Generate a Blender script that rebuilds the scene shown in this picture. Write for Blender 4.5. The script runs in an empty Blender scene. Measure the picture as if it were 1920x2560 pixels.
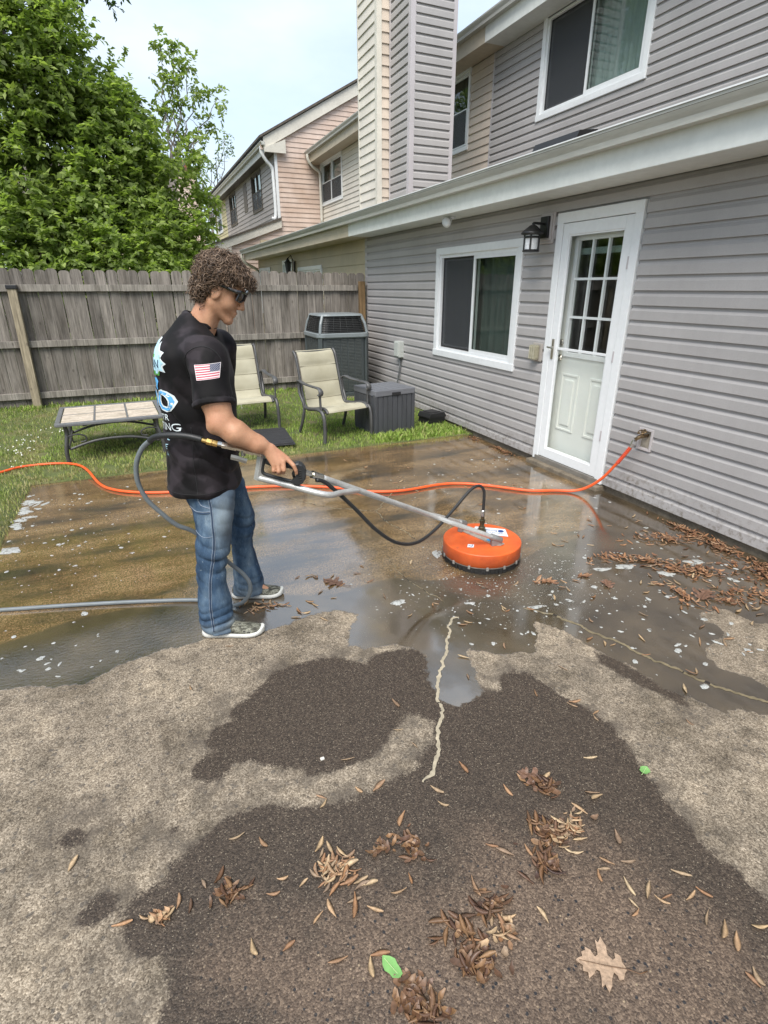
import bpy, bmesh, math, random
import numpy as np
from mathutils import Vector, Matrix, noise as mnoise
from mathutils.bvhtree import BVHTree
R = math.radians
random.seed(7)
rng = np.random.default_rng(11)
scene = bpy.context.scene
COL = scene.collection

# ------------------------------------------------------------------ camera
cd = bpy.data.cameras.new('camera')
cam = bpy.data.objects.new('camera', cd)
COL.objects.link(cam)
cd.sensor_fit = 'HORIZONTAL'; cd.sensor_width = 36.0; cd.lens = 36.0 * 1354.35 / 1920.0
cd.clip_start = 0.05; cd.clip_end = 1500
cam.location = (0, 0, 1.65)
cam.rotation_euler = (math.pi / 2 - 0.393, 0, -0.4113)
scene.camera = cam

# ------------------------------------------------------------------ sky and sun (bright hazy overcast)
SUN_EL, SUN_AZ = 56.0, 218.0          # degrees; azimuth clockwise from +Y
world = bpy.data.worlds.new('World'); scene.world = world; world.use_nodes = True
wn = world.node_tree; wn.nodes.clear()
def wnode(t, **k):
    n = wn.nodes.new(t)
    for a, b in k.items(): setattr(n, a, b)
    return n
wo = wnode('ShaderNodeOutputWorld'); bg = wnode('ShaderNodeBackground'); bg.inputs['Strength'].default_value = 0.105
sky = wnode('ShaderNodeTexSky'); sky.sky_type = 'NISHITA'; sky.sun_disc = False
sky.sun_elevation = R(SUN_EL); sky.sun_rotation = R(SUN_AZ); sky.altitude = 100
sky.air_density = 1.2; sky.dust_density = 2.2; sky.ozone_density = 1.0
tc = wnode('ShaderNodeTexCoord'); mp = wnode('ShaderNodeMapping'); mp.inputs['Scale'].default_value = (1.0, 1.0, 2.6)
mp.inputs['Rotation'].default_value = (0.0, 0.35, 0.4)
nz = wnode('ShaderNodeTexNoise'); nz.inputs['Scale'].default_value = 2.3; nz.inputs['Detail'].default_value = 7.0; nz.inputs['Roughness'].default_value = 0.52
rp = wnode('ShaderNodeValToRGB'); rp.color_ramp.elements[0].position = 0.38; rp.color_ramp.elements[1].position = 0.66
rp.color_ramp.elements[0].color = (0.40, 0.40, 0.40, 1); rp.color_ramp.elements[1].color = (0.97, 0.97, 0.97, 1)
mx = wnode('ShaderNodeMix', data_type='RGBA'); mx.inputs['B'].default_value = (4.15, 4.72, 5.35, 1)
wn.links.new(tc.outputs['Generated'], mp.inputs['Vector']); wn.links.new(mp.outputs['Vector'], nz.inputs['Vector'])
wn.links.new(nz.outputs['Fac'], rp.inputs['Fac']); wn.links.new(rp.outputs['Color'], mx.inputs['Factor'])
wn.links.new(sky.outputs['Color'], mx.inputs['A']); wn.links.new(mx.outputs['Result'], bg.inputs['Color'])
wn.links.new(bg.outputs['Background'], wo.inputs['Surface'])

sl = bpy.data.lights.new('sun', 'SUN'); sl.energy = 2.2; sl.angle = R(38); sl.color = (1.0, 0.955, 0.89)
sun = bpy.data.objects.new('sun', sl); COL.objects.link(sun)
sd = Vector((math.sin(R(SUN_AZ)) * math.cos(R(SUN_EL)), math.cos(R(SUN_AZ)) * math.cos(R(SUN_EL)), math.sin(R(SUN_EL))))
sun.rotation_euler = sd.to_track_quat('Z', 'Y').to_euler(); sun.location = (-6, -6, 14)

vs = scene.view_settings
vs.view_transform = 'Standard'; vs.look = 'None'; vs.gamma = 1.0; vs.use_curve_mapping = False; vs.exposure = 1.17
scene.render.film_transparent = False
scene.cycles.use_denoising = True
scene.cycles.max_bounces = 8; scene.cycles.transparent_max_bounces = 12
scene.cycles.sample_clamp_indirect = 6.0

# ------------------------------------------------------------------ materials
def NT(name):
    m = bpy.data.materials.new(name); m.use_nodes = True
    t = m.node_tree; t.nodes.clear()
    o = t.nodes.new('ShaderNodeOutputMaterial'); b = t.nodes.new('ShaderNodeBsdfPrincipled')
    t.links.new(b.outputs[0], o.inputs[0])
    return m, t, b, o
def nd(t, typ, ins=None, **k):
    n = t.nodes.new(typ)
    for a, v in k.items(): setattr(n, a, v)
    for a, v in (ins or {}).items():
        s = n.inputs[a]
        if hasattr(v, 'is_linked') or isinstance(v, bpy.types.NodeSocket): t.links.new(v, s)
        else: s.default_value = v
    return n
def c4(c): return (c[0], c[1], c[2], 1.0)
def math_(t, op, a, b=0.0, clamp=False):
    n = nd(t, 'ShaderNodeMath', {0: a, 1: b}, operation=op); n.use_clamp = clamp; return n.outputs[0]
def mixc(t, f, a, b, blend='MIX'):
    n = nd(t, 'ShaderNodeMix', data_type='RGBA', blend_type=blend)
    for key, v in (('Factor', f), ('A', a), ('B', b)):
        if isinstance(v, bpy.types.NodeSocket): t.links.new(v, n.inputs[key])
        else: n.inputs[key].default_value = v if key == 'Factor' else c4(v)
    return n.outputs['Result']
def ramp(t, f, stops):
    n = nd(t, 'ShaderNodeValToRGB', {'Fac': f}); e = n.color_ramp.elements
    while len(e) < len(stops): e.new(0.5)
    for i, (p, c) in enumerate(stops):
        e[i].position = p; e[i].color = c4(c) if hasattr(c, '__len__') else (c, c, c, 1)
    return n.outputs['Color']
def smooth(t, v, lo, hi, a=0.0, b=1.0):
    n = nd(t, 'ShaderNodeMapRange', {'Value': v, 'From Min': lo, 'From Max': hi, 'To Min': a, 'To Max': b}, interpolation_type='SMOOTHSTEP')
    return n.outputs[0]
def coords(t, scale=(1, 1, 1), rnd=True, src='Object'):
    tcn = nd(t, 'ShaderNodeTexCoord'); v = tcn.outputs[src]
    if rnd:
        oi = nd(t, 'ShaderNodeObjectInfo')
        off = nd(t, 'ShaderNodeVectorMath', {0: oi.outputs['Random'], 1: (31.7, 17.3, 47.1)}, operation='MULTIPLY')
        v = nd(t, 'ShaderNodeVectorMath', {0: v, 1: off.outputs[0]}, operation='ADD').outputs[0]
    return nd(t, 'ShaderNodeMapping', {'Vector': v, 'Scale': scale}).outputs[0]
def noise(t, vec, scale, detail=4.0, rough=0.55, out='Fac'):
    return nd(t, 'ShaderNodeTexNoise', {'Vector': vec, 'Scale': scale, 'Detail': detail, 'Roughness': rough}).outputs[out]
def bump(t, b, h, strength=0.3, dist=0.01, normal=None):
    ins = {'Height': h, 'Strength': strength, 'Distance': dist}
    if normal is not None: ins['Normal'] = normal
    n = nd(t, 'ShaderNodeBump', ins); t.links.new(n.outputs[0], b.inputs['Normal']); return n.outputs[0]

MATS = {}
def simple(name, col, rough=0.55, metal=0.0, var=0.18, vs_=6.0, bmp=0.0, bs=80.0, stretch=(1, 1, 1), orand=0.0, spec=0.5, coat=0.0, fine=0.0):
    m, t, b, o = NT(name)
    v = coords(t, stretch)
    n = noise(t, v, vs_, 6.0, 0.6)
    lo = [max(0, x * (1 - var)) for x in col]; hi = [min(1, x * (1 + var)) for x in col]
    c = ramp(t, n, [(0.25, lo), (0.75, hi)])
    if fine:
        n2 = noise(t, v, vs_ * 9, 3.0, 0.6)
        c = mixc(t, 1.0, c, ramp(t, n2, [(0.3, 1 - fine), (0.7, 1.0)]), 'MULTIPLY')
    if orand:
        oi = nd(t, 'ShaderNodeObjectInfo')
        k = nd(t, 'ShaderNodeMapRange', {'Value': oi.outputs['Random'], 'To Min': 1 - orand, 'To Max': 1 + orand}).outputs[0]
        c = nd(t, 'ShaderNodeVectorMath', {0: c, 'Scale': k}, operation='SCALE').outputs[0]
    t.links.new(c, b.inputs['Base Color'])
    b.inputs['Metallic'].default_value = metal
    b.inputs['Specular IOR Level'].default_value = spec
    rn = nd(t, 'ShaderNodeMapRange', {'Value': noise(t, v, vs_ * 3, 4.0), 'To Min': max(0, rough - 0.1), 'To Max': min(1, rough + 0.1)}).outputs[0]
    t.links.new(rn, b.inputs['Roughness'])
    if coat: b.inputs['Coat Weight'].default_value = coat; b.inputs['Coat Roughness'].default_value = 0.1
    if bmp: bump(t, b, noise(t, v, bs, 4.0), bmp, 0.004)
    MATS[name] = m
    return m

# ------------------------------------------------------------------ mesh helpers
class MB:
    def __init__(s): s.v = []; s.f = []; s.m = []; s.sm = []; s.cur = 0; s.smooth = False
    def add(s, vs_, fs):
        b = len(s.v); s.v += [tuple(p) for p in vs_]
        for f in fs: s.f.append(tuple(i + b for i in f)); s.m.append(s.cur); s.sm.append(s.smooth)
        return s
    def box(s, x0, x1, y0, y1, z0, z1, bev=0.0, M=None):
        if bev <= 0:
            vs_ = [(x0, y0, z0), (x1, y0, z0), (x1, y1, z0), (x0, y1, z0), (x0, y0, z1), (x1, y0, z1), (x1, y1, z1), (x0, y1, z1)]
            fs = [(0, 3, 2, 1), (4, 5, 6, 7), (0, 1, 5, 4), (1, 2, 6, 5), (2, 3, 7, 6), (3, 0, 4, 7)]
        else:
            bm = bmesh.new(); bmesh.ops.create_cube(bm, size=1.0)
            for v in bm.verts: v.co = Vector(((x0 + x1) / 2 + v.co.x * (x1 - x0), (y0 + y1) / 2 + v.co.y * (y1 - y0), (z0 + z1) / 2 + v.co.z * (z1 - z0)))
            bev = min(bev, 0.45 * min(x1 - x0, y1 - y0, z1 - z0))
            bmesh.ops.bevel(bm, geom=list(bm.edges), offset=bev, segments=2, affect='EDGES', profile=0.6)
            bm.verts.index_update()
            vs_ = [v.co.copy() for v in bm.verts]; fs = [[v.index for v in f.verts] for f in bm.faces]; bm.free()
        if M is not None: vs_ = [M @ Vector(p) for p in vs_]
        return s.add(vs_, fs)
    def tube(s, pts, r, n=10, cap=True, flat=None):
        """round tube along points; r number or list; flat=(a,b) gives a flattened section with axis hint"""
        pts = [Vector(p) for p in pts]; k = len(pts)
        rs = r if hasattr(r, '__len__') else [r] * k
        up = Vector((0, 0, 1)); vs_ = []; prev = None
        for i, p in enumerate(pts):
            d = (pts[min(i + 1, k - 1)] - pts[max(i - 1, 0)]).normalized()
            if prev is None:
                a = d.cross(up)
                if a.length < 1e-3: a = d.cross(Vector((1, 0, 0)))
                a.normalize()
            else:
                a = prev - d * prev.dot(d)
                a.normalize()
            prev = a; b = a.cross(d)
            fa, fb = flat if flat else (1, 1)
            for j in range(n):
                t = 2 * math.pi * j / n
                vs_.append(p + (a * math.cos(t) * fa + b * math.sin(t) * fb) * rs[i])
        fs = []
        for i in range(k - 1):
            for j in range(n):
                fs.append((i * n + j, i * n + (j + 1) % n, (i + 1) * n + (j + 1) % n, (i + 1) * n + j))
        if cap:
            fs.append(tuple(range(n))[::-1]); fs.append(tuple((k - 1) * n + j for j in range(n)))
        return s.add(vs_, fs)
    def lathe(s, prof, n=32, M=None, cap=True):
        vs_ = []
        for r, z in prof:
            for j in range(n):
                t = 2 * math.pi * j / n; vs_.append(Vector((r * math.cos(t), r * math.sin(t), z)))
        k = len(prof); fs = []
        for i in range(k - 1):
            for j in range(n): fs.append((i * n + j, i * n + (j + 1) % n, (i + 1) * n + (j + 1) % n, (i + 1) * n + j))
        if cap: fs.append(tuple(range(n))[::-1]); fs.append(tuple((k - 1) * n + j for j in range(n)))
        if M is not None: vs_ = [M @ p for p in vs_]
        return s.add(vs_, fs)
    def prism(s, poly, axis, a0, a1):
        """extrude 2D polygon along an axis (0,1,2); poly in the two remaining axes, in order"""
        n = len(poly)
        def mk(p, a):
            q = [p[0], p[1]]; q.insert(axis, a); return q
        vs_ = [mk(p, a0) for p in poly] + [mk(p, a1) for p in poly]
        fs = [tuple(range(n))[::-1], tuple(range(n, 2 * n))] + [(i, (i + 1) % n, n + (i + 1) % n, n + i) for i in range(n)]
        return s.add(vs_, fs)
    def mesh(s, name, mats):
        me = bpy.data.meshes.new(name); me.from_pydata(s.v, [], s.f)
        for m in (mats if isinstance(mats, (list, tuple)) else [mats]): me.materials.append(m)
        me.polygons.foreach_set('material_index', s.m); me.polygons.foreach_set('use_smooth', s.sm)
        bm = bmesh.new(); bm.from_mesh(me); bmesh.ops.recalc_face_normals(bm, faces=bm.faces); bm.to_mesh(bm and me); bm.free()
        me.update(); return me
    def build(s, name, mats, parent=None):
        return link(name, s.mesh(name, mats), parent)

def link(name, me, parent=None, loc=None, rot=None):
    o = bpy.data.objects.new(name, me); COL.objects.link(o)
    if parent is not None:
        o.parent = parent
        if parent.type == 'EMPTY' and not parent.get('_local'):
            o.matrix_parent_inverse = Matrix.Translation(-Vector(parent.location))
    if loc is not None: o.location = loc
    if rot is not None: o.rotation_euler = rot
    return o
def npmesh(name, V, F, mat, smooth_=False):
    """V (n,3) float array, F (m,k) int array with constant k"""
    me = bpy.data.meshes.new(name); V = np.asarray(V, np.float32); F = np.asarray(F, np.int32); k = F.shape[1]
    me.vertices.add(len(V)); me.vertices.foreach_set('co', V.ravel())
    me.loops.add(F.size); me.loops.foreach_set('vertex_index', F.ravel())
    me.polygons.add(len(F)); me.polygons.foreach_set('loop_start', np.arange(0, F.size, k, dtype=np.int32))
    me.polygons.foreach_set('loop_total', np.full(len(F), k, np.int32))
    if smooth_: me.polygons.foreach_set('use_smooth', np.ones(len(F), bool))
    me.update(calc_edges=True); me.validate()
    for m in (mat if isinstance(mat, (list, tuple)) else [mat]): me.materials.append(m)
    return me
def tag(o, label=None, cat=None, group=None, kind=None):
    if label: o['label'] = label
    if cat: o['category'] = cat
    if group: o['group'] = group
    if kind: o['kind'] = kind
    return o
def empty(name, loc, label, cat, group=None, local=False, rz=0.0):
    e = bpy.data.objects.new(name, None); COL.objects.link(e); e.location = loc; e.rotation_euler = (0, 0, rz); e.empty_display_size = 0.1
    if local: e['_local'] = 1
    return tag(e, label, cat, group)
def copy_tree(o, parent=None):
    c = o.copy(); COL.objects.link(c); c.parent = parent
    for ch in [x for x in bpy.data.objects if x.parent == o]: copy_tree(ch, c)
    return c
def spline(pts, n=8, closed=False):
    """Catmull-Rom through points"""
    P = [Vector(p) for p in pts]; out = []
    for i in range(len(P) - 1):
        p0 = P[max(i - 1, 0)]; p1 = P[i]; p2 = P[i + 1]; p3 = P[min(i + 2, len(P) - 1)]
        for j in range(n):
            t = j / n
            out.append(0.5 * ((2 * p1) + (p2 - p0) * t + (2 * p0 - 5 * p1 + 4 * p2 - p3) * t * t + (3 * p1 - p0 - 3 * p2 + p3) * t ** 3))
    out.append(P[-1]); return out
FILM_FRONT = [(-0.938,2.471),(-0.795,2.441),(-0.685,2.413),(-0.588,2.35),(-0.477,2.328),(-0.366,2.384),(-0.247,2.431),(-0.122,2.443),(0.054,2.461),(0.146,2.468),(0.343,2.386),(0.5,2.435),(0.686,2.456),(0.814,2.44),(0.86,2.36),(0.776,2.246),(0.735,2.134),(0.805,2.071),(0.938,2.033),(1.015,1.98),(1.042,1.908),(1.014,1.807),(0.966,1.673),(0.961,1.58),(1.011,1.528),(1.096,1.536),(1.158,1.566),(1.213,1.702),(1.253,1.864),(1.374,1.767),(1.471,1.732),(1.561,1.705),(1.625,1.776),(1.667,1.813),(1.709,1.932),(1.765,1.869),(1.799,1.8),(1.816,1.65),(1.844,1.57),(1.888,1.481),(1.903,1.372),(1.911,1.277),(1.943,1.208),(1.977,1.143),(2.026,1.062),(2.123,1.049),(2.157,0.964),(2.198,0.842)]
DRY2 = [(2.6,1.631),(2.758,1.602),(2.781,1.45),(2.83,1.405),(2.902,1.283),(2.402,0.982),(2.351,1.092),(2.329,1.19),(2.274,1.272),(2.295,1.346),(2.398,1.405),(2.541,1.432),(2.603,1.504),(2.551,1.564)]
DAMP_A = [(0.128,1.913),(0.266,2.011),(0.364,2.072),(0.486,2.112),(0.634,2.066),(0.762,1.965),(0.881,2.018),(1.067,1.957),(1.028,1.679),(0.939,1.56),(0.795,1.578),(0.738,1.547),(0.647,1.48),(0.551,1.436),(0.453,1.421),(0.353,1.442),(0.233,1.516),(0.147,1.6),(0.062,1.625),(0.083,1.739)]
DAMP_B = [(1.129,1.95),(1.238,1.822),(1.19,1.608),(1.22,1.562),(1.303,1.627),(1.381,1.647),(1.44,1.585),(1.465,1.455),(1.507,1.327),(1.527,1.216),(1.519,1.087),(1.463,0.947),(1.443,0.83),(1.425,0.726),(1.436,0.636),(1.447,0.583),(1.429,0.488),(1.459,0.333),(1.22,0.109),(0.296,0.312),(-0.188,0.583),(-0.219,0.901),(-0.195,0.953),(-0.204,1.001),(-0.259,1.07),(-0.293,1.146),(-0.306,1.197),(-0.245,1.246),(-0.18,1.262),(-0.151,1.312),(-0.065,1.341),(-0.001,1.384),(0.047,1.4),(0.155,1.392),(0.26,1.356),(0.378,1.305),(0.461,1.299),(0.569,1.304),(0.672,1.325),(0.744,1.352),(0.827,1.414),(0.865,1.505),(0.819,1.583),(0.797,1.652),(0.917,1.831)]
DAMP_C = [(1.813,1.631),(1.884,1.521),(1.93,1.319),(1.967,1.204),(1.917,1.118),(1.856,1.205),(1.829,1.33),(1.791,1.486)]
CLEAN_FRONT = [(-1.014,2.824),(-0.861,2.831),(-0.744,2.852),(-0.603,2.903),(-0.451,2.932),(-0.219,2.921),(0.095,2.847),(0.523,2.743),(0.762,2.611),(1.218,2.646),(1.464,2.508),(2.022,2.527),(2.347,2.606),(2.697,2.656),(3.101,2.948),(3.515,3.473),(3.626,4.183),(3.547,4.88)]
BROWN = [(0.061,0.697),(-0.107,0.936),(-0.044,1.063),(0.256,1.028),(0.569,0.951),(0.73,1.029),(1.042,0.948),(1.189,0.829),(1.228,0.648),(1.25,0.499),(1.291,0.348),(1.128,0.149)]
SMUDGE = [(-0.441,1.519),(-0.355,1.238),(0.016,1.634),(-0.129,1.422),(2.36,1.61),(0.103,1.756)]
CRACK1 = [(1.368,2.128),(1.309,2.116),(1.251,2.025),(1.172,1.911),(1.082,1.796),(1.0,1.691),(0.948,1.586),(0.94,1.53),(0.867,1.449),(0.826,1.364),(0.763,1.296),(0.706,1.25)]
CRACK2 = [(1.739,2.052),(1.826,1.963),(1.904,1.832),(1.94,1.703),(1.989,1.596),(2.027,1.459),(2.077,1.343),(2.133,1.197),(2.19,1.106),(2.257,1.03),(2.325,0.955)]
CRACK3 = [(0.814,4.495),(1.021,4.185),(1.187,3.942),(1.377,3.805),(1.543,3.701),(1.706,3.886),(1.959,4.152)]
CRACK4 = [(1.543,3.701),(1.537,3.432),(1.579,3.275),(1.601,3.092)]
CRACK5 = [(1.313,2.944),(1.281,2.715),(1.31,2.515),(1.373,2.29)]
ORANGE = [(-1.578,5.794),(-1.377,5.879),(-1.207,6.004),(-0.93,5.995),(-0.739,5.879),(-0.624,5.64),(-0.509,5.259),(-0.39,5.036),(-0.187,4.871),(0.107,4.755),(0.718,4.617),(1.104,4.488),(1.462,4.266),(1.656,4.092),(1.923,4.001),(2.296,4.009),(2.499,3.947),(2.694,3.795),(2.923,3.565),(3.145,3.468)]
GRAYHOSE = [(-1.19,3.267),(-0.918,3.178),(-0.572,3.079),(-0.217,2.966),(0.109,2.84),(0.215,2.783)]
SINGLES = [(0.36,1.328),(0.477,1.317),(0.549,1.298),(0.574,1.151),(0.127,1.257),(0.051,1.313),(0.154,1.121),(0.119,1.091),(-0.067,1.195),(0.322,0.96),(0.376,0.926),(0.044,0.968),(0.126,0.93),(0.237,0.848),(0.318,0.821),(0.461,0.946),(0.505,0.963),(-0.288,1.169),(-0.016,2.111),(0.188,2.348),(0.774,1.658),(0.725,1.519),(0.747,1.418),(0.487,1.456),(1.152,1.683),(1.371,1.47),(1.59,1.556),(1.49,1.365),(1.504,1.269),(1.461,1.347),(1.33,1.096),(0.964,1.106),(0.814,0.915),(0.79,0.951),(0.679,0.865),(1.176,0.817),(1.151,0.744),(1.086,0.764),(1.136,0.651),(1.238,0.592),(1.17,0.615),(1.281,0.581),(1.239,0.491),(1.345,0.457),(1.247,0.456),(1.199,0.378),(1.152,0.615),(1.07,0.624),(1.225,0.377),(1.23,0.527),(0.735,1.21),(0.222,0.966),(2.181,1.992),(1.993,1.225),(2.513,1.286),(1.841,1.079),(-0.427,1.419),(0.132,2.942),(0.344,2.936),(0.802,0.72),(1.664,2.331),(0.903,2.692),(1.35,2.051),(1.13,2.242),(1.08,2.472),(0.69,2.386),(0.559,2.467),(0.518,2.61),(0.674,2.595),(0.866,1.252),(0.727,1.152),(1.131,0.937),(1.116,1.087),(1.097,0.683),(1.266,0.647),(1.044,0.759)]
PILES = [(0.303,1.082),(-0.007,1.142),(-0.186,1.144),(0.557,1.053),(0.475,1.088),(0.987,0.917),(1.061,0.902),(1.089,1.066),(0.91,0.833),(0.684,0.799),(0.685,0.732),(0.573,0.768),(0.594,0.687),(0.387,0.71),(0.402,0.662),(0.543,0.697),(0.447,2.641),(0.354,2.63)]
RPILE = [(3.226,2.383),(3.511,2.388),(3.45,2.125),(3.331,1.788),(3.441,1.805),(2.678,2.312),(2.847,2.202),(2.879,2.05),(3.04,1.947),(3.013,1.685),(3.108,1.587),(2.67,1.778),(2.844,1.648)]
FOAM = [(-1.024,4.799),(-1.043,4.605),(-0.986,5.002),(-1.013,4.033),(1.128,2.386),(1.625,2.83),(1.807,2.038),(2.634,2.191),(2.802,2.019),(3.097,2.058),(2.476,2.226)]
OAK = [(0.846,0.576),(0.916,2.729)]
GREEN = [(0.355,0.768),(1.463,0.968),(0.334,0.614)]
BOT = [(-0.558,1.049),(1.149,0.304),(-0.795,2.441),(0.295,0.677)]
ASH = [(1.532, 16.5, 6.856), (1.828, 16.5, 6.809), (2.133, 16.5, 6.541), (1.846, 16.5, 6.195), (2.257, 16.5, 6.105), (2.729, 16.5, 5.953), (2.496, 16.5, 5.379), (2.143, 16.5, 4.765), (1.848, 16.5, 5.033), (1.496, 16.5, 5.566), (1.485, 16.5, 6.198), (1.83, 16.5, 5.691)]
DIST = [(4.745, 36.0, 7.03), (5.215, 36.0, 7.836), (6.117, 36.0, 9.209), (4.286, 36.0, 6.33), (5.642, 36.0, 8.305), (4.594, 36.0, 7.792), (6.241, 36.0, 8.744)]
# ------------------------------------------------------------------ ground, lawn, patio
PX0, PX1, PY1 = -1.08, 3.545, 5.5          # patio slab: x range and far edge
def lawn_z(x, y):
    return 0.008 + 0.095 * np.clip((y - 5.5) / 3.4, 0, 1)
def soil_mat():
    m, t, b, o = NT('lawn_soil'); v = coords(t, rnd=False)
    n = noise(t, v, 3.0, 6.0); n2 = noise(t, v, 60.0, 4.0)
    c = ramp(t, n, [(0.3, (0.075, 0.10, 0.028)), (0.52, (0.11, 0.13, 0.04)), (0.72, (0.20, 0.165, 0.08))])
    c = mixc(t, 1.0, c, ramp(t, n2, [(0.3, 0.5), (0.7, 1.15)]), 'MULTIPLY')
    t.links.new(c, b.inputs['Base Color']); b.inputs['Roughness'].default_value = 0.95
    bump(t, b, n2, 0.6, 0.02); return m
xs = [-600, -200, -80, -40, -20, -12, -8, -6, -5, -4.5, -4, -3.5, -3, -2.5, -2, -1.6, -1.3, -1.1, -1.07] + list(np.arange(-0.8, 3.6, 0.4)) + [3.56, 5, 8, 15, 40, 100, 300, 600]
ys = [-600, -200, -80, -30, -12, -6, -3, -1, 0, 1, 2, 3, 4, 4.6, 5, 5.3, 5.48, 5.5] + list(np.arange(5.8, 9.2, 0.3)) + [10, 12, 15, 20, 30, 50, 100, 250, 600]
V = []; nx, ny = len(xs), len(ys)
for y in ys:
    for x in xs:
        z = float(lawn_z(x, y))
        if x > -1.085 and y < 5.49: z = -0.06
        V.append((x, y, z))
F = [(j * nx + i, j * nx + i + 1, (j + 1) * nx + i + 1, (j + 1) * nx + i) for j in range(ny - 1) for i in range(nx - 1)]
ground = link('ground', npmesh('ground', V, F, soil_mat())); tag(ground, kind='structure')

# ---- patio slab with wet, damp and cleaned areas carried as signed distances
def sdf_poly(P, poly):
    poly = np.asarray(poly, float); a = poly; b = np.roll(poly, -1, 0)
    dmin = np.full(len(P), 1e9); ins = np.zeros(len(P), bool)
    for (ax, ay), (bx, by) in zip(a, b):
        ex, ey = bx - ax, by - ay; L = ex * ex + ey * ey + 1e-12
        t = np.clip(((P[:, 0] - ax) * ex + (P[:, 1] - ay) * ey) / L, 0, 1)
        d = np.hypot(P[:, 0] - ax - t * ex, P[:, 1] - ay - t * ey); dmin = np.minimum(dmin, d)
        c = ((ay > P[:, 1]) != (by > P[:, 1]))
        with np.errstate(divide='ignore', invalid='ignore'):
            ins ^= c & (P[:, 0] < (bx - ax) * (P[:, 1] - ay) / (by - ay + 1e-15) + ax)
    return np.where(ins, dmin, -dmin)
gx = np.arange(PX0, PX1 + 0.001, (PX1 - PX0) / 185); gy = np.concatenate([np.arange(-4, 0.2, 0.2), np.arange(0.2, PY1, 0.025), [PY1]])
GX, GY = np.meshgrid(gx, gy); P2 = np.stack([GX.ravel(), GY.ravel()], 1)
film_poly = FILM_FRONT + [(3.7, 0.2), (3.7, 5.7), (-1.3, 5.7), (-1.3, 2.5)]
film = np.minimum(sdf_poly(P2, film_poly), -sdf_poly(P2, DRY2))
damp = np.maximum.reduce([sdf_poly(P2, DAMP_A), sdf_poly(P2, DAMP_B), sdf_poly(P2, DAMP_C)])
for (sx, sy), r in zip(SMUDGE, (0.045, 0.05, 0.08, 0.02, 0.13, 0.09)):
    damp = np.maximum(damp, r - np.hypot(P2[:, 0] - sx, (P2[:, 1] - sy) * 1.1))
clean = sdf_poly(P2, CLEAN_FRONT + [(3.5, 5.7), (-1.3, 5.7), (-1.3, 2.8)])
brown = sdf_poly(P2, BROWN)
dry2 = sdf_poly(P2, DRY2)
nxg, nyg = len(gx), len(gy)
edge = (P2[:, 0] < PX0 + 0.001) | (P2[:, 1] > PY1 - 0.001)
wob = np.array([0.012 * mnoise.noise((float(x) * 4, float(y) * 4, 3.1)) if e else 0.0 for (x, y), e in zip(P2, edge)])
Vp = np.stack([P2[:, 0] + np.where(P2[:, 0] < PX0 + 0.001, wob, 0), P2[:, 1] + np.where(P2[:, 1] > PY1 - 0.001, wob, 0), np.zeros(len(P2))], 1)
idx = np.arange(nxg * nyg).reshape(nyg, nxg)
Fp = np.stack([idx[:-1, :-1].ravel(), idx[:-1, 1:].ravel(), idx[1:, 1:].ravel(), idx[1:, :-1].ravel()], 1)
# skirt along far and left edges
sk = []; Vs = list(map(tuple, Vp)); 
for line in (idx[-1, :], idx[:, 0]):
    base = len(Vs)
    for i in line: Vs.append((Vs[i][0], Vs[i][1], -0.1))
    for k in range(len(line) - 1): sk.append((int(line[k]), int(line[k + 1]), base + k + 1, base + k))
Fp = np.concatenate([Fp, np.array(sk)])

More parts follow.
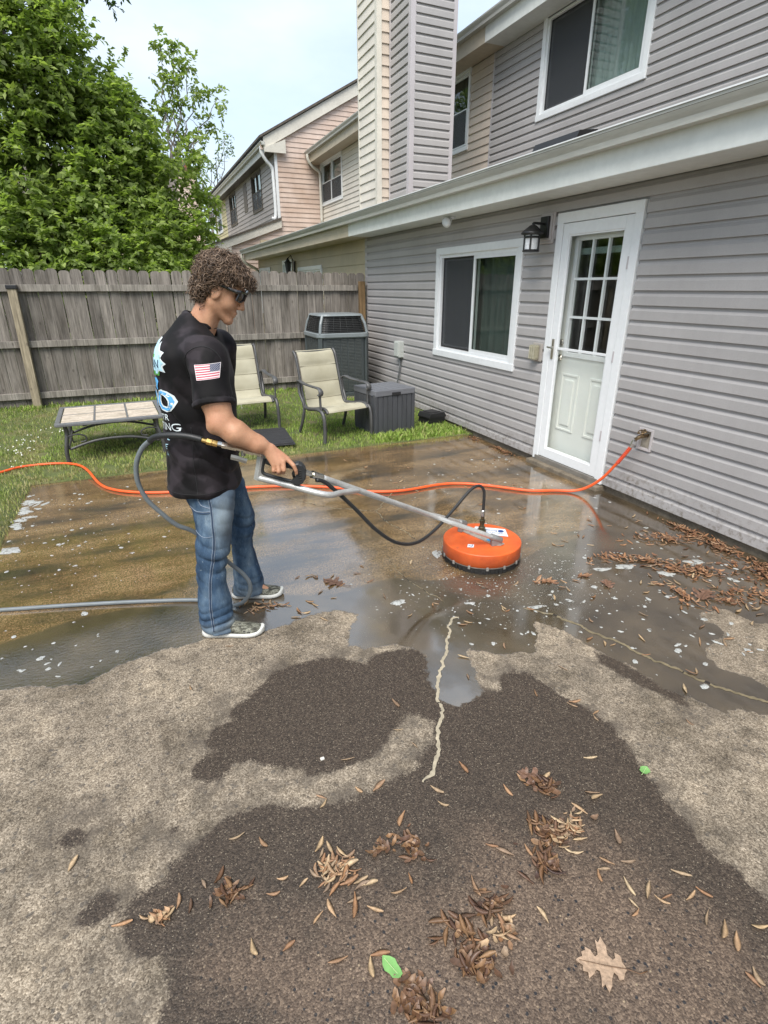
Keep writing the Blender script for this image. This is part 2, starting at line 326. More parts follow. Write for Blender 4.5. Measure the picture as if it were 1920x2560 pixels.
def patio_mat():
    m, t, b, o = NT('wet_concrete'); v = coords(t, rnd=False)
    def attr(n): return nd(t, 'ShaderNodeAttribute', attribute_name=n).outputs['Fac']
    nA = noise(t, v, 7.0, 5.0, 0.6); nB = noise(t, v, 30.0, 4.0, 0.6)
    wobn = math_(t, 'ADD', math_(t, 'MULTIPLY', math_(t, 'SUBTRACT', nA, 0.5), 0.10), math_(t, 'MULTIPLY', math_(t, 'SUBTRACT', nB, 0.5), 0.05))
    filmv = math_(t, 'ADD', attr('film'), wobn)
    film = smooth(t, filmv, -0.003, 0.009)
    deep = smooth(t, filmv, 0.0, 0.12)
    nL = noise(t, v, 2.2, 5.0, 0.6)
    dampv = math_(t, 'ADD', attr('damp'), math_(t, 'ADD', wobn, math_(t, 'MULTIPLY', math_(t, 'SUBTRACT', nL, 0.5), 0.06)))
    damp = math_(t, 'MULTIPLY', smooth(t, math_(t, 'ADD', dampv, math_(t, 'MULTIPLY', math_(t, 'SUBTRACT', noise(t, v, 160.0, 2.0), 0.5), 0.05)), -0.007, 0.015), smooth(t, math_(t, 'ADD', nL, math_(t, 'MULTIPLY', dampv, 2.2)), 0.28, 0.50, 0.62, 1.0))
    halo = math_(t, 'MULTIPLY', smooth(t, dampv, -0.20, 0.03, 0.0, 0.8), smooth(t, noise(t, v, 7.0, 6.0, 0.7), 0.40, 0.62))
    cleanv = math_(t, 'ADD', attr('clean'), math_(t, 'MULTIPLY', wobn, 0.6))
    clean = smooth(t, cleanv, -0.015, 0.03)
    brown = smooth(t, math_(t, 'ADD', attr('brown'), math_(t, 'MULTIPLY', math_(t, 'SUBTRACT', nA, 0.5), 0.5)), -0.12, 0.22)
    # exposed aggregate
    vor = nd(t, 'ShaderNodeTexVoronoi', {'Vector': v, 'Scale': 88.0, 'Randomness': 1.0}, feature='F1')
    wn_ = nd(t, 'ShaderNodeSeparateColor', {'Color': vor.outputs['Color']})
    peb = wn_.outputs[0]; dist = vor.outputs['Distance']
    fine = noise(t, v, 260.0, 3.0, 0.75); med = noise(t, v, 105.0, 4.0, 0.7); big = noise(t, v, 3.1, 6.0, 0.62)
    mott = noise(t, v, 13.0, 5.0, 0.62)
    vg = nd(t, 'ShaderNodeTexVoronoi', {'Vector': nd(t, 'ShaderNodeVectorMath', {0: v, 1: nd(t, 'ShaderNodeVectorMath', {0: nd(t, 'ShaderNodeTexNoise', {'Vector': v, 'Scale': 90.0, 'Detail': 2.0}).outputs['Color'], 'Scale': 0.006}, operation='SCALE').outputs[0]}, operation='ADD').outputs[0], 'Scale': 190.0, 'Randomness': 1.0}, feature='F1')
    gv = nd(t, 'ShaderNodeSeparateColor', {'Color': vg.outputs['Color']}).outputs[1]
    vg2 = nd(t, 'ShaderNodeTexVoronoi', {'Vector': v, 'Scale': 330.0, 'Randomness': 1.0}, feature='F1'); gv2 = nd(t, 'ShaderNodeSeparateColor', {'Color': vg2.outputs['Color']}).outputs[0]
    grain = math_(t, 'ADD', math_(t, 'MULTIPLY', gv, 0.5), math_(t, 'ADD', math_(t, 'MULTIPLY', gv2, 0.3), math_(t, 'MULTIPLY', med, 0.2)))
    dry = ramp(t, grain, [(0.18, (0.095, 0.077, 0.058)), (0.40, (0.175, 0.146, 0.110)), (0.60, (0.245, 0.208, 0.160)), (0.82, (0.37, 0.322, 0.255))])
    dry = mixc(t, 1.0, dry, ramp(t, fine, [(0.32, 0.62), (0.5, 0.97), (0.68, 1.3)]), 'MULTIPLY')
    dry = mixc(t, 1.0, dry, ramp(t, mott, [(0.32, 0.58), (0.46, 0.90), (0.64, 1.15)]), 'MULTIPLY')
    dry = mixc(t, 1.0, dry, ramp(t, big, [(0.34, (0.62, 0.59, 0.55)), (0.50, (1.0, 0.97, 0.94)), (0.68, (1.32, 1.27, 1.20))]), 'MULTIPLY')
    dry = mixc(t, math_(t, 'MULTIPLY', smooth(t, peb, 0.0, 0.07, 1.0, 0.0), 0.6), dry, (0.05, 0.047, 0.045))
    dampc = ramp(t, grain, [(0.2, (0.026, 0.0190, 0.0140)), (0.6, (0.056, 0.0415, 0.030)), (0.85, (0.095, 0.072, 0.052))])
    dampc = mixc(t, smooth(t, gv2, 0.965, 0.985), dampc, (0.20, 0.165, 0.12))
    brc = ramp(t, grain, [(0.18, (0.052, 0.036, 0.026)), (0.45, (0.096, 0.067, 0.047)), (0.65, (0.136, 0.097, 0.068)), (0.85, (0.225, 0.163, 0.115))])
    brc = mixc(t, math_(t, 'MULTIPLY', smooth(t, peb, 0.085, 0.10, 1.0, 0.0), smooth(t, dist, 0.34, 0.48, 1.0, 0.0)), brc, (0.020, 0.020, 0.022))
    brc = mixc(t, math_(t, 'MULTIPLY', smooth(t, peb, 0.955, 0.97), smooth(t, dist, 0.2, 0.3, 1.0, 0.0)), brc, (0.30, 0.23, 0.15))
    dampc = mixc(t, brown, dampc, brc)
    filmd = ramp(t, big, [(0.3, (0.036, 0.027, 0.017)), (0.7, (0.105, 0.078, 0.047))])
    streak = noise(t, nd(t, 'ShaderNodeMapping', {'Vector': v, 'Scale': (0.7, 2.6, 1), 'Rotation': (0, 0, 0.25)}).outputs[0], 1.6, 5.0, 0.6)
    gold = ramp(t, streak, [(0.36, (0.058, 0.046, 0.030)), (0.50, (0.155, 0.100, 0.048)), (0.68, (0.235, 0.160, 0.084))])
    gold = mixc(t, 1.0, gold, ramp(t, grain, [(0.18, 0.42), (0.5, 0.95), (0.82, 1.75)]), 'MULTIPLY')
    gold = mixc(t, 1.0, gold, ramp(t, fine, [(0.3, 0.65), (0.7, 1.25)]), 'MULTIPLY')
    filmc = mixc(t, clean, filmd, gold)
    filmc = mixc(t, 1.0, filmc, ramp(t, fine, [(0.3, 0.75), (0.7, 1.2)]), 'MULTIPLY')
    col = mixc(t, halo, dry, (0.085, 0.07, 0.055)); col = mixc(t, damp, col, dampc); col = mixc(t, film, col, filmc)
    t.links.new(col, b.inputs['Base Color'])
    # gloss
    graincut = noise(t, v, 2.6, 4.0, 0.6)
    rf = smooth(t, graincut, 0.42, 0.66, 0.035, 0.16)
    rd = nd(t, 'ShaderNodeMapRange', {'Value': damp, 'To Min': 0.92, 'To Max': 0.56}).outputs[0]
    rr = nd(t, 'ShaderNodeMix', {'Factor': film, 'A': rd, 'B': rf}).outputs['Result']
    t.links.new(rr, b.inputs['Roughness'])
    t.links.new(nd(t, 'ShaderNodeMapRange', {'Value': film, 'To Min': 1.40, 'To Max': 2.75}).outputs[0], b.inputs['IOR'])
    # relief: aggregate where dry, faint grain and ripples under the film
    agg = math_(t, 'ADD', math_(t, 'MULTIPLY', vg.outputs['Distance'], -0.55), math_(t, 'ADD', math_(t, 'MULTIPLY', med, 0.55), math_(t, 'MULTIPLY', fine, 0.4)))
    fgrain = smooth(t, graincut, 0.42, 0.66, 0.015, 0.13)
    amp = nd(t, 'ShaderNodeMix', {'Factor': film, 'A': 0.85, 'B': fgrain}).outputs['Result']
    rip = noise(t, nd(t, 'ShaderNodeMapping', {'Vector': v, 'Scale': (1, 1.7, 1), 'Rotation': (0, 0, 0.35)}).outputs[0], 34.0, 5.0, 0.7)
    ripamp = math_(t, 'MULTIPLY', film, smooth(t, attr('ripple'), 0.0, 0.3, 0.035, 1.4))
    h = math_(t, 'ADD', math_(t, 'MULTIPLY', agg, amp), math_(t, 'MULTIPLY', rip, ripamp))
    bump(t, b, h, 0.55, 0.006)
    return m
pm = npmesh('patio', Vs, Fp, patio_mat(), True)
pad = np.zeros(len(Vs) - len(P2))
rip_poly = [(-1.3, 2.45), (-0.9, 2.43), (-0.5, 2.32), (-0.1, 2.44), (0.2, 2.45), (0.42, 2.42), (0.30, 2.62), (0.1, 2.78), (-0.3, 2.85), (-0.8, 2.78), (-1.3, 2.8)]
ripple = sdf_poly(P2, rip_poly) + 0.12
cl = np.hypot(P2[:, 0] - 1.85, P2[:, 1] - 2.69)
ripple = np.maximum(ripple, 0.62 - cl)
for nme, arr in (('film', film), ('damp', damp), ('clean', clean), ('brown', brown), ('ripple', ripple)):
    a = pm.attributes.new(nme, 'FLOAT', 'POINT'); a.data.foreach_set('value', np.concatenate([arr, pad]).astype(np.float32))
patio = tag(link('patio', pm), kind='structure')

# pale repair filler squeezed into the cracks
filler = simple('crack_filler', (0.33, 0.285, 0.205), 0.9, var=0.35, vs_=25, bmp=0.6, bs=120)
filler_wet = simple('wet_crack_filler', (0.17, 0.14, 0.085), 0.35, var=0.35, vs_=25, bmp=0.5, bs=120)
CRDARK = simple('crack_gap', (0.018, 0.015, 0.012), 0.9, var=0.3, vs_=40)
def crack_strip(sp, w, z0, zc, seed, brk, name, mt):
    L = []; Rr = []; C_ = []; keep = []; n = len(sp)
    for i, p in enumerate(sp):
        d = (sp[min(i + 1, n - 1)] - sp[max(i - 1, 0)]).normalized(); nrm = Vector((-d.y, d.x, 0))
        off = nrm * (0.014 * mnoise.noise((p.x * 22, p.y * 22, 1.0)) + 0.003 * mnoise.noise((p.x * 75, p.y * 75, 5.0)))
        wl = w * max(0.35, 1.0 + 0.9 * mnoise.noise((p.x * 48, p.y * 48, seed))); wr = w * max(0.35, 1.0 + 0.9 * mnoise.noise((p.x * 48, p.y * 48, seed + 7)))
        fade = min(1, 0.25 + 0.12 * min(i, n - 1 - i))
        L.append(p + off + nrm * wl * fade); Rr.append(p + off - nrm * wr * fade); C_.append(p + off); keep.append(mnoise.noise((p.x * 30, p.y * 30, seed + 3)) > brk)
    mbk = MB(); mbk.smooth = True
    mbk.add([(q.x, q.y, z0) for q in L] + [(q.x, q.y, zc) for q in C_] + [(q.x, q.y, z0) for q in Rr], [f for i in range(n - 1) if keep[i] for f in ((i, i + 1, n + i + 1, n + i), (n + i, n + i + 1, 2 * n + i + 1, 2 * n + i))])
    mbk.build(name, mt, patio)
for pts, w, mt, brk in ((CRACK1, 0.0068, filler, -0.55), (CRACK2, 0.0078, filler_wet, -0.5), (CRACK3, 0.0052, filler_wet, -0.30), (CRACK4, 0.0048, filler_wet, -0.15), (CRACK5, 0.0026, filler_wet, -0.1)):
    sp = spline([(x, y, 0.0) for x, y in pts], 26)
    crack_strip(sp, w * 0.95, 0.0006, 0.0008, 11.0, -9, 'crack_gap', CRDARK); crack_strip(sp, w, 0.0010, 0.0022, 2.0, brk, 'crack_filler', mt)

# ---- grass blades
def grass_mat():
    m, t, b, o = NT('grass_blades'); v = coords(t, rnd=False)
    g = nd(t, 'ShaderNodeNewGeometry'); rnd_ = g.outputs['Random Per Island']
    n = noise(t, v, 1.6, 5.0, 0.65)
    c1 = ramp(t, rnd_, [(0.0, (0.15, 0.25, 0.038)), (0.5, (0.275, 0.415, 0.07)), (0.85, (0.38, 0.51, 0.12)), (1.0, (0.42, 0.38, 0.18))])
    c2 = ramp(t, rnd_, [(0.0, (0.24, 0.21, 0.09)), (0.6, (0.42, 0.35, 0.17)), (1.0, (0.55, 0.47, 0.27))])
    dryf = nd(t, 'ShaderNodeAttribute', attribute_name='straw').outputs['Fac']
    c = mixc(t, dryf, c1, c2)
    c = mixc(t, 1.0, c, ramp(t, n, [(0.3, 0.72), (0.7, 1.2)]), 'MULTIPLY')
    t.links.new(c, b.inputs['Base Color']); b.inputs['Roughness'].default_value = 0.55; b.inputs['Specular IOR Level'].default_value = 0.3
    tr = nd(t, 'ShaderNodeBsdfTranslucent', {'Color': c}); mxs = nd(t, 'ShaderNodeMixShader', {0: 0.3, 1: b.outputs[0], 2: tr.outputs[0]})
    t.links.new(mxs.outputs[0], o.inputs[0]); return m
GRASS = grass_mat()
def blades(name, pts, lo, hi, wlo, whi, straw, mat, lean=0.6):
    n = len(pts); h = rng.uniform(lo, hi, n) ; w = rng.uniform(wlo, whi, n); a = rng.uniform(0, 2 * np.pi, n); ln = rng.uniform(0.1, lean, n) * h; la = rng.uniform(0, 2 * np.pi, n)
    dx, dy = np.cos(a) * w / 2, np.sin(a) * w / 2; lx, ly = np.cos(la) * ln, np.sin(la) * ln
    x, y, z = pts[:, 0], pts[:, 1], pts[:, 2] - 0.004
    Vb = np.empty((n, 5, 3))
    Vb[:, 0] = np.stack([x - dx, y - dy, z], 1); Vb[:, 1] = np.stack([x + dx, y + dy, z], 1)
    Vb[:, 2] = np.stack([x + dx * .8 + lx * .35, y + dy * .8 + ly * .35, z + h * .6], 1); Vb[:, 3] = np.stack([x - dx * .8 + lx * .35, y - dy * .8 + ly * .35, z + h * .6], 1)
    Vb[:, 4] = np.stack([x + lx, y + ly, z + h], 1)
    i0 = np.arange(n)[:, None] * 5
    Fb = np.concatenate([i0 + np.array([[0, 1, 2]]), i0 + np.array([[0, 2, 3]]), i0 + np.array([[3, 2, 4]])])
    me = npmesh(name, Vb.reshape(-1, 3), Fb, mat)
    at = me.attributes.new('straw', 'FLOAT', 'POINT'); at.data.foreach_set('value', np.repeat(straw, 5).astype(np.float32))
    return me
def nval(x, y, s, k): return np.array([mnoise.noise((float(a) * s, float(b) * s, k)) for a, b in zip(x, y)])
n = 150000
px = rng.uniform(-3.6, 3.52, n); py = rng.uniform(2.2, 8.95, n)
keep = (py > 5.49 + rng.normal(0, 0.02, n)) | (px < -1.08 + rng.normal(0, 0.02, n))
px, py = px[keep], py[keep]
cl1 = nval(px, py, 1.3, 0.0); cl2 = nval(px, py, 6.0, 4.0)
edge_d = np.where(px < -1.08, -1.08 - px, py - 5.5); edge_d = np.where((px > -1.08), py - 5.5, np.minimum(-1.08 - px, 9))
right = np.clip((px - 1.2) / 1.5, 0, 1)
strawf = np.clip(0.30 + 0.9 * cl2 + 0.8 * np.exp(-np.maximum(edge_d, 0) / 0.5) * (1 - right) - 0.45 * right - 0.10, 0, 1) * (0.35 + 0.65 * rng.random(len(px)))
bare = (cl2 + 0.35 * nval(px, py, 2.2, 8.0)) < -0.36
far = py > 6.7
thin = rng.random(len(px)) < np.where(far, 0.45, 0.0)
kp = ~bare & ~thin & ~((px > 3.35) & (py > 5.45) & (rng.random(len(px)) < 0.5))
hsc = np.where(right > 0.3, 1.15, 1.0)
pts = np.stack([px, py, lawn_z(px, py)], 1)[kp]
gm = blades('grass', pts, 0.018, 0.048, 0.005, 0.0095, strawf[kp], GRASS)
tag(link('grass', gm), 'short green and straw coloured lawn grass between patio and wooden fence', 'grass', kind='stuff')
# taller weeds by the house wall and the fence foot
n = 2600
wx = np.concatenate([rng.uniform(2.35, 3.5, 1500), rng.uniform(-3.4, 3.4, 900), rng.uniform(-1.62, -1.35, 200)])
wy = np.concatenate([5.52 + np.abs(rng.normal(0, 0.22, 1500)), rng.uniform(8.72, 8.9, 900), rng.uniform(8.62, 8.85, 200)])
weed = blades('weeds', np.stack([wx, wy, lawn_z(wx, wy)], 1), 0.03, 0.075, 0.010, 0.024, np.clip(rng.normal(0.08, 0.15, n), 0, 1), GRASS, 0.9)
tag(link('weeds', weed), 'taller leafy weeds along house wall and fence foot', 'weeds', kind='stuff')
# clover heads
n = 900
qx = np.concatenate([rng.uniform(-3.4, -0.9, 600), rng.uniform(-0.9, 1.2, 220), rng.uniform(-2.6, -1.2, 80)]); qy = np.concatenate([rng.uniform(5.9, 7.6, 600), rng.uniform(6.8, 7.8, 220), rng.uniform(3, 5, 80)])
cq = nval(qx, qy, 2.0, 2.0) > 0.26; qx, qy = qx[cq], qy[cq]
qz = lawn_z(qx, qy) + rng.uniform(0.035, 0.06, len(qx)); r = rng.uniform(0.006, 0.011, len(qx))
o6 = np.array([(1, 0, 0), (0, 1, 0), (-1, 0, 0), (0, -1, 0), (0, 0, 1), (0, 0, -1)], float)
Vc = (np.stack([qx, qy, qz], 1)[:, None, :] + o6[None] * r[:, None, None]).reshape(-1, 3)
t8 = np.array([(0, 1, 4), (1, 2, 4), (2, 3, 4), (3, 0, 4), (1, 0, 5), (2, 1, 5), (3, 2, 5), (0, 3, 5)])
Fc = (np.arange(len(qx))[:, None, None] * 6 + t8[None]).reshape(-1, 3)
tag(link('clover_flowers', npmesh('clover_flowers', Vc, Fc, simple('clover_white', (0.72, 0.72, 0.62), 0.8, var=0.2, vs_=40))), 'tiny white clover heads scattered through the lawn', 'clover', kind='stuff')
# ------------------------------------------------------------------ materials for the buildings
def siding_mat(name, col, dirt=0.25, tint=None, rough=0.5, splash=False):
    m, t, b, o = NT(name); v = coords(t, rnd=False)
    n = noise(t, v, 1.3, 6.0, 0.6); vst = nd(t, 'ShaderNodeMapping', {'Vector': v, 'Scale': (9, 9, 0.9)}).outputs[0]
    st = noise(t, vst, 1.5, 5.0, 0.6); fn = noise(t, v, 140.0, 3.0, 0.6)
    hi = [min(1, x * 1.06) for x in col]; lo = [x * (1 - dirt) for x in (tint or col)]
    c = ramp(t, n, [(0.30, lo), (0.58, col), (0.75, hi)])
    c = mixc(t, 1.0, c, ramp(t, st, [(0.28, 1 - dirt * 0.35), (0.6, 1.0)]), 'MULTIPLY')
    c = mixc(t, 1.0, c, ramp(t, fn, [(0.25, 0.93), (0.7, 1.03)]), 'MULTIPLY')
    if splash:      # mud thrown up by rain on the lowest boards, in spatters
        zz = nd(t, 'ShaderNodeSeparateXYZ', {0: v}).outputs[2]; sp_ = noise(t, v, 26.0, 5.0, 0.7); sp1 = noise(t, v, 3.5, 4.0, 0.6)
        mud = math_(t, 'MULTIPLY', smooth(t, math_(t, 'ADD', zz, math_(t, 'MULTIPLY', sp1, -0.5)), -0.22, 0.10, 1.0, 0.0), smooth(t, sp_, 0.45, 0.66))
        c = mixc(t, math_(t, 'MULTIPLY', mud, 0.7), c, (0.11, 0.085, 0.055))
    oi = nd(t, 'ShaderNodeObjectInfo')
    c = nd(t, 'ShaderNodeVectorMath', {0: c, 'Scale': nd(t, 'ShaderNodeMapRange', {'Value': oi.outputs['Random'], 'To Min': 0.955, 'To Max': 1.03}).outputs[0]}, operation='SCALE').outputs[0]
    t.links.new(c, b.inputs['Base Color'])
    t.links.new(nd(t, 'ShaderNodeMapRange', {'Value': n, 'To Min': rough - 0.1, 'To Max': rough + 0.15}).outputs[0], b.inputs['Roughness'])
    wg = noise(t, nd(t, 'ShaderNodeMapping', {'Vector': v, 'Scale': (14, 1.6, 14)}).outputs[0], 4.0, 4.0)
    bump(t, b, wg, 0.05, 0.004); return m
GREY = siding_mat('grey_vinyl_siding', (0.385, 0.369, 0.363), 0.12, splash=True)
BEIGE = siding_mat('beige_vinyl_siding', (0.62, 0.53, 0.44), 0.18)
CREAM = siding_mat('cream_vinyl_siding', (0.70, 0.655, 0.58), 0.16)
TAN = siding_mat('tan_vinyl_siding', (0.50, 0.42, 0.28), 0.22)
PINK = siding_mat('faded_pink_siding', (0.66, 0.53, 0.455), 0.2, tint=(0.64, 0.47, 0.37))
MAUVE = siding_mat('mauve_siding', (0.36, 0.325, 0.30), 0.2)
YELLOW = siding_mat('yellow_siding', (0.58, 0.52, 0.30), 0.2)
WHITE = simple('white_vinyl', (0.74, 0.76, 0.77), 0.35, var=0.06, vs_=2.5, fine=0.06)
WHITE2 = simple('white_painted_trim', (0.76, 0.78, 0.79), 0.4, var=0.05, vs_=3, fine=0.05)
FASCIA = simple('white_fascia_metal', (0.70, 0.72, 0.69), 0.4, var=0.08, vs_=1.5, fine=0.10)
GUTTER = simple('aged_gutter_metal', (0.50, 0.50, 0.46), 0.42, var=0.16, vs_=1.6, stretch=(3, 0.6, 6), fine=0.15)
CREAMTRIM = simple('cream_trim', (0.66, 0.63, 0.555), 0.5, var=0.12, vs_=1.5, fine=0.12)
BEIGETRIM = simple('beige_trim', (0.52, 0.45, 0.34), 0.5, var=0.15, vs_=1.5, fine=0.12)
GREYTRIM = simple('grey_corner_trim', (0.47, 0.44, 0.45), 0.45, var=0.08, vs_=2)
SHINGLE = simple('asphalt_shingle', (0.10, 0.085, 0.07), 0.95, var=0.4, vs_=9, bmp=0.7, bs=40)
CONC = simple('old_concrete', (0.20, 0.165, 0.12), 0.9, var=0.5, vs_=7, bmp=0.8, bs=30, fine=0.35)
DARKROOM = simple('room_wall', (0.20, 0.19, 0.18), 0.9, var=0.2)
BLACKM = simple('black_powder_coat', (0.012, 0.012, 0.013), 0.42, var=0.3, vs_=12, bmp=0.1)
BLACKP = simple('black_plastic', (0.018, 0.018, 0.020), 0.38, var=0.3, vs_=12, bmp=0.15, bs=60)
CURTAIN = simple('grey_green_curtain', (0.16, 0.19, 0.18), 0.9, var=0.2, vs_=3, stretch=(6, 6, 0.5))
SHEER = simple('white_sheer_curtain', (0.62, 0.68, 0.68), 0.9, var=0.12, vs_=3, stretch=(6, 6, 0.5))
NICKEL = simple('brushed_nickel', (0.52, 0.49, 0.44), 0.32, metal=1.0, var=0.15, vs_=20)
def glass_mat(name, tint, refl=0.9, rough=0.015, ior=1.6):
    m, t, b, o = NT(name); t.nodes.remove(b)
    fr = nd(t, 'ShaderNodeFresnel', {'IOR': ior}); tr = nd(t, 'ShaderNodeBsdfTransparent', {'Color': c4(tint)})
    n = noise(t, coords(t, (1, 1, 1), True), 2.5, 2.0)
    bp_ = nd(t, 'ShaderNodeBump', {'Height': n, 'Strength': 0.05, 'Distance': 0.02})
    gl = nd(t, 'ShaderNodeBsdfGlossy', {'Color': (refl, refl, refl, 1), 'Roughness': rough, 'Normal': bp_.outputs[0]})
    f2 = math_(t, 'MULTIPLY', fr.outputs[0], math_(t, 'SUBTRACT', 1.0, nd(t, 'ShaderNodeNewGeometry').outputs['Backfacing']))
    mxs = nd(t, 'ShaderNodeMixShader', {0: f2, 1: tr.outputs[0], 2: gl.outputs[0]}); t.links.new(mxs.outputs[0], o.inputs[0]); return m
GLASS = glass_mat('window_glass', (0.72, 0.76, 0.74)); GLASSD = glass_mat('storm_door_glass', (0.975, 0.985, 0.98), ior=1.4)
def screen_mat():
    m, t, b, o = NT('insect_screen'); b.inputs['Base Color'].default_value = (0.058, 0.062, 0.068, 1); b.inputs['Roughness'].default_value = 0.6
    tr = nd(t, 'ShaderNodeBsdfTransparent'); mxs = nd(t, 'ShaderNodeMixShader', {0: 0.55, 1: tr.outputs[0], 2: b.outputs[0]})
    t.links.new(mxs.outputs[0], o.inputs[0]); return m
SCREEN = screen_mat()

# ------------------------------------------------------------------ siding made course by course
DUTCH = [(0.0250, 0.0), (0.0225, 0.60), (0.0075, 0.80), (0.0040, 1.05)]     # (depth m, share of the course height)
CLAP = [(0.0200, 0.0), (0.0035, 1.04)]
def prof_d(prof, f):
    for (d0, f0), (d1, f1) in zip(prof, prof[1:]):
        if f0 - 1e-9 <= f <= f1 + 1e-9: return d0 + (d1 - d0) * (f - f0) / (f1 - f0)
    return prof[-1][0]
def siding(wall, axis, plane, spans, z0, z1, h, prof, mat, holes=(), name='siding_board', joints=()):
    """spans: function z -> (u0,u1); axis 0: wall faces -x and runs along y; axis 1: faces -y and runs along x"""
    k = 0; z = z0
    while z < z1 - 0.01:
        zt = min(z + h, z1); u0, u1 = spans(0.5 * (z + zt))
        if u1 - u0 > 0.03:
            us = sorted({u0, u1} | {min(max(e, u0), u1) for hh in holes if hh[3] > z and hh[2] < zt for e in hh[:2]} | {j for kk, j in joints if kk == k and u0 < j < u1})
            jset = {j for kk, j in joints if kk == k}
            run = []
            def flush():
                if not run: return
                mb = MB()
                for a, b_, bands in run:
                    for (za, zb) in bands:
                        fs_ = sorted({(za - z) / h, (zb - z) / h if zb < zt - 1e-6 else min(1.05, (zb - z) / h + 0.05)} | {f for _, f in prof if (za - z) / h < f < (zb - z) / h})
                        poly = [(plane + 0.004, z + fs_[0] * h)] + [(plane - prof_d(prof, f), z + f * h) for f in fs_] + [(plane + 0.004, z + fs_[-1] * h)]
                        if axis == 0: mb.prism([(p[0], p[1]) for p in poly], 1, a, b_)
                        else: mb.prism([(p[0], p[1]) for p in poly], 0, a, b_)
                mb.build(name, mat, wall); run.clear()
            for a, b_ in zip(us, us[1:]):
                if a in jset: flush()
                zs = sorted({z, zt} | {min(max(e, z), zt) for hh in holes if hh[0] < b_ - 1e-6 and hh[1] > a + 1e-6 for e in hh[2:]})
                bands = [(p, q) for p, q in zip(zs, zs[1:]) if not any(hh[0] < b_ - 1e-6 and hh[1] > a + 1e-6 and hh[2] < q - 1e-6 and hh[3] > p + 1e-6 for hh in holes)]
                if bands: run.append((a, b_, bands))
                else: flush()
            flush()
        z += h; k += 1
def backing(name, axis, plane, u0, u1, z0, z1, holes, mat, parent, th=0.1):
    us = sorted({u0, u1} | {e for h in holes for e in h[:2]}); zs = sorted({z0, z1} | {e for h in holes for e in h[2:]}); mb = MB()
    for a, b_ in zip(us, us[1:]):
        for p, q in zip(zs, zs[1:]):
            if any(h[0] <= a + 1e-6 and h[1] >= b_ - 1e-6 and h[2] <= p + 1e-6 and h[3] >= q - 1e-6 for h in holes): continue
            if axis == 0: mb.box(plane, plane + th, a, b_, p, q)
            else: mb.box(a, b_, plane, plane + th, p, q)
    return mb.build(name, mat, parent)
def shrink(h, e=0.02): return (h[0] + e, h[1] - e, h[2] + e, h[3] - e)

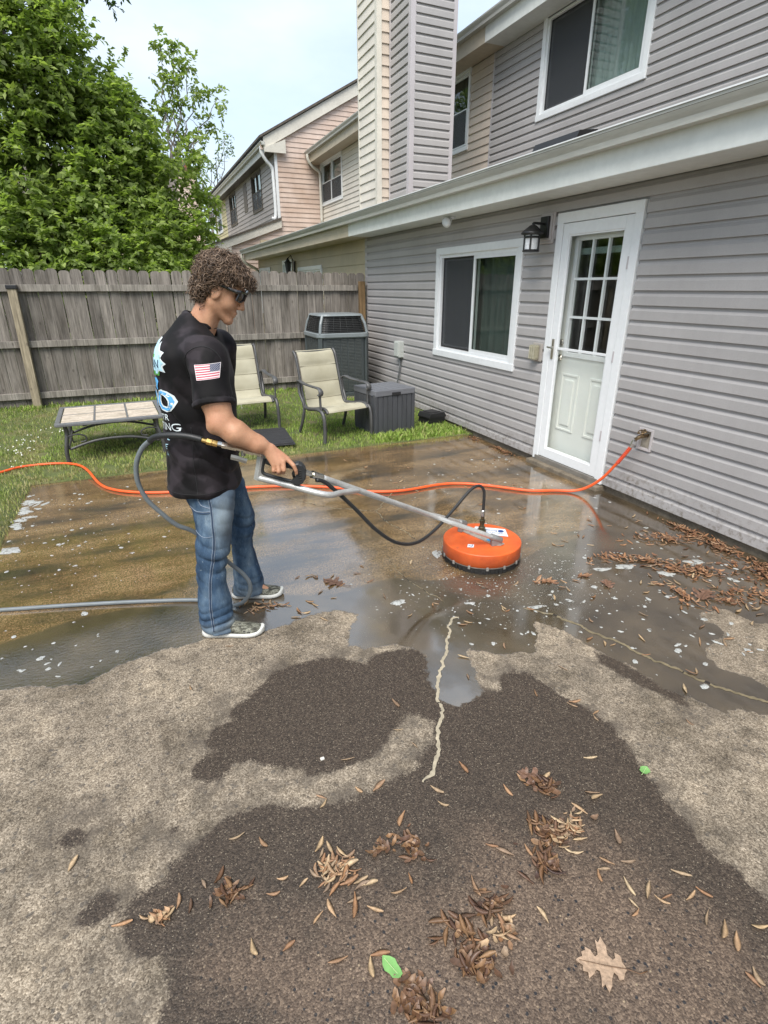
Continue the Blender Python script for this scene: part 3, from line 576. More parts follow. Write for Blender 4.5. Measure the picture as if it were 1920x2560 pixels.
def window(parent, x, y0, y1, z0, z1, cas=0.075, mull=None, double=False, screen=None, curtain=None, wmat=None, proud=0.038, grille=False, label=None):
    """window in a wall that faces -x; window > casing pieces, sash, pane, screen, curtain"""
    wm = wmat or WHITE; mb = MB()
    xo = x - proud
    mb.box(xo, x + 0.03, y0, y1, z1 - cas, z1, 0.006); mb.box(xo - 0.004, x + 0.03, y0 - 0.006, y1 + 0.006, z0, z0 + cas, 0.006)
    mb.box(xo + 0.002, x + 0.03, y0, y0 + cas, z0 + cas - 0.002, z1 - cas + 0.002, 0.006); mb.box(xo + 0.002, x + 0.03, y1 - cas, y1, z0 + cas - 0.002, z1 - cas + 0.002, 0.006)
    w = mb.build('window', wm, parent)
    if label: w['label'] = label
    iy0, iy1, iz0, iz1 = y0 + cas, y1 - cas, z0 + cas, z1 - cas
    fr = MB(); f = 0.035
    fr.box(x - 0.012, x + 0.06, iy0, iy1, iz1 - f, iz1); fr.box(x - 0.012, x + 0.06, iy0, iy1, iz0, iz0 + f)
    fr.box(x - 0.012, x + 0.06, iy0, iy0 + f, iz0 + f, iz1 - f); fr.box(x - 0.012, x + 0.06, iy1 - f, iy1, iz0 + f, iz1 - f)
    fr.build('frame', wm, w)
    jy0, jy1, jz0, jz1 = iy0 + f, iy1 - f, iz0 + f, iz1 - f
    def sash(a, b_, p, q, xs, s=0.034, scr=False):
        sm = MB(); sm.box(xs, xs + 0.03, a, b_, q - s, q); sm.box(xs, xs + 0.03, a, b_, p, p + s); sm.box(xs, xs + 0.03, a, a + s, p + s, q - s); sm.box(xs, xs + 0.03, b_ - s, b_, p + s, q - s)
        sm.build('sash', wm, w)
        MB().box(xs + 0.012, xs + 0.016, a + s, b_ - s, p + s, q - s).build('pane', GLASS, w)
        if scr:
            MB().box(xs - 0.008, xs - 0.006, a + 0.008, b_ - 0.008, p + 0.008, q - 0.008).build('insect_screen', SCREEN, w)
            fm = MB()
            for bx in ((a, a + .018, p, q), (b_ - .018, b_, p, q), (a + .018, b_ - .018, p, p + .018), (a + .018, b_ - .018, q - .018, q)): fm.box(xs - 0.012, xs - 0.001, *bx)
            fm.build('screen_frame', wm if not screen == 'dark' else BLACKM, w)
    if double:
        zm = 0.5 * (jz0 + jz1); parts = [(jy0, jy1)] if mull is None else [(jy0, mull - 0.012), (mull + 0.012, jy1)]
        for a, b_ in parts:
            sash(a, b_, zm - 0.017, jz1, x + 0.022); sash(a, b_, jz0, zm + 0.017, x - 0.008, scr=True)
        if mull is not None: MB().box(x - 0.014, x + 0.06, mull - 0.012, mull + 0.012, jz0, jz1).build('mullion', wm, w)
    else:
        m_ = mull if mull is not None else 0.5 * (jy0 + jy1)
        sash(jy0, m_ + 0.02, jz0, jz1, x - 0.006); sash(m_ - 0.02, jy1, jz0, jz1, x + 0.028, scr=(screen is not None))
    if curtain:
        cmat, ya, yb, dx = curtain; cm = MB(); cm.smooth = True; n = 60; vs_ = []; fs_ = []
        for i in range(n + 1):
            y = ya + (yb - ya) * i / n; xx = x + dx + 0.022 * math.sin(i * 1.15) + 0.012 * math.sin(i * 0.47 + 1)
            vs_ += [(xx, y, iz0 - 0.02), (xx - 0.006 * math.sin(i), y, iz1)]
        fs_ = [(2 * i, 2 * i + 2, 2 * i + 3, 2 * i + 1) for i in range(n)]
        cm.add(vs_, fs_).build('curtain', cmat, w)
    return w
def gutter(parent, x, z, y0, y1, mat, name='gutter'):
    prof = [(x + 0.11, z - 0.095), (x + 0.035, z - 0.095), (x + 0.03, z - 0.06), (x + 0.012, z - 0.035), (x + 0.002, z - 0.018), (x, z), (x + 0.014, z), (x + 0.016, z - 0.012), (x + 0.1, z - 0.012), (x + 0.11, z)]
    return MB().prism(prof, 1, y0, y1).build(name, mat, parent)

# ------------------------------------------------------------------ the grey house
WX = 3.572
house = empty('grey_house', (4.5, 2.0, 0), 'grey vinyl sided house with white back door, windows and white fascia', 'house')
HY0, HY1 = -6.0, 8.9
win_l = (4.768, 6.500, 0.837, 2.088); door_h = (3.358, 4.303, 0.03, 2.2436); spig = (2.923, 3.058, 0.456, 0.631)
wall = backing('wall', 0, WX, HY0, HY1, 0.05, 2.62, [shrink(win_l, 0.05), (3.41, 4.25, 0.05, 2.19)], GREY, house)
jts = [(k, y) for k, y in ((18, 1.86), (19, 1.86), (20, 5.9), (19, 7.3), (18, 7.3), (17, 7.35), (6, 0.9), (9, 2.1), (2, 1.2), (12, 7.6), (5, 7.1))]
siding(wall, 0, WX, lambda z: (HY0, HY1), 0.055, 2.42, 0.105, DUTCH, GREY, holes=[win_l, (door_h[0] - 0.012, door_h[1] + 0.012, 0, 2.2536), spig], joints=jts)
MB().box(WX + 0.012, WX + 0.3, HY0, HY1, -0.3, 0.06, 0.0).build('foundation', CONC, house)
MB().box(WX - 0.02, WX + 0.02, 8.82, 8.9, 0.05, 2.42).build('corner_trim', GREYTRIM, house)
MB().box(3.19, WX + 0.02, HY0, 8.62, 2.365, 2.38).build('soffit', FASCIA, house)
MB().box(3.17, 3.192, HY0, 8.62, 2.3596, 2.60, 0.004).build('fascia', FASCIA, house)
gutter(house, 3.06, 2.6158, HY0, 8.62, GUTTER)
MB().prism([(3.10, 2.56), (5.76, 3.27), (5.76, 3.31), (3.06, 2.60)], 1, HY0, HY1).build('lower_roof', SHINGLE, house)
MB().box(3.052, 3.12, HY0, 8.62, 2.6175, 2.6255).build('drip_edge', WHITE, house)
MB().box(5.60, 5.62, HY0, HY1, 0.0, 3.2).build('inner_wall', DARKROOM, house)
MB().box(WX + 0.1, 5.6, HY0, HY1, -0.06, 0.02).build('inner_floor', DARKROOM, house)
# upper storey
UX = 5.766
uwin = (5.747, 7.70, 3.84, 5.08)
uw = backing('upper_wall', 0, UX, HY0, HY1, 3.2, 5.1, [shrink(uwin, 0.05)], GREY, house)
siding(uw, 0, UX, lambda z: (HY0, HY1 - 0.03), 3.235, 5.05, 0.105, DUTCH, GREY, holes=[uwin])
MB().box(UX - 0.02, UX + 0.02, HY1 - 0.04, HY1, 3.2, 5.05).build('corner_trim', GREYTRIM, house)
MB().box(5.42, UX + 0.02, HY0, 8.65, 5.005, 5.02).build('upper_soffit', FASCIA, house)
MB().box(5.40, 5.422, HY0, 8.65, 5.0, 5.27, 0.004).build('upper_fascia', FASCIA, house)
gutter(house, 5.29, 5.29, HY0, 8.65, GUTTER, 'upper_gutter')
MB().prism([(5.30, 5.28), (9.5, 7.3), (13.7, 5.28)], 1, HY0, HY1).build('roof', SHINGLE, house)
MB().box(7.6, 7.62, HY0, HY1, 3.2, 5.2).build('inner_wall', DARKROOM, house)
MB().box(13.4, 13.5, HY0, HY1, 0.0, 5.3).build('rear_wall', GREY, house)
window(house, WX, *win_l, mull=5.66, screen='dark', curtain=(CURTAIN, 4.8, 6.46, 0.16))
window(house, UX, *uwin, mull=6.765, screen='dark', curtain=(SHEER, 5.8, 6.95, 0.14))
# back door: casing, storm door with full glass, inner steel door with nine lights
mb = MB(); x = WX; px_ = 0.03
for bx in ((3.358, 3.438, 0.045, 2.165), (4.223, 4.303, 0.045, 2.165)): mb.box(x - 0.036, x + 0.05, *bx, 0.005)
mb.box(x - 0.038, x + 0.05, 3.358, 4.303, 2.163, 2.2436, 0.005)
dcas = mb.build('door', WHITE2, house); dcas['label'] = 'white back door behind a full glass storm door'
MB().box(x - 0.044, x + 0.1, 3.40, 4.26, 0.035, 0.085, 0.004).build('threshold', simple('aluminium_sill', (0.32, 0.30, 0.27), 0.5, metal=0.6, var=0.3, vs_=9), dcas)
mb = MB(); s0, s1, t0, t1 = 3.442, 4.219, 0.09, 2.158
for bx in ((s0, 3.520, t0, t1), (4.141, s1, t0, t1)): mb.box(x - 0.030, x + 0.004, *bx, 0.004)
mb.box(x - 0.030, x + 0.004, 3.520, 4.141, 2.068, t1, 0.004); mb.box(x - 0.030, x + 0.004, 3.520, 4.141, t0, 0.178, 0.004)
for bx in ((3.520, 3.532, .178, 2.068), (4.129, 4.141, .178, 2.068), (3.532, 4.129, .178, .19), (3.532, 4.129, 2.056, 2.068)): mb.box(x - 0.022, x - 0.004, *bx)
storm = mb.build('storm_door', WHITE2, dcas)
MB().box(x - 0.012, x - 0.008, 3.532, 4.129, 0.19, 2.056).build('storm_glass', GLASSD, dcas)
MB().box(x - 0.026, x - 0.006, 3.532, 4.129, 1.118, 1.140, 0.003).build('glass_bar', WHITE2, dcas)
for hz in (0.42, 1.08, 1.78): MB().box(x - 0.037, x - 0.028, 3.430, 3.448, hz, hz + 0.09, 0.002).build('hinge', GREYTRIM, dcas)
hm = MB(); hm.box(x - 0.040, x - 0.030, 4.168, 4.196, 1.03, 1.21, 0.006); hm.tube([(x - 0.04, 4.182, 1.135), (x - 0.075, 4.182, 1.135)], 0.008, 8); hm.tube([(x - 0.072, 4.215, 1.137), (x - 0.075, 4.17, 1.135), (x - 0.072, 4.13, 1.130)], 0.008, 8)
hm.build('door_handle', NICKEL, dcas)
dx = x + 0.075; INN = simple('off_white_steel_door', (0.76, 0.765, 0.72), 0.45, var=0.05, vs_=2)
mb = MB(); ly0, ly1, lz0, lz1 = 3.585, 4.125, 1.085, 2.035
for bx in ((3.41, ly0, 0.05, 2.15), (ly1, 4.25, 0.05, 2.15), (ly0, ly1, lz1, 2.15), (ly0, ly1, 0.05, lz0)): mb.box(dx, dx + 0.04, *bx)
inner = mb.build('inner_door', INN, dcas)
mb = MB()
for bx in ((ly0 - 0.03, ly0 + 0.012, lz0 - 0.03, lz1 + 0.03), (ly1 - 0.012, ly1 + 0.03, lz0 - 0.03, lz1 + 0.03), (ly0 + 0.012, ly1 - 0.012, lz0 - 0.03, lz0 + 0.012), (ly0 + 0.012, ly1 - 0.012, lz1 - 0.012, lz1 + 0.03)): mb.box(dx - 0.014, dx + 0.02, *bx, 0.004)
mb.build('light_frame', WHITE2, dcas)
wy, wz = (ly1 - ly0) / 3, (lz1 - lz0) / 3
for i in range(1, 3):
    MB().box(dx - 0.006, dx + 0.018, ly0 + i * wy - 0.01, ly0 + i * wy + 0.01, lz0, lz1).build('muntin', WHITE2, dcas)
    MB().box(dx - 0.008, dx + 0.016, ly0, ly1, lz0 + i * wz - 0.01, lz0 + i * wz + 0.01).build('muntin', WHITE2, dcas)
for i in range(3):
    for j in range(3): MB().box(dx + 0.02, dx + 0.024, ly0 + i * wy + .01, ly0 + (i + 1) * wy - .01, lz0 + j * wz + .01, lz0 + (j + 1) * wz - .01).build('pane', GLASS, dcas)
MB().box(dx + 0.05, dx + 0.06, ly0 - .02, ly1 + .02, lz1 - 0.12, lz1 - 0.07).build('blind_rail', SHEER, dcas)
for ya, yb in ((3.535, 3.765), (3.905, 4.135)):
    mb = MB(); za, zb = 0.37, 0.905
    for e, dd in ((0.0, 0.010), (0.022, 0.004), (0.055, 0.012)):
        if e == 0.022: continue
        mb.box(dx - dd, dx + 0.002, ya + e, yb - e, za + e, zb - e, 0.006 if e else 0.004) if e else None
    for bx in ((ya, ya + .02, za, zb), (yb - .02, yb, za, zb), (ya + .02, yb - .02, za, za + .02), (ya + .02, yb - .02, zb - .02, zb)): mb.box(dx - 0.009, dx + 0.002, *bx, 0.004)
    mb.build('door_panel', INN, dcas)
for zz, r in ((1.035, 0.027), (1.175, 0.028)):
    Mx = Matrix.Translation((dx - 0.001, 4.19, zz)) @ Matrix.Rotation(-math.pi / 2, 4, 'Y'); kb = MB(); kb.smooth = True
    kb.lathe([(0.030, 0.0), (0.030, 0.006), (0.012, 0.01), (0.012, 0.025), (r * 0.8, 0.03), (r, 0.042), (r * 0.85, 0.055), (0.004, 0.06)] if zz < 1.1 else [(r, 0), (r, 0.012), (0.02, 0.016), (0.006, 0.018)], 16, Mx)
    kb.build('door_knob' if zz < 1.1 else 'deadbolt', NICKEL, dcas)
MB().box(x - 0.10, x + 0.02, 3.34, 4.32, -0.02, 0.038, 0.01).build('door_step', CONC, house)
# chimney of the grey house
CH = (3.97, 4.66, 8.20, 8.895)
chm = MB().box(CH[0] + 0.012, CH[1] - 0.012, CH[2] + 0.012, CH[3] - 0.002, 2.6, 7.6).build('chimney', GREY, house)
siding(chm, 0, CH[0] + 0.012, lambda z: (CH[2] + 0.06, CH[3] - 0.05), 2.70, 7.5, 0.105, DUTCH, GREY)
siding(chm, 1, CH[2] + 0.012, lambda z: (CH[0] + 0.06, CH[1] - 0.05), 2.70, 7.5, 0.105, DUTCH, GREY)
mb = MB(); e = 0.008
mb.box(CH[0] - e, CH[0] + 0.07, CH[2] - e, CH[2] + 0.004, 2.6, 7.6); mb.box(CH[0] - e, CH[0] + 0.004, CH[2] + 0.004, CH[2] + 0.07, 2.6, 7.6)
mb.box(CH[1] - 0.055, CH[1] + e, CH[2] - e, CH[2] + 0.004, 2.6, 7.6); mb.box(CH[1] - 0.004, CH[1] + e, CH[2] + 0.004, CH[2] + 0.06, 2.6, 7.6)
mb.box(CH[0] - e, CH[0] + 0.004, CH[3] - 0.055, CH[3] - 0.004, 2.6, 7.6)
mb.build('corner_trim', GREYTRIM, chm)
# low roof vent that shows above the gutter
mb = MB(); mb.prism([(3.80, 2.70), (3.80, 2.83), (3.85, 2.93), (4.05, 2.955), (4.1, 2.8)], 1, 4.52, 5.14)
mb.build('roof_vent', BLACKM, house)

# ------------------------------------------------------------------ things fixed to the wall
# lantern
lan = empty('wall_lantern', (WX, 4.44, 2.0), 'black wall lantern with frosted glass between window and door', 'lantern')
mb = MB(); mb.box(WX - 0.035, WX - 0.01, 4.345, 4.535, 2.015, 2.27, 0.02); mb.box(WX - 0.048, WX - 0.033, 4.365, 4.515, 2.04, 2.245, 0.012); mb.build('mounting_block', simple('grey_plastic_block', (0.42, 0.39, 0.38), 0.5, var=0.08), lan)
mb = MB(); mb.box(WX - 0.072, WX - 0.046, 4.385, 4.495, 2.06, 2.235, 0.006); mb.build('back_plate', BLACKM, lan)
cx, cy = WX - 0.19, 4.44
mb = MB(); mb.tube([(WX - 0.06, cy, 2.175), (cx + 0.02, cy, 2.178), (cx, cy, 2.176)], 0.011, 8); mb.tube([(cx, cy, 2.178), (cx, cy, 2.14)], 0.012, 8); mb.build('arm', BLACKM, lan)
T = Matrix.Translation((cx, cy, 0))
mb = MB(); mb.smooth = True; mb.lathe([(0.012, 2.165), (0.03, 2.158), (0.045, 2.145), (0.088, 2.112), (0.098, 2.100), (0.098, 2.088), (0.07, 2.082), (0.05, 2.082)], 20, T); mb.build('cap', BLACKM, lan)
mb = MB(); mb.smooth = True; mb.lathe([(0.058, 2.085), (0.056, 1.962)], 20, T, cap=False); mb.build('frosted_glass', simple('frosted_glass', (0.62, 0.64, 0.66), 0.5, var=0.25, vs_=40, bmp=0.5, bs=60), lan)
mb = MB()
for k in range(4):
    a = math.pi / 4 + k * math.pi / 2; q = Vector((math.cos(a), math.sin(a), 0)) * 0.064
    mb.tube([(cx + q.x, cy + q.y, 2.09), (cx + q.x, cy + q.y, 1.955)], 0.008, 6)
mb.lathe([(0.066, 2.072), (0.069, 2.064), (0.066, 2.056)], 20, T, cap=False); mb.build('cage', BLACKM, lan)
mb = MB(); mb.lathe([(0.060, 1.945), (0.074, 1.947), (0.076, 1.958), (0.062, 1.966)], 20, T); mb.build('base_ring', BLACKM, lan)
# covered outlet
ob = empty('outlet_cover', (WX, 4.41, 1.05), 'weathered bubble cover outlet box beside the door casing', 'outlet')
MB().box(WX - 0.035, WX - 0.012, 4.335, 4.475, 0.985, 1.155, 0.012).build('mounting_block', simple('taupe_plastic', (0.36, 0.33, 0.30), 0.5, var=0.1), ob)
MB().box(WX - 0.095, WX - 0.034, 4.36, 4.458, 1.0, 1.14, 0.018).build('bubble_cover', simple('aged_clear_cover', (0.30, 0.28, 0.20), 0.3, var=0.35, vs_=22, coat=0.4), ob)
mb = MB()
for k in range(3): mb.box(WX - 0.099, WX - 0.094, 4.372 + 0.03 * k, 4.384 + 0.03 * k, 1.012, 1.128)
mb.build('cover_rib', simple('aged_clear_rib', (0.42, 0.40, 0.31), 0.3, var=0.3, vs_=22), ob)
# floodlight under soffit
fl = empty('soffit_light', (3.36, 5.88, 2.365), 'small white floodlight fixed under the soffit', 'light')
mb = MB(); mb.lathe([(0.055, 2.366), (0.055, 2.348), (0.035, 2.343)], 16, Matrix.Translation((3.36, 5.88, 0))); mb.build('base_plate', WHITE, fl)
mb = MB(); mb.smooth = True; mb.lathe([(0.022, 0), (0.030, 0.03), (0.05, 0.09), (0.052, 0.1), (0.0, 0.102)], 16, Matrix.Translation((3.35, 5.86, 2.335)) @ Matrix.Rotation(R(-115), 4, 'Y') @ Matrix.Rotation(R(30), 4, 'X')); mb.build('lamp_head', WHITE, fl)
# spigot plate and tap
sp = empty('wall_spigot', (WX, 2.99, 0.54), 'brass garden tap in a grey wall plate right of the door', 'spigot')
mb = MB(); y0, y1, z0, z1 = spig
for bx in ((y0, y0 + .018, z0, z1), (y1 - .018, y1, z0, z1), (y0 + .018, y1 - .018, z0, z0 + .018), (y0 + .018, y1 - .018, z1 - .018, z1)): mb.box(WX - 0.032, WX + 0.0, *bx, 0.003)
mb.build('plate_frame', simple('grey_block_trim', (0.46, 0.43, 0.43), 0.45, var=0.06), sp)
MB().box(WX - 0.006, WX + 0.0, y0 + .016, y1 - .016, z0 + .016, z1 - .016).build('plate_recess', simple('stained_recess', (0.28, 0.25, 0.20), 0.6, var=0.4, vs_=14), sp)
BRASS = simple('tarnished_brass', (0.16, 0.11, 0.06), 0.45, metal=0.7, var=0.5, vs_=30, bmp=0.3, bs=90)
ty, tz = 2.985, 0.575
mb = MB(); mb.smooth = True; mb.tube([(WX - 0.004, ty, tz), (WX - 0.06, ty, tz), (WX - 0.085, ty + 0.012, tz - 0.006), (WX - 0.105, ty + 0.03, tz - 0.03)], [0.013, 0.014, 0.016, 0.014], 10); mb.tube([(WX - 0.06, ty, tz), (WX - 0.075, ty, tz + 0.035)], 0.009, 8); mb.build('tap_body', BRASS, sp)
mb = MB(); Mh = Matrix.Translation((WX - 0.078, ty, tz + 0.037)) @ Matrix.Rotation(R(-25), 4, 'Y')
ring = [Mh @ Vector((0.030 * (1 + 0.12 * math.cos(5 * a)) * math.cos(a), 0.030 * (1 + 0.12 * math.cos(5 * a)) * math.sin(a), 0)) for a in [2 * math.pi * k / 30 for k in range(31)]]
mb.smooth = True; mb.tube(ring, 0.0045, 6, cap=False)
for k in range(5): mb.tube([Mh @ Vector((0, 0, 0)), Mh @ Vector((0.03 * math.cos(k * 1.2566), 0.03 * math.sin(k * 1.2566), 0))], 0.003, 5)
mb.build('tap_handle', BRASS, sp)
# electrical disconnect and conduit
ds = empty('disconnect_box', (WX, 7.6, 0.8), 'pale grey electrical disconnect box with conduit on the wall', 'electrical box')
PG = simple('pale_grey_metal', (0.48, 0.50, 0.47), 0.45, var=0.08, vs_=9)
MB().box(WX - 0.10, WX - 0.008, 7.42, 7.58, 0.70, 0.925, 0.008).build('box', PG, ds)
MB().box(WX - 0.112, WX - 0.099, 7.43, 7.57, 0.715, 0.912, 0.006).build('cover', PG, ds)
mb = MB(); mb.smooth = True; mb.tube(spline([(WX - 0.05, 7.5, 0.71), (WX - 0.05, 7.49, 0.55), (WX - 0.055, 7.53, 0.40), (WX - 0.06, 7.62, 0.2), (WX - 0.08, 7.8, 0.12)], 8), 0.013, 8); mb.build('conduit', simple('grey_conduit', (0.16, 0.165, 0.17), 0.55, var=0.15), ds)
# ------------------------------------------------------------------ neighbouring beige unit (same row, beyond the fence line)
nb = empty('beige_house', (4.5, 13, 0), 'beige row house joined to the grey house beyond the fence', 'house')
BY0, BY1 = 8.9, 17.3
lw = [(11.2, 12.95, 0.85, 2.06), (13.45, 14.35, 0.05, 2.25), (15.7, 17.1, 0.95, 2.15)]
bw = backing('wall', 0, WX, BY0, BY1, 0.05, 2.62, [shrink(h, 0.05) for h in lw], TAN, nb)
siding(bw, 0, WX, lambda z: (BY0, BY1), 0.10, 2.42, 0.19, CLAP, TAN, holes=lw)
MB().box(WX + 0.1, 5.6, BY1 - 0.1, BY1, 0.05, 2.9).build('end_wall', TAN, nb)
window(nb, WX, *lw[0], double=True, mull=12.07); window(nb, WX, *lw[2], double=True)
mb = MB(); mb.box(WX - 0.03, WX + 0.05, 13.45, 13.52, 0.05, 2.25); mb.box(WX - 0.03, WX + 0.05, 14.28, 14.35, 0.05, 2.25); mb.box(WX - 0.032, WX + 0.05, 13.45, 14.35, 2.16, 2.25); mb.box(WX, WX + 0.04, 13.52, 14.28, 0.05, 2.16)
mb.build('door', WHITE2, nb)
MB().box(3.19, WX + 0.02, 8.62, BY1, 2.365, 2.38).build('soffit', BEIGETRIM, nb)
MB().box(3.17, 3.192, 8.625, BY1, 2.36, 2.60).build('fascia', BEIGETRIM, nb)
gutter(nb, 3.06, 2.6158, 8.625, BY1, GUTTER)
MB().prism([(3.10, 2.56), (5.76, 3.27), (5.76, 3.31), (3.06, 2.60)], 1, HY1 + 0.005, BY1).build('lower_roof', SHINGLE, nb)
MB().box(3.052, 3.12, 8.625, BY1, 2.6175, 2.6255).build('drip_edge', WHITE, nb)
MB().box(5.60, 5.62, BY0, BY1, 0.0, 3.2).build('inner_wall', DARKROOM, nb)
mb = MB(); mb.smooth = True; mb.tube(spline([(3.11, 17.22, 2.53), (3.11, 17.22, 2.42), (3.22, 17.24, 2.28), (3.50, 17.25, 2.12), (3.52, 17.25, 1.9), (3.52, 17.25, 0.2)], 6), 0.04, 8); mb.build('downspout', CREAMTRIM, nb)
uws = [(9.56, 10.7, 3.85, 5.05), (15.99, 17.86, 3.89, 5.04)]
uB = backing('upper_wall', 0, UX, BY0, 18.0, 3.2, 5.1, [shrink(h, 0.05) for h in uws], BEIGE, nb)
siding(uB, 0, UX, lambda z: (BY0, 11.2), 3.235, 5.05, 0.118, CLAP, BEIGE, holes=uws)
siding(uB, 0, UX, lambda z: (11.2, 18.0), 3.235, 5.05, 0.118, CLAP, CREAM, holes=uws)
window(nb, UX, *uws[0], cas=0.05, double=True, curtain=(CURTAIN, 9.6, 10.65, 0.2)); window(nb, UX, *uws[1], cas=0.05, double=True, mull=16.93, curtain=(SHEER, 16.0, 17.8, 0.25))
MB().box(7.6, 7.62, BY0, 18.0, 3.2, 5.2).build('inner_wall', DARKROOM, nb)
MB().box(5.42, UX + 0.02, 8.655, 18.0, 5.005, 5.02).build('upper_soffit', BEIGETRIM, nb)
MB().box(5.40, 5.422, 8.655, 18.0, 5.0, 5.27).build('upper_fascia', BEIGETRIM, nb)
gutter(nb, 5.29, 5.29, 8.655, 17.95, GUTTER, 'upper_gutter')
MB().prism([(5.30, 5.28), (9.5, 7.3), (13.7, 5.28)], 1, HY1 + 0.01, 18.0).build('roof', SHINGLE, nb)
mb = MB(); mb.smooth = True; mb.tube(spline([(5.34, 17.75, 5.20), (5.34, 17.75, 5.08), (5.45, 17.76, 4.93), (5.68, 17.78, 4.78), (5.70, 17.78, 4.6), (5.70, 17.78, 3.4)], 6), 0.045, 8); mb.build('downspout', CREAMTRIM, nb)
BC = (3.775, 4.55, 8.905, 9.66)
bch = MB().box(BC[0] + 0.012, BC[1], BC[2] + 0.012, BC[3], 2.6, 7.8).build('chimney', CREAM, nb)
siding(bch, 0, BC[0] + 0.012, lambda z: (BC[2] + 0.06, BC[3] - 0.03), 2.70, 7.7, 0.128, CLAP, CREAM)
siding(bch, 1, BC[2] + 0.012, lambda z: (BC[0] + 0.06, 3.965), 2.70, 7.7, 0.128, CLAP, BEIGE)
mb = MB(); mb.box(BC[0] - e, BC[0] + 0.07, BC[2] - e, BC[2] + 0.004, 2.6, 7.8); mb.box(BC[0] - e, BC[0] + 0.004, BC[2] + 0.004, BC[2] + 0.07, 2.6, 7.8); mb.box(BC[0] - e, BC[0] + 0.004, BC[3] - 0.03, BC[3] + 0.01, 2.6, 7.8)
mb.build('corner_trim', CREAMTRIM, bch)
# lantern of the neighbour, its top peeking over the fence
nl = empty('wall_lantern', (WX, 13.25, 2.05), 'small dark lantern on tan wall showing above the fence', 'lantern')
mb = MB(); mb.box(WX - 0.05, WX - 0.015, 13.2, 13.3, 1.95, 2.2); mb.tube([(WX - 0.04, 13.25, 2.2), (WX - 0.1, 13.25, 2.32), (WX - 0.16, 13.25, 2.26)], 0.012, 6); mb.build('bracket', BLACKM, nl)
mb = MB(); mb.lathe([(0.01, 2.27), (0.05, 2.2), (0.09, 2.17), (0.075, 2.16), (0.05, 1.95), (0.03, 1.93)], 6, Matrix.Translation((WX - 0.17, 13.25, 0))); mb.build('lamp_body', BLACKM, nl)

# ------------------------------------------------------------------ pink gabled unit further along
pk = empty('pink_house', (5.5, 18.2, 0), 'faded pink sided row house with cream rake boards and mauve rear wall', 'house')
YC = 18.05; XR = 4.44
def pspan(z):
    if z < 3.36: return (max(2.45, XR - (3.36 - z) / 0.36), 9.0)
    if z < 5.30: return (XR, 9.0)
    return (4.19 + (z - 5.42) / 0.55, 9.0)
mb = MB(); mb.prism([(2.45, 0.05), (9.0, 0.05), (9.0, 7.9), (4.4, 5.45), (XR, 5.3), (XR, 3.4), (2.45, 2.68)], 1, YC, YC + 0.12)
pw = mb.build('side_wall', PINK, pk)
siding(pw, 1, YC, pspan, 2.2, 7.6, 0.128, CLAP, PINK)
def slab(name, pts, th, y0, y1, mat, parent):
    (xa, za), (xb, zb) = pts
    return MB().prism([(xa, za), (xb, zb), (xb, zb - th), (xa, za - th)], 1, y0, y1).build(name, mat, parent)
slab('rake_board', [(4.12, 5.56), (8.6, 8.02)], 0.30, YC - 0.10, YC - 0.04, CREAMTRIM, pk)
MB().prism([(4.12, 5.30), (4.12, 5.20), (4.74, 5.20), (4.74, 5.54)], 1, YC - 0.16, YC - 0.101).build('eave_return', CREAMTRIM, pk)
slab('roof', [(4.0, 5.58), (9.2, 8.44)], 0.06, YC - 0.16, 27.4, SHINGLE, pk)
slab('lower_rake_board', [(2.3, 2.76), (4.5, 3.54)], 0.23, YC - 0.10, YC - 0.04, CREAMTRIM, pk)
MB().prism([(2.28, 2.56), (2.28, 2.44), (2.95, 2.44), (2.95, 2.74)], 1, YC - 0.15, YC - 0.101).build('eave_return', CREAMTRIM, pk)
slab('lower_roof', [(2.2, 2.76), (4.5, 3.58)], 0.05, YC - 0.14, 27.4, SHINGLE, pk)
MB().box(XR - 0.02, XR + 0.06, YC - 0.022, YC - 0.002, 3.4, 5.3).build('corner_trim', WHITE2, pk)
pws = [(20.0, 21.55, 4.0, 5.16), (22.5, 23.1, 4.2, 5.1), (24.8, 26.3, 4.0, 5.16)]
pr = backing('rear_wall', 0, XR, YC, 27.4, 3.2, 5.3, [shrink(h, 0.05) for h in pws if h is not pws[1]], MAUVE, pk)
siding(pr, 0, XR, lambda z: (YC, 27.4), 3.35, 5.25, 0.135, CLAP, MAUVE, holes=pws)
BRONZE = simple('bronze_frame', (0.09, 0.075, 0.06), 0.5, var=0.2)
for h, mu in ((pws[0], 20.75), (pws[2], 25.5)): window(pk, XR, *h, cas=0.04, double=True, mull=mu, wmat=BRONZE, curtain=(SHEER, h[0] + .05, mu, 0.2))
mb = MB(); mb.box(XR - 0.03, XR + 0.02, 22.5, 23.1, 4.2, 5.1, 0.01); mb.build('shutter', BRONZE, pk)
MB().box(5.9, 5.92, YC, 27.4, 3.2, 5.3).build('inner_wall', DARKROOM, pk)
MB().box(4.16, XR + 0.02, YC, 31.0, 5.20, 5.215).build('soffit', BRONZE, pk)
MB().box(4.14, 4.162, YC - 0.04, 31.0, 5.19, 5.42).build('fascia', GUTTER, pk)
gutter(pk, 4.03, 5.46, YC - 0.15, 31.0, GUTTER)
mb = MB(); mb.smooth = True; mb.tube(spline([(4.08, YC + 0.05, 5.36), (4.08, YC + 0.05, 5.2), (4.2, YC + 0.06, 5.02), (4.36, YC + 0.08, 4.85), (4.38, YC + 0.08, 4.6), (4.38, YC + 0.08, 3.65), (4.26, YC + 0.06, 3.55)], 6), 0.05, 8); mb.build('downspout', WHITE2, pk)
MB().box(2.46, 2.55, YC, 31.0, 0.05, 2.6).build('lower_rear_wall', PINK, pk)
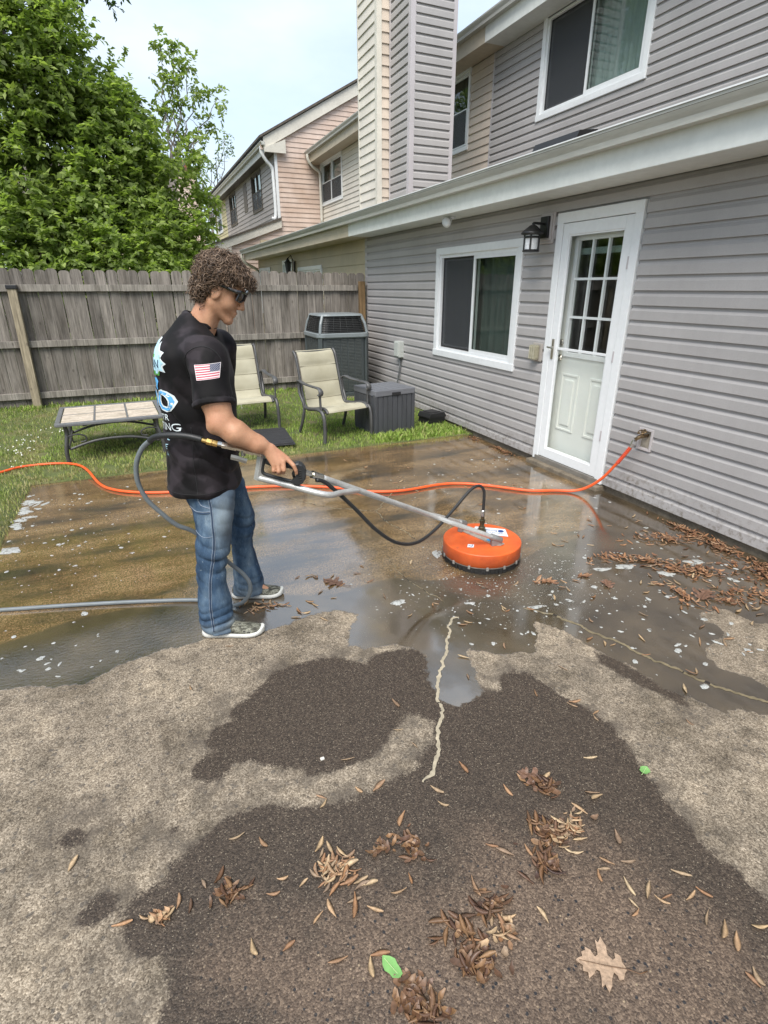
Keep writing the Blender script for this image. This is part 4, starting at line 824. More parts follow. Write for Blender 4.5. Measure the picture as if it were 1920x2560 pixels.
# yellow unit after it
yl = empty('yellow_house', (5.5, 29, 0), 'yellow sided row house at the far end past the pink one', 'house')
yh = (28.7, 30.1, 4.0, 5.16)
yr = backing('rear_wall', 0, XR + 0.002, 27.4, 31.0, 3.2, 5.2, [shrink(yh, 0.05)], YELLOW, yl)
siding(yr, 0, XR + 0.002, lambda z: (27.4, 31.0), 3.35, 5.18, 0.135, CLAP, YELLOW, holes=[yh])
window(yl, XR, *yh, cas=0.07, double=True)
slab('roof', [(4.0, 5.58), (9.2, 8.44)], 0.06, 27.405, 31.1, SHINGLE, yl); slab('lower_roof', [(2.2, 2.76), (4.5, 3.58)], 0.05, 27.405, 31.1, SHINGLE, yl)
MB().box(5.9, 5.92, 27.4, 31.0, 3.2, 5.3).build('inner_wall', DARKROOM, yl)
# house glimpsed through the tree
fh = empty('far_house', (0.5, 34, 0), 'pale yellow house half hidden behind the big tree', 'house')
fw_ = backing('wall', 1, 32.0, -4.0, 2.9, 0.05, 5.6, [], YELLOW, fh)
siding(fw_, 1, 32.0, lambda z: (-4.0, 2.9), 2.0, 5.6, 0.16, CLAP, YELLOW)
MB().prism([(31.6, 5.5), (35, 7.4), (38.4, 5.5)], 0, -4.4, 3.2).build('roof', SHINGLE, fh)
mb = MB(); mb.prism([(2.72, 2.0), (3.80, 2.0), (3.78, 4.4), (3.68, 6.55), (2.86, 6.55), (2.74, 4.4)], 1, 30.2, 31.2); fch = mb.build('chimney', PINK, fh)
siding(fch, 1, 30.19, lambda z: (2.74 + max(0, (z - 4.4)) * 0.055, 3.78 - max(0, (z - 4.4)) * 0.046), 3.0, 6.5, 0.16, CLAP, PINK)
mb = MB(); mb.box(2.74, 3.80, 30.1, 31.3, 6.55, 6.72); mb.build('chimney_cap', simple('rusty_cap', (0.14, 0.075, 0.05), 0.8, var=0.4), fch)
mb = MB(); mb.lathe([(0.22, 6.72), (0.22, 6.98), (0.28, 7.0), (0.25, 7.06)], 12, Matrix.Translation((3.25, 30.7, 0))); mb.build('flue', simple('clay_flue', (0.30, 0.12, 0.06), 0.8, var=0.3), fch)
# ------------------------------------------------------------------ wooden fence
def wood_mat(name, base, rnd=0.22, green=0.0):
    m, t, b, o = NT(name)
    v = coords(t, (1, 1, 1), True); gr = nd(t, 'ShaderNodeMapping', {'Vector': v, 'Scale': (38, 38, 1.6)}).outputs[0]
    g1 = noise(t, gr, 1.3, 6.0, 0.65); g2 = noise(t, gr, 5.0, 3.0, 0.6); big = noise(t, nd(t, 'ShaderNodeMapping', {'Vector': v, 'Scale': (5, 5, 1.0)}).outputs[0], 1.5, 5.0, 0.6)
    vor = nd(t, 'ShaderNodeTexVoronoi', {'Vector': nd(t, 'ShaderNodeMapping', {'Vector': v, 'Scale': (9, 9, 5)}).outputs[0], 'Scale': 1.0}); kn = smooth(t, vor.outputs['Distance'], 0.06, 0.16, 1.0, 0.0)
    lo = [x * 0.42 for x in base]; hi = [x * 1.45 for x in base]
    c = ramp(t, g1, [(0.26, lo), (0.5, base), (0.76, hi)])
    c = mixc(t, 1.0, c, ramp(t, g2, [(0.3, 0.72), (0.65, 1.1)]), 'MULTIPLY')
    c = mixc(t, 1.0, c, ramp(t, big, [(0.3, (0.55, 0.53, 0.50)), (0.55, (1.0, 0.99, 0.97)), (0.78, (1.3, 1.27, 1.22))]), 'MULTIPLY')
    c = mixc(t, math_(t, 'MULTIPLY', kn, 0.5), c, (0.05, 0.04, 0.033))
    oi = nd(t, 'ShaderNodeObjectInfo')
    c = nd(t, 'ShaderNodeVectorMath', {0: c, 'Scale': nd(t, 'ShaderNodeMapRange', {'Value': oi.outputs['Random'], 'To Min': 1 - rnd, 'To Max': 1 + rnd}).outputs[0]}, operation='SCALE').outputs[0]
    t.links.new(c, b.inputs['Base Color']); b.inputs['Roughness'].default_value = 0.85; b.inputs['Specular IOR Level'].default_value = 0.25
    bump(t, b, math_(t, 'ADD', g1, math_(t, 'MULTIPLY', g2, 0.5)), 0.55, 0.006); return m
FWOOD = wood_mat('weathered_fence_wood', (0.215, 0.195, 0.175)); RWOOD = wood_mat('weathered_rail_wood', (0.26, 0.24, 0.215), 0.1); PWOOD = wood_mat('newer_post_wood', (0.34, 0.29, 0.21), 0.1); BWOOD = wood_mat('brown_post_wood', (0.25, 0.165, 0.085), 0.05)
def picket_mesh(w, h, seed):
    """dog-eared board, origin at bottom centre, faces -y"""
    rr = random.Random(seed); e = w * 0.28; th = 0.019; n = 7
    xs_ = lambda s, z: s * (w / 2) + 0.0018 * mnoise.noise((seed * 3.1 + s, z * 2, 0))
    left = [(-w / 2 + 0.0015 * mnoise.noise((seed * 3.1, k, 1)), h * k / n) for k in range(n)]; right = [(w / 2 + 0.0015 * mnoise.noise((seed * 5.7, k, 2)), h * k / n) for k in range(n)]
    poly = left + [(-w / 2, h - e * 1.0), (-w / 2 + e * 0.35, h - e * .35), (-w / 2 + e, h), (w / 2 - e, h), (w / 2 - e * .35, h - e * .35), (w / 2, h - e * 1.0)] + right[::-1]
    mb = MB(); mb.prism([(p[0], p[1]) for p in poly], 1, 0.0, th); return mb.mesh('board', FWOOD)
pmeshes = [picket_mesh(0.136, 1.79, k) for k in range(7)]
fence = empty('wooden_fence', (0, 8.9, 0.1), 'weathered grey wooden privacy fence across the back of the lawn', 'fence', local=True)
xb = 3.47; k = 0
while xb > -3.9:
    h = random.uniform(-0.012, 0.012)
    bo = link('board', pmeshes[k % 7], fence); bo.location = (xb, 0.0 + random.uniform(-0.004, 0.006), -0.02 + h - 0.0 * xb); bo.rotation_euler = (random.uniform(-0.006, 0.006), random.uniform(-0.006, 0.006), random.uniform(-0.02, 0.02))
    xb -= 0.1395 + random.uniform(0.0, 0.003); k += 1
for zr in (1.50, 0.80, 0.12):
    for xa, xe in ((-3.9, -1.38), (-1.378, 1.05), (1.052, 3.40)):
        r_ = MB().box(xa, xe, -0.046, -0.006, zr, zr + 0.085, 0.004).mesh('rail', RWOOD); link('rail', r_, fence)
lp = MB().box(-0.05, 0.05, -0.06, 0.045, 0, 1.58, 0.006).mesh('post', PWOOD); o_ = link('post', lp, fence); o_.location = (-1.40, -0.075, -0.02); o_.rotation_euler = (0, R(1.0), 0)
cpm = MB().box(-0.062, 0.062, -0.072, 0.057, 1.55, 1.60, 0.008).mesh('post_cap', BLACKP); c_ = link('post_cap', cpm, o_)
o2 = link('post', MB().box(-0.045, 0.045, -0.06, 0.03, 0, 1.66, 0.006).mesh('post', BWOOD), fence); o2.location = (3.46, -0.05, -0.02)
# side fence on the far left, seen only mirrored in the glass
sfence = empty('wooden_fence', (-5.2, 3, 0.05), 'weathered wooden side fence along the left of the lawn', 'fence', local=True)
for k in range(60):
    bo = link('board', pmeshes[k % 7], sfence); bo.location = (0, -6.0 + 0.2 * k, 0); bo.rotation_euler = (0, 0, math.pi / 2); bo.scale = (1.42, 1, 1)
for zr in (1.5, 0.8, 0.12): link('rail', MB().box(0.006, 0.046, -6.1, 5.9, zr, zr + 0.085).mesh('rail', RWOOD), sfence)

# ------------------------------------------------------------------ patio chairs
SLING = simple('cream_sling_fabric', (0.52, 0.485, 0.34), 0.8, var=0.10, vs_=2.5, bmp=0.35, bs=260, fine=0.12)
CHM = simple('bronze_grey_frame', (0.085, 0.085, 0.085), 0.45, metal=0.2, var=0.35, vs_=9, fine=0.2)
def sling_mat():
    m, t, b, o = NT('cream_sling_fabric'); v = coords(t, (1, 1, 1), True)
    w1 = nd(t, 'ShaderNodeTexWave', {'Vector': v, 'Scale': 42.0, 'Distortion': 2.2, 'Detail': 3.0}, bands_direction='Z'); w2 = nd(t, 'ShaderNodeTexWave', {'Vector': v, 'Scale': 90.0, 'Distortion': 0.4}, bands_direction='X')
    wy_ = nd(t, 'ShaderNodeTexWave', {'Vector': v, 'Scale': 42.0, 'Distortion': 2.2, 'Detail': 3.0}, bands_direction='Y')
    n = noise(t, v, 3.0, 5.0); wv = math_(t, 'MULTIPLY', w1.outputs['Fac'], wy_.outputs['Fac'])
    c = ramp(t, n, [(0.3, (0.34, 0.315, 0.225)), (0.7, (0.44, 0.415, 0.315))])
    c = mixc(t, 1.0, c, ramp(t, w1.outputs['Fac'], [(0.0, 0.86), (0.5, 1.04)]), 'MULTIPLY'); c = mixc(t, 1.0, c, ramp(t, w2.outputs['Fac'], [(0, 0.93), (1, 1.03)]), 'MULTIPLY')
    t.links.new(c, b.inputs['Base Color']); b.inputs['Roughness'].default_value = 0.85; bump(t, b, w2.outputs['Fac'], 0.15, 0.003); return m
SLING = sling_mat(); SEAMC = simple('sling_seam', (0.17, 0.155, 0.11), 0.9, var=0.2)
def make_chair(label):
    c = empty('patio_chair', (0, 0, 0), label, 'chair', 'sling patio chairs on the lawn', local=True)
    # local: faces -y, x right, seat front at y=-0.30
    prof = spline([(-0.33, 0.335), (-0.30, 0.375), (-0.22, 0.385), (-0.05, 0.355), (0.08, 0.335), (0.145, 0.36), (0.18, 0.43), (0.225, 0.58), (0.27, 0.74), (0.31, 0.86), (0.345, 0.925), (0.385, 0.945)] if False else [(0, -0.33, 0.345), (0, -0.29, 0.38), (0, -0.20, 0.385), (0, -0.03, 0.355), (0, 0.09, 0.338), (0, 0.15, 0.365), (0, 0.185, 0.44), (0, 0.225, 0.58), (0, 0.27, 0.74), (0, 0.305, 0.86), (0, 0.335, 0.925), (0, 0.375, 0.955)], 6)
    hw = 0.255; mb = MB(); mb.smooth = True; n = len(prof); L = [0]
    for i in range(1, n): L.append(L[-1] + (prof[i] - prof[i - 1]).length)
    tot = L[-1]; m_ = 9
    for side in (0, 1):
        vs_ = []
        for i, p in enumerate(prof):
            d = (prof[min(i + 1, n - 1)] - prof[max(i - 1, 0)]).normalized(); nr = Vector((0, -d.z, d.y))
            seg = 6.0; ph = (L[i] / tot * seg) % 1.0; puff = 0.016 * (1 - abs(2 * ph - 1) ** 3) 
            for j in range(m_):
                u = -1 + 2 * j / (m_ - 1); sag = 0.018 * (1 - u * u) * (1 if 3 < i < n - 3 else 0.2)
                wd = hw * (1.0 - 0.05 * (L[i] / tot))
                q = p + Vector((u * wd, 0, 0)) - nr * sag + nr * (puff * (1 - u ** 6) * (1 if side == 0 else -0.3) + (0.003 if side == 0 else -0.003))
                vs_.append(q)
        fs_ = [(i * m_ + j, i * m_ + j + 1, (i + 1) * m_ + j + 1, (i + 1) * m_ + j) for i in range(n - 1) for j in range(m_ - 1)]
        mb.add(vs_, fs_)
    link('sling', mb.mesh('sling', SLING), c)
    for kk in (1.0, 2.0, 3.0, 4.0, 5.0):
        i = min(range(n), key=lambda q_: abs(L[q_] / tot * 6.0 - kk)); p = prof[i]; d = (prof[min(i + 1, n - 1)] - prof[max(i - 1, 0)]).normalized(); nr = Vector((0, -d.z, d.y)); mb = MB(); mb.smooth = True
        mb.tube([p + Vector((hw * 0.97 * (-1 + j / 4), 0, 0)) - nr * (0.018 * (1 - (-1 + j / 4) ** 2)) + nr * 0.004 for j in range(9)], 0.0042, 5); link('stitched_seam', mb.mesh('stitched_seam', SEAMC), c)
    for s in (-1, 1):
        x = s * 0.272
        mb = MB(); mb.smooth = True; mb.tube([(x, p.y + 0.004, p.z - 0.006) for p in prof], 0.016, 6, flat=(0.9, 1.25)); link('side_rail', mb.mesh('side_rail', CHM), c)
        xa = s * 0.315
        arm = spline([(xa - s * .02, 0.235, 0.62), (xa, 0.19, 0.645), (xa + s * .008, 0.05, 0.625), (xa + s * .012, -0.12, 0.618), (xa + s * .012, -0.235, 0.615), (xa + s * .012, -0.285, 0.595), (xa + s * .012, -0.297, 0.565), (xa + s * .012, -0.28, 0.54), (xa + s * .012, -0.255, 0.548)], 6)
        mb = MB(); mb.smooth = True; mb.tube(arm, 0.024, 8, flat=(1.25, 0.5)); link('armrest', mb.mesh('armrest', CHM), c)
        mb = MB(); mb.smooth = True; mb.tube(spline([(xa + s * .01, -0.262, 0.60), (xa + s * .008, -0.262, 0.45), (xa + s * .004, -0.268, 0.375)], 5), 0.014, 6, flat=(1.2, 0.8)); link('arm_post', mb.mesh('arm_post', CHM), c)
        mb = MB(); mb.smooth = True; mb.tube(spline([(xa - s * .03, 0.16, 0.345), (xa - s * .012, 0.02, 0.345), (xa, -0.16, 0.37), (xa + s * .004, -0.27, 0.36), (xa + s * .006, -0.325, 0.29), (xa + s * .008, -0.335, 0.16), (xa + s * .01, -0.33, 0.0)], 7), 0.022, 8, flat=(0.95, 1.0)); link('leg', mb.mesh('leg', CHM), c)
        mb = MB(); mb.smooth = True; mb.tube(spline([(xa - s * .02, 0.235, 0.635), (xa - s * .012, 0.22, 0.5), (xa - s * .02, 0.15, 0.36), (xa - s * .01, 0.18, 0.18), (xa, 0.27, 0.0)], 7), 0.018, 8); link('leg', mb.mesh('leg', CHM), c)
    mb = MB()
    for yy, zz in ((-0.27, 0.345), (0.16, 0.33), (0.36, 0.94)): mb.tube([(-0.30 if zz < 0.9 else -0.26, yy, zz), (0.30 if zz < 0.9 else 0.26, yy, zz)], 0.011, 6)
    link('cross_bar', mb.mesh('cross_bar', CHM), c)
    return c
chB = make_chair('cream sling patio chair standing in front of the air conditioner')
chB.location = (1.995, 6.10, 0.012); chB.rotation_euler = (0, 0, R(14.5))
chA = copy_tree(chB); chA['label'] = 'cream sling patio chair half hidden behind the standing man'
chA.location = (1.10, 6.84, 0.035); chA.rotation_euler = (0, 0, R(4))
# ------------------------------------------------------------------ coffee table with stone tiles
def stone_mat():
    m, t, b, o = NT('slate_tile'); v = coords(t, (1, 1, 1), True)
    n = noise(t, nd(t, 'ShaderNodeMapping', {'Vector': v, 'Scale': (3, 8, 3)}).outputs[0], 2.2, 7.0, 0.65); n2 = noise(t, v, 30.0, 5.0, 0.65)
    c = ramp(t, n, [(0.28, (0.30, 0.24, 0.19)), (0.46, (0.50, 0.43, 0.34)), (0.6, (0.60, 0.52, 0.43)), (0.74, (0.52, 0.36, 0.25))])
    c = mixc(t, 1.0, c, ramp(t, n2, [(0.3, 0.72), (0.7, 1.12)]), 'MULTIPLY'); t.links.new(c, b.inputs['Base Color']); b.inputs['Roughness'].default_value = 0.5
    bump(t, b, math_(t, 'ADD', n, n2), 0.4, 0.006); return m
STONE = stone_mat(); TFR = simple('grey_table_frame', (0.17, 0.175, 0.18), 0.42, metal=0.15, var=0.2, vs_=9, fine=0.15)
tb = empty('coffee_table', (-0.375, 6.42, 0.022), 'low patio coffee table with six stone tiles in a grey metal frame', 'table', local=True, rz=R(2.5))
tw, td, tz_ = 0.50, 0.45, 0.415
mb = MB(); f = 0.045
for bx in ((-tw, tw, -td, -td + f), (-tw, tw, td - f, td)): mb.box(*bx, tz_ - 0.035, tz_, 0.010)
for bx in ((-tw, -tw + f, -td + f, td - f), (tw - f, tw, -td + f, td - f)): mb.box(*bx, tz_ - 0.034, tz_ - 0.001, 0.010)
for i in (1, 2): xx = -tw + f + i * (2 * tw - 2 * f) / 3; mb.box(xx - 0.008, xx + 0.008, -td + f, td - f, tz_ - 0.03, tz_ - 0.003)
mb.box(-tw + f, tw - f, -0.008, 0.008, tz_ - 0.03, tz_ - 0.004)
link('table_frame', mb.mesh('table_frame', TFR), tb)
lx, ly = (2 * tw - 2 * f) / 3, (2 * td - 2 * f) / 2
tile = MB().box(-lx / 2 + 0.009, lx / 2 - 0.009, -ly / 2 + 0.009, ly / 2 - 0.009, tz_ - 0.02, tz_ - 0.005, 0.004).mesh('tile', STONE)
for i in range(3):
    for j in range(2): link('tile', tile, tb, loc=(-tw + f + lx * (i + .5), -td + f + ly * (j + .5), 0))
for sx in (-1, 1):
    for sy in (-1, 1):
        mb = MB(); mb.smooth = True; x, y = sx * 0.42, sy * 0.38
        mb.tube(spline([(x, y, tz_ - 0.03), (x - sx * 0.005, y - sy * .01, 0.30), (x + sx * .015, y + sy * .01, 0.20), (x + sx * .03, y + sy * .02, 0.10), (x + sx * .025, y + sy * .015, 0.0)], 6), [0.018] * 25, 8, flat=(1.0, 1.3)); link('leg', mb.mesh('leg', CHM), tb)
    mb = MB(); mb.smooth = True; mb.tube(spline([(sx * 0.42, -0.39, 0.16), (sx * 0.42, 0, 0.15), (sx * 0.42, 0.39, 0.16)], 6), 0.01, 6); link('stretcher', mb.mesh('stretcher', CHM), tb)
for sy in (-1, 1):
    mb = MB(); mb.smooth = True
    mb.tube(spline([(-0.42, sy * .38, 0.14), (-0.2, sy * .38, 0.20), (0, sy * .38, 0.215), (0.2, sy * .38, 0.20), (0.42, sy * .38, 0.14)], 8), 0.012, 6, flat=(0.7, 1.2))
    for sx in (-1, 1): mb.tube(spline([(sx * 0.42, sy * .38, 0.27), (sx * 0.33, sy * .38, 0.285), (sx * 0.26, sy * .38, 0.26), (sx * 0.26, sy * .38, 0.215), (sx * 0.31, sy * .38, 0.205)], 6), 0.008, 6)
    link('scroll_brace', mb.mesh('scroll_brace', CHM), tb)
# ------------------------------------------------------------------ rubber mat
RUB = simple('black_rubber', (0.028, 0.028, 0.030), 0.6, var=0.35, vs_=14, bmp=0.4, bs=60)
mt = empty('rubber_mat', (1.22, 6.10, 0.03), 'black ribbed rubber door mat lying on the grass', 'mat', local=True, rz=R(-5))
link('base', MB().box(-0.24, 0.24, -0.38, 0.38, 0.02, 0.032, 0.004).mesh('base', RUB), mt)
ribm = MB().box(-0.22, 0.22, -0.010, 0.010, 0.03, 0.046, 0.003).mesh('rib', RUB)
for k in range(22): link('rib', ribm, mt, loc=(0, -0.355 + k * 0.0338, 0), rot=(0, 0, random.uniform(-0.03, 0.03)))
# ------------------------------------------------------------------ grey deck box
DK = simple('slate_grey_resin', (0.062, 0.066, 0.074), 0.5, var=0.15, vs_=5, bmp=0.25, bs=90, fine=0.12, stretch=(1, 1, 0.25)); DKL = simple('grey_resin_lid', (0.135, 0.14, 0.155), 0.5, var=0.1, vs_=4, bmp=0.25, bs=90)
db = empty('deck_box', (2.66, 6.10, 0.015), 'slate grey plank look deck box beside the right patio chair', 'storage box', local=True, rz=R(8))
bw_, bd_, bh_ = 0.262, 0.245, 0.485
link('box_shell', MB().box(-bw_, bw_, -bd_, bd_, 0.0, bh_, 0.008).mesh('box_shell', DK), db)
pl = MB().box(-0.0285, 0.0285, -0.006, 0.004, 0.035, bh_ - 0.03, 0.003).mesh('plank', DK)
for k in range(7):
    link('plank', pl, db, loc=(-0.2 + k * 0.0667, -bd_ - 0.003, 0)); link('plank', pl, db, loc=(-bw_ - 0.003, -0.19 + k * 0.0633, 0), rot=(0, 0, math.pi / 2))
for sx in (-1, 1): link('corner_post', MB().box(sx * bw_ - 0.02, sx * bw_ + 0.02, -bd_ - 0.014, -bd_ + 0.03, 0, bh_, 0.006).mesh('corner_post', DK), db)
link('corner_post', MB().box(-bw_ - 0.014, -bw_ + 0.02, bd_ - 0.03, bd_ + 0.01, 0, bh_, 0.006).mesh('corner_post', DK), db)
link('base_rail', MB().box(-bw_ - 0.012, bw_ + 0.012, -bd_ - 0.012, bd_ + 0.008, 0.0, 0.032, 0.005).mesh('base_rail', DK), db)
link('lid', MB().box(-bw_ - 0.016, bw_ + 0.016, -bd_ - 0.018, bd_ + 0.012, bh_ - 0.025, bh_ + 0.045, 0.010).mesh('lid', DKL), db)
mb = MB()
for i in range(6):
    for j in range(3): mb.box(-bw_ + 0.01 + i * 0.084, -bw_ + 0.087 + i * 0.084, -bd_ + 0.015 + j * 0.155, -bd_ + 0.16 + j * 0.155, bh_ + 0.04, bh_ + 0.049, 0.004)
link('lid_pattern', mb.mesh('lid_pattern', DKL), db)
link('lid_latch', MB().box(-0.05, 0.07, -bd_ - 0.026, -bd_ - 0.016, bh_ - 0.02, bh_ + 0.012, 0.004).mesh('lid_latch', BLACKP), db)
# ------------------------------------------------------------------ black bait box
bb = empty('bait_box', (3.36, 6.15, 0.02), 'small black plastic box on the weeds beside house wall', 'box', local=True, rz=R(12))
mb = MB(); mb.prism([(-0.13, 0.0), (0.13, 0.0), (0.135, 0.02), (0.125, 0.085), (-0.125, 0.085), (-0.135, 0.02)], 1, -0.11, 0.11); link('tray', mb.mesh('tray', BLACKP), bb)
mb = MB(); mb.prism([(-0.142, 0.085), (0.142, 0.085), (0.142, 0.10), (0.11, 0.145), (-0.11, 0.145), (-0.142, 0.10)], 1, -0.118, 0.118); mb.box(-0.08, 0.08, -0.07, 0.07, 0.143, 0.152, 0.004); link('lid', mb.mesh('lid', BLACKP), bb)
# ------------------------------------------------------------------ air conditioner
AC = empty('air_conditioner', (2.83, 8.35, 0.09), 'dark grey outdoor air conditioner unit in fence corner', 'air conditioner', local=True)
ACM = simple('slate_grey_cabinet', (0.055, 0.065, 0.067), 0.42, var=0.12, vs_=6, bmp=0.15, bs=60); ACT = simple('grey_plastic_top', (0.19, 0.215, 0.225), 0.4, var=0.08, vs_=4); ACK = simple('guard_black', (0.022, 0.024, 0.025), 0.45, var=0.2); ACG = simple('louver_grey', (0.085, 0.096, 0.094), 0.45, var=0.15, vs_=10)
def rsq(hw, r, n=6):
    out = []
    for cx_, cy_, a0 in ((hw - r, hw - r, 0), (-hw + r, hw - r, 90), (-hw + r, -hw + r, 180), (hw - r, -hw + r, 270)):
        for k in range(n + 1): a = R(a0 + 90 * k / n); out.append((cx_ + r * math.cos(a), cy_ + r * math.sin(a)))
    return out
def rsq_loft(mb, secs, cap=True):
    vs_ = []; n = None
    for hw, r, z in secs:
        q = rsq(hw, r); n = len(q); vs_ += [(a, b_, z) for a, b_ in q]
    fs_ = [(i * n + j, i * n + (j + 1) % n, (i + 1) * n + (j + 1) % n, (i + 1) * n + j) for i in range(len(secs) - 1) for j in range(n)]
    if cap: fs_ += [tuple(range(n))[::-1], tuple((len(secs) - 1) * n + j for j in range(n))]
    return mb.add(vs_, fs_)
s_ = 0.41
mb = MB(); mb.smooth = False; rsq_loft(mb, [(s_, 0.10, 0.0), (s_, 0.10, 0.05), (s_ - 0.03, 0.10, 0.055), (s_ - 0.03, 0.10, 0.90)]); link('cabinet', mb.mesh('cabinet', ACM), AC)
mb = MB(); rsq_loft(mb, [(s_ - 0.005, 0.11, 0.865), (s_ + 0.006, 0.11, 0.88), (s_ + 0.006, 0.11, 0.925), (s_ - 0.012, 0.10, 0.935)]); link('shroud_band', mb.mesh('shroud_band', ACT), AC)
mb = MB(); rsq_loft(mb, [(s_ - 0.045, 0.12, 0.93), (s_ - 0.10, 0.12, 1.155)]); link('fan_cavity', mb.mesh('fan_cavity', BLACKM), AC)
mb = MB(); rsq_loft(mb, [(s_ - 0.075, 0.14, 1.165), (s_ - 0.055, 0.14, 1.172), (s_ - 0.07, 0.14, 1.195), (s_ - 0.2, 0.1, 1.20)]); link('top_cover', mb.mesh('top_cover', ACT), AC)
for k in range(9):
    z = 0.948 + k * 0.0245; hw = s_ - 0.018 - 0.052 * (k / 8) ** 1.3
    q = rsq(hw, 0.13, 5); q = q + [q[0]]; mb = MB(); mb.tube([(a, b_, z) for a, b_ in q], 0.0055, 5, cap=False); link('guard_ring', mb.mesh('guard_ring', ACK), AC)
for ang in range(0, 360, 15):
    def rad(z_): return s_ - 0.018 - 0.052 * max(0, min(1, (z_ - 0.948) / 0.196)) ** 1.3
    a = R(ang + 7.5); cs, sn = math.cos(a), math.sin(a); pts = []
    for z in (0.938, 1.02, 1.10, 1.17):
        hw = rad(z); kx = hw / max(abs(cs), abs(sn)); kx = min(kx, hw * 1.22); pts.append((cs * kx, sn * kx, z))
    mb = MB(); mb.tube(pts, 0.004, 5); link('guard_rib', mb.mesh('guard_rib', ACK), AC)
for a0 in (45, 135, 225, 315):
    a = R(a0); mb = MB(); mb.box(-0.035, 0.035, -0.02, 0.012, 0.05, 0.905, 0.006, Matrix.Rotation(a + math.pi / 2, 4, 'Z') @ Matrix.Translation((0, -(s_ * 1.414 - 0.075), 0)) if False else Matrix.Translation((math.cos(a) * (s_ * 1.414 - 0.062), math.sin(a) * (s_ * 1.414 - 0.062), 0)) @ Matrix.Rotation(a - math.pi / 2, 4, 'Z')); link('corner_post', mb.mesh('corner_post', ACM), AC)
    mb = MB(); hwb, hwt = s_ * 1.414 - 0.06, s_ * 1.414 - 0.155
    mb.tube([(math.cos(a) * hwb, math.sin(a) * hwb, 0.93), (math.cos(a) * (hwb - .03), math.sin(a) * (hwb - .03), 1.06), (math.cos(a) * hwt, math.sin(a) * hwt, 1.18)], 0.022, 8); link('top_strut', mb.mesh('top_strut', ACT), AC)
# louvres: short pressed slots in columns on the two visible sides
lv = MB()
for c_ in range(5):
    for r_ in range(36): lv.box(-0.275 + c_ * 0.112, -0.275 + c_ * 0.112 + 0.092, -0.008, 0.003, 0.085 + r_ * 0.0214, 0.085 + r_ * 0.0214 + 0.010)
lm = lv.mesh('louvre_panel', ACG)
for ang, d in ((0, 1), (270, 1), (90, 1), (180, 1)):
    a = R(ang); o_ = link('louvre_panel', lm, AC); o_.rotation_euler = (0, 0, a); o_.location = (math.sin(a) * (s_ - 0.028), -math.cos(a) * (s_ - 0.028), 0); o_['kind'] = 'stuff'
link('rating_label', MB().box(0.384, 0.392, -0.2, -0.12, 0.72, 0.86).mesh('rating_label', simple('pale_sticker', (0.6, 0.6, 0.58), 0.5, var=0.3, vs_=40)), AC)
pd_ = MB().box(-0.46, 0.46, -0.46, 0.46, -0.08, 0.0, 0.01).mesh('pad', CONC); link('pad', pd_, AC)
# ------------------------------------------------------------------ trees beyond the fence
def leaf_mat(name, cols, trans=0.35):
    m, t, b, o = NT(name); g = nd(t, 'ShaderNodeNewGeometry'); v = coords(t, rnd=False)
    c = ramp(t, g.outputs['Random Per Island'], [(0.0, cols[0]), (0.55, cols[1]), (1.0, cols[2])])
    c = mixc(t, 1.0, c, ramp(t, noise(t, v, 1.4, 4.0), [(0.3, 0.75), (0.7, 1.2)]), 'MULTIPLY')
    t.links.new(c, b.inputs['Base Color']); b.inputs['Roughness'].default_value = 0.5; b.inputs['Specular IOR Level'].default_value = 0.35
    tr = nd(t, 'ShaderNodeBsdfTranslucent', {'Color': mixc(t, 1.0, c, (1.3, 1.45, 0.7), 'MULTIPLY')}); mxs = nd(t, 'ShaderNodeMixShader', {0: trans, 1: b.outputs[0], 2: tr.outputs[0]})
    t.links.new(mxs.outputs[0], o.inputs[0]); return m
LEAF1 = leaf_mat('bright_tree_leaves', ((0.12, 0.17, 0.042), (0.22, 0.295, 0.075), (0.36, 0.44, 0.14)), 0.5)
LEAF2 = leaf_mat('dark_tree_leaves', ((0.030, 0.060, 0.018), (0.050, 0.095, 0.026), (0.085, 0.145, 0.04)))
LEAF3 = leaf_mat('pale_tree_leaves', ((0.10, 0.14, 0.06), (0.15, 0.20, 0.09), (0.22, 0.27, 0.13)))
BARK = simple('grey_bark', (0.075, 0.062, 0.048), 0.95, var=0.45, vs_=12, stretch=(4, 4, 0.6), bmp=0.8, bs=30)
BARK2 = simple('pale_twig_bark', (0.20, 0.18, 0.16), 0.9, var=0.3, vs_=12)
def unit(a): return a / (np.linalg.norm(a, axis=-1, keepdims=True) + 1e-9)
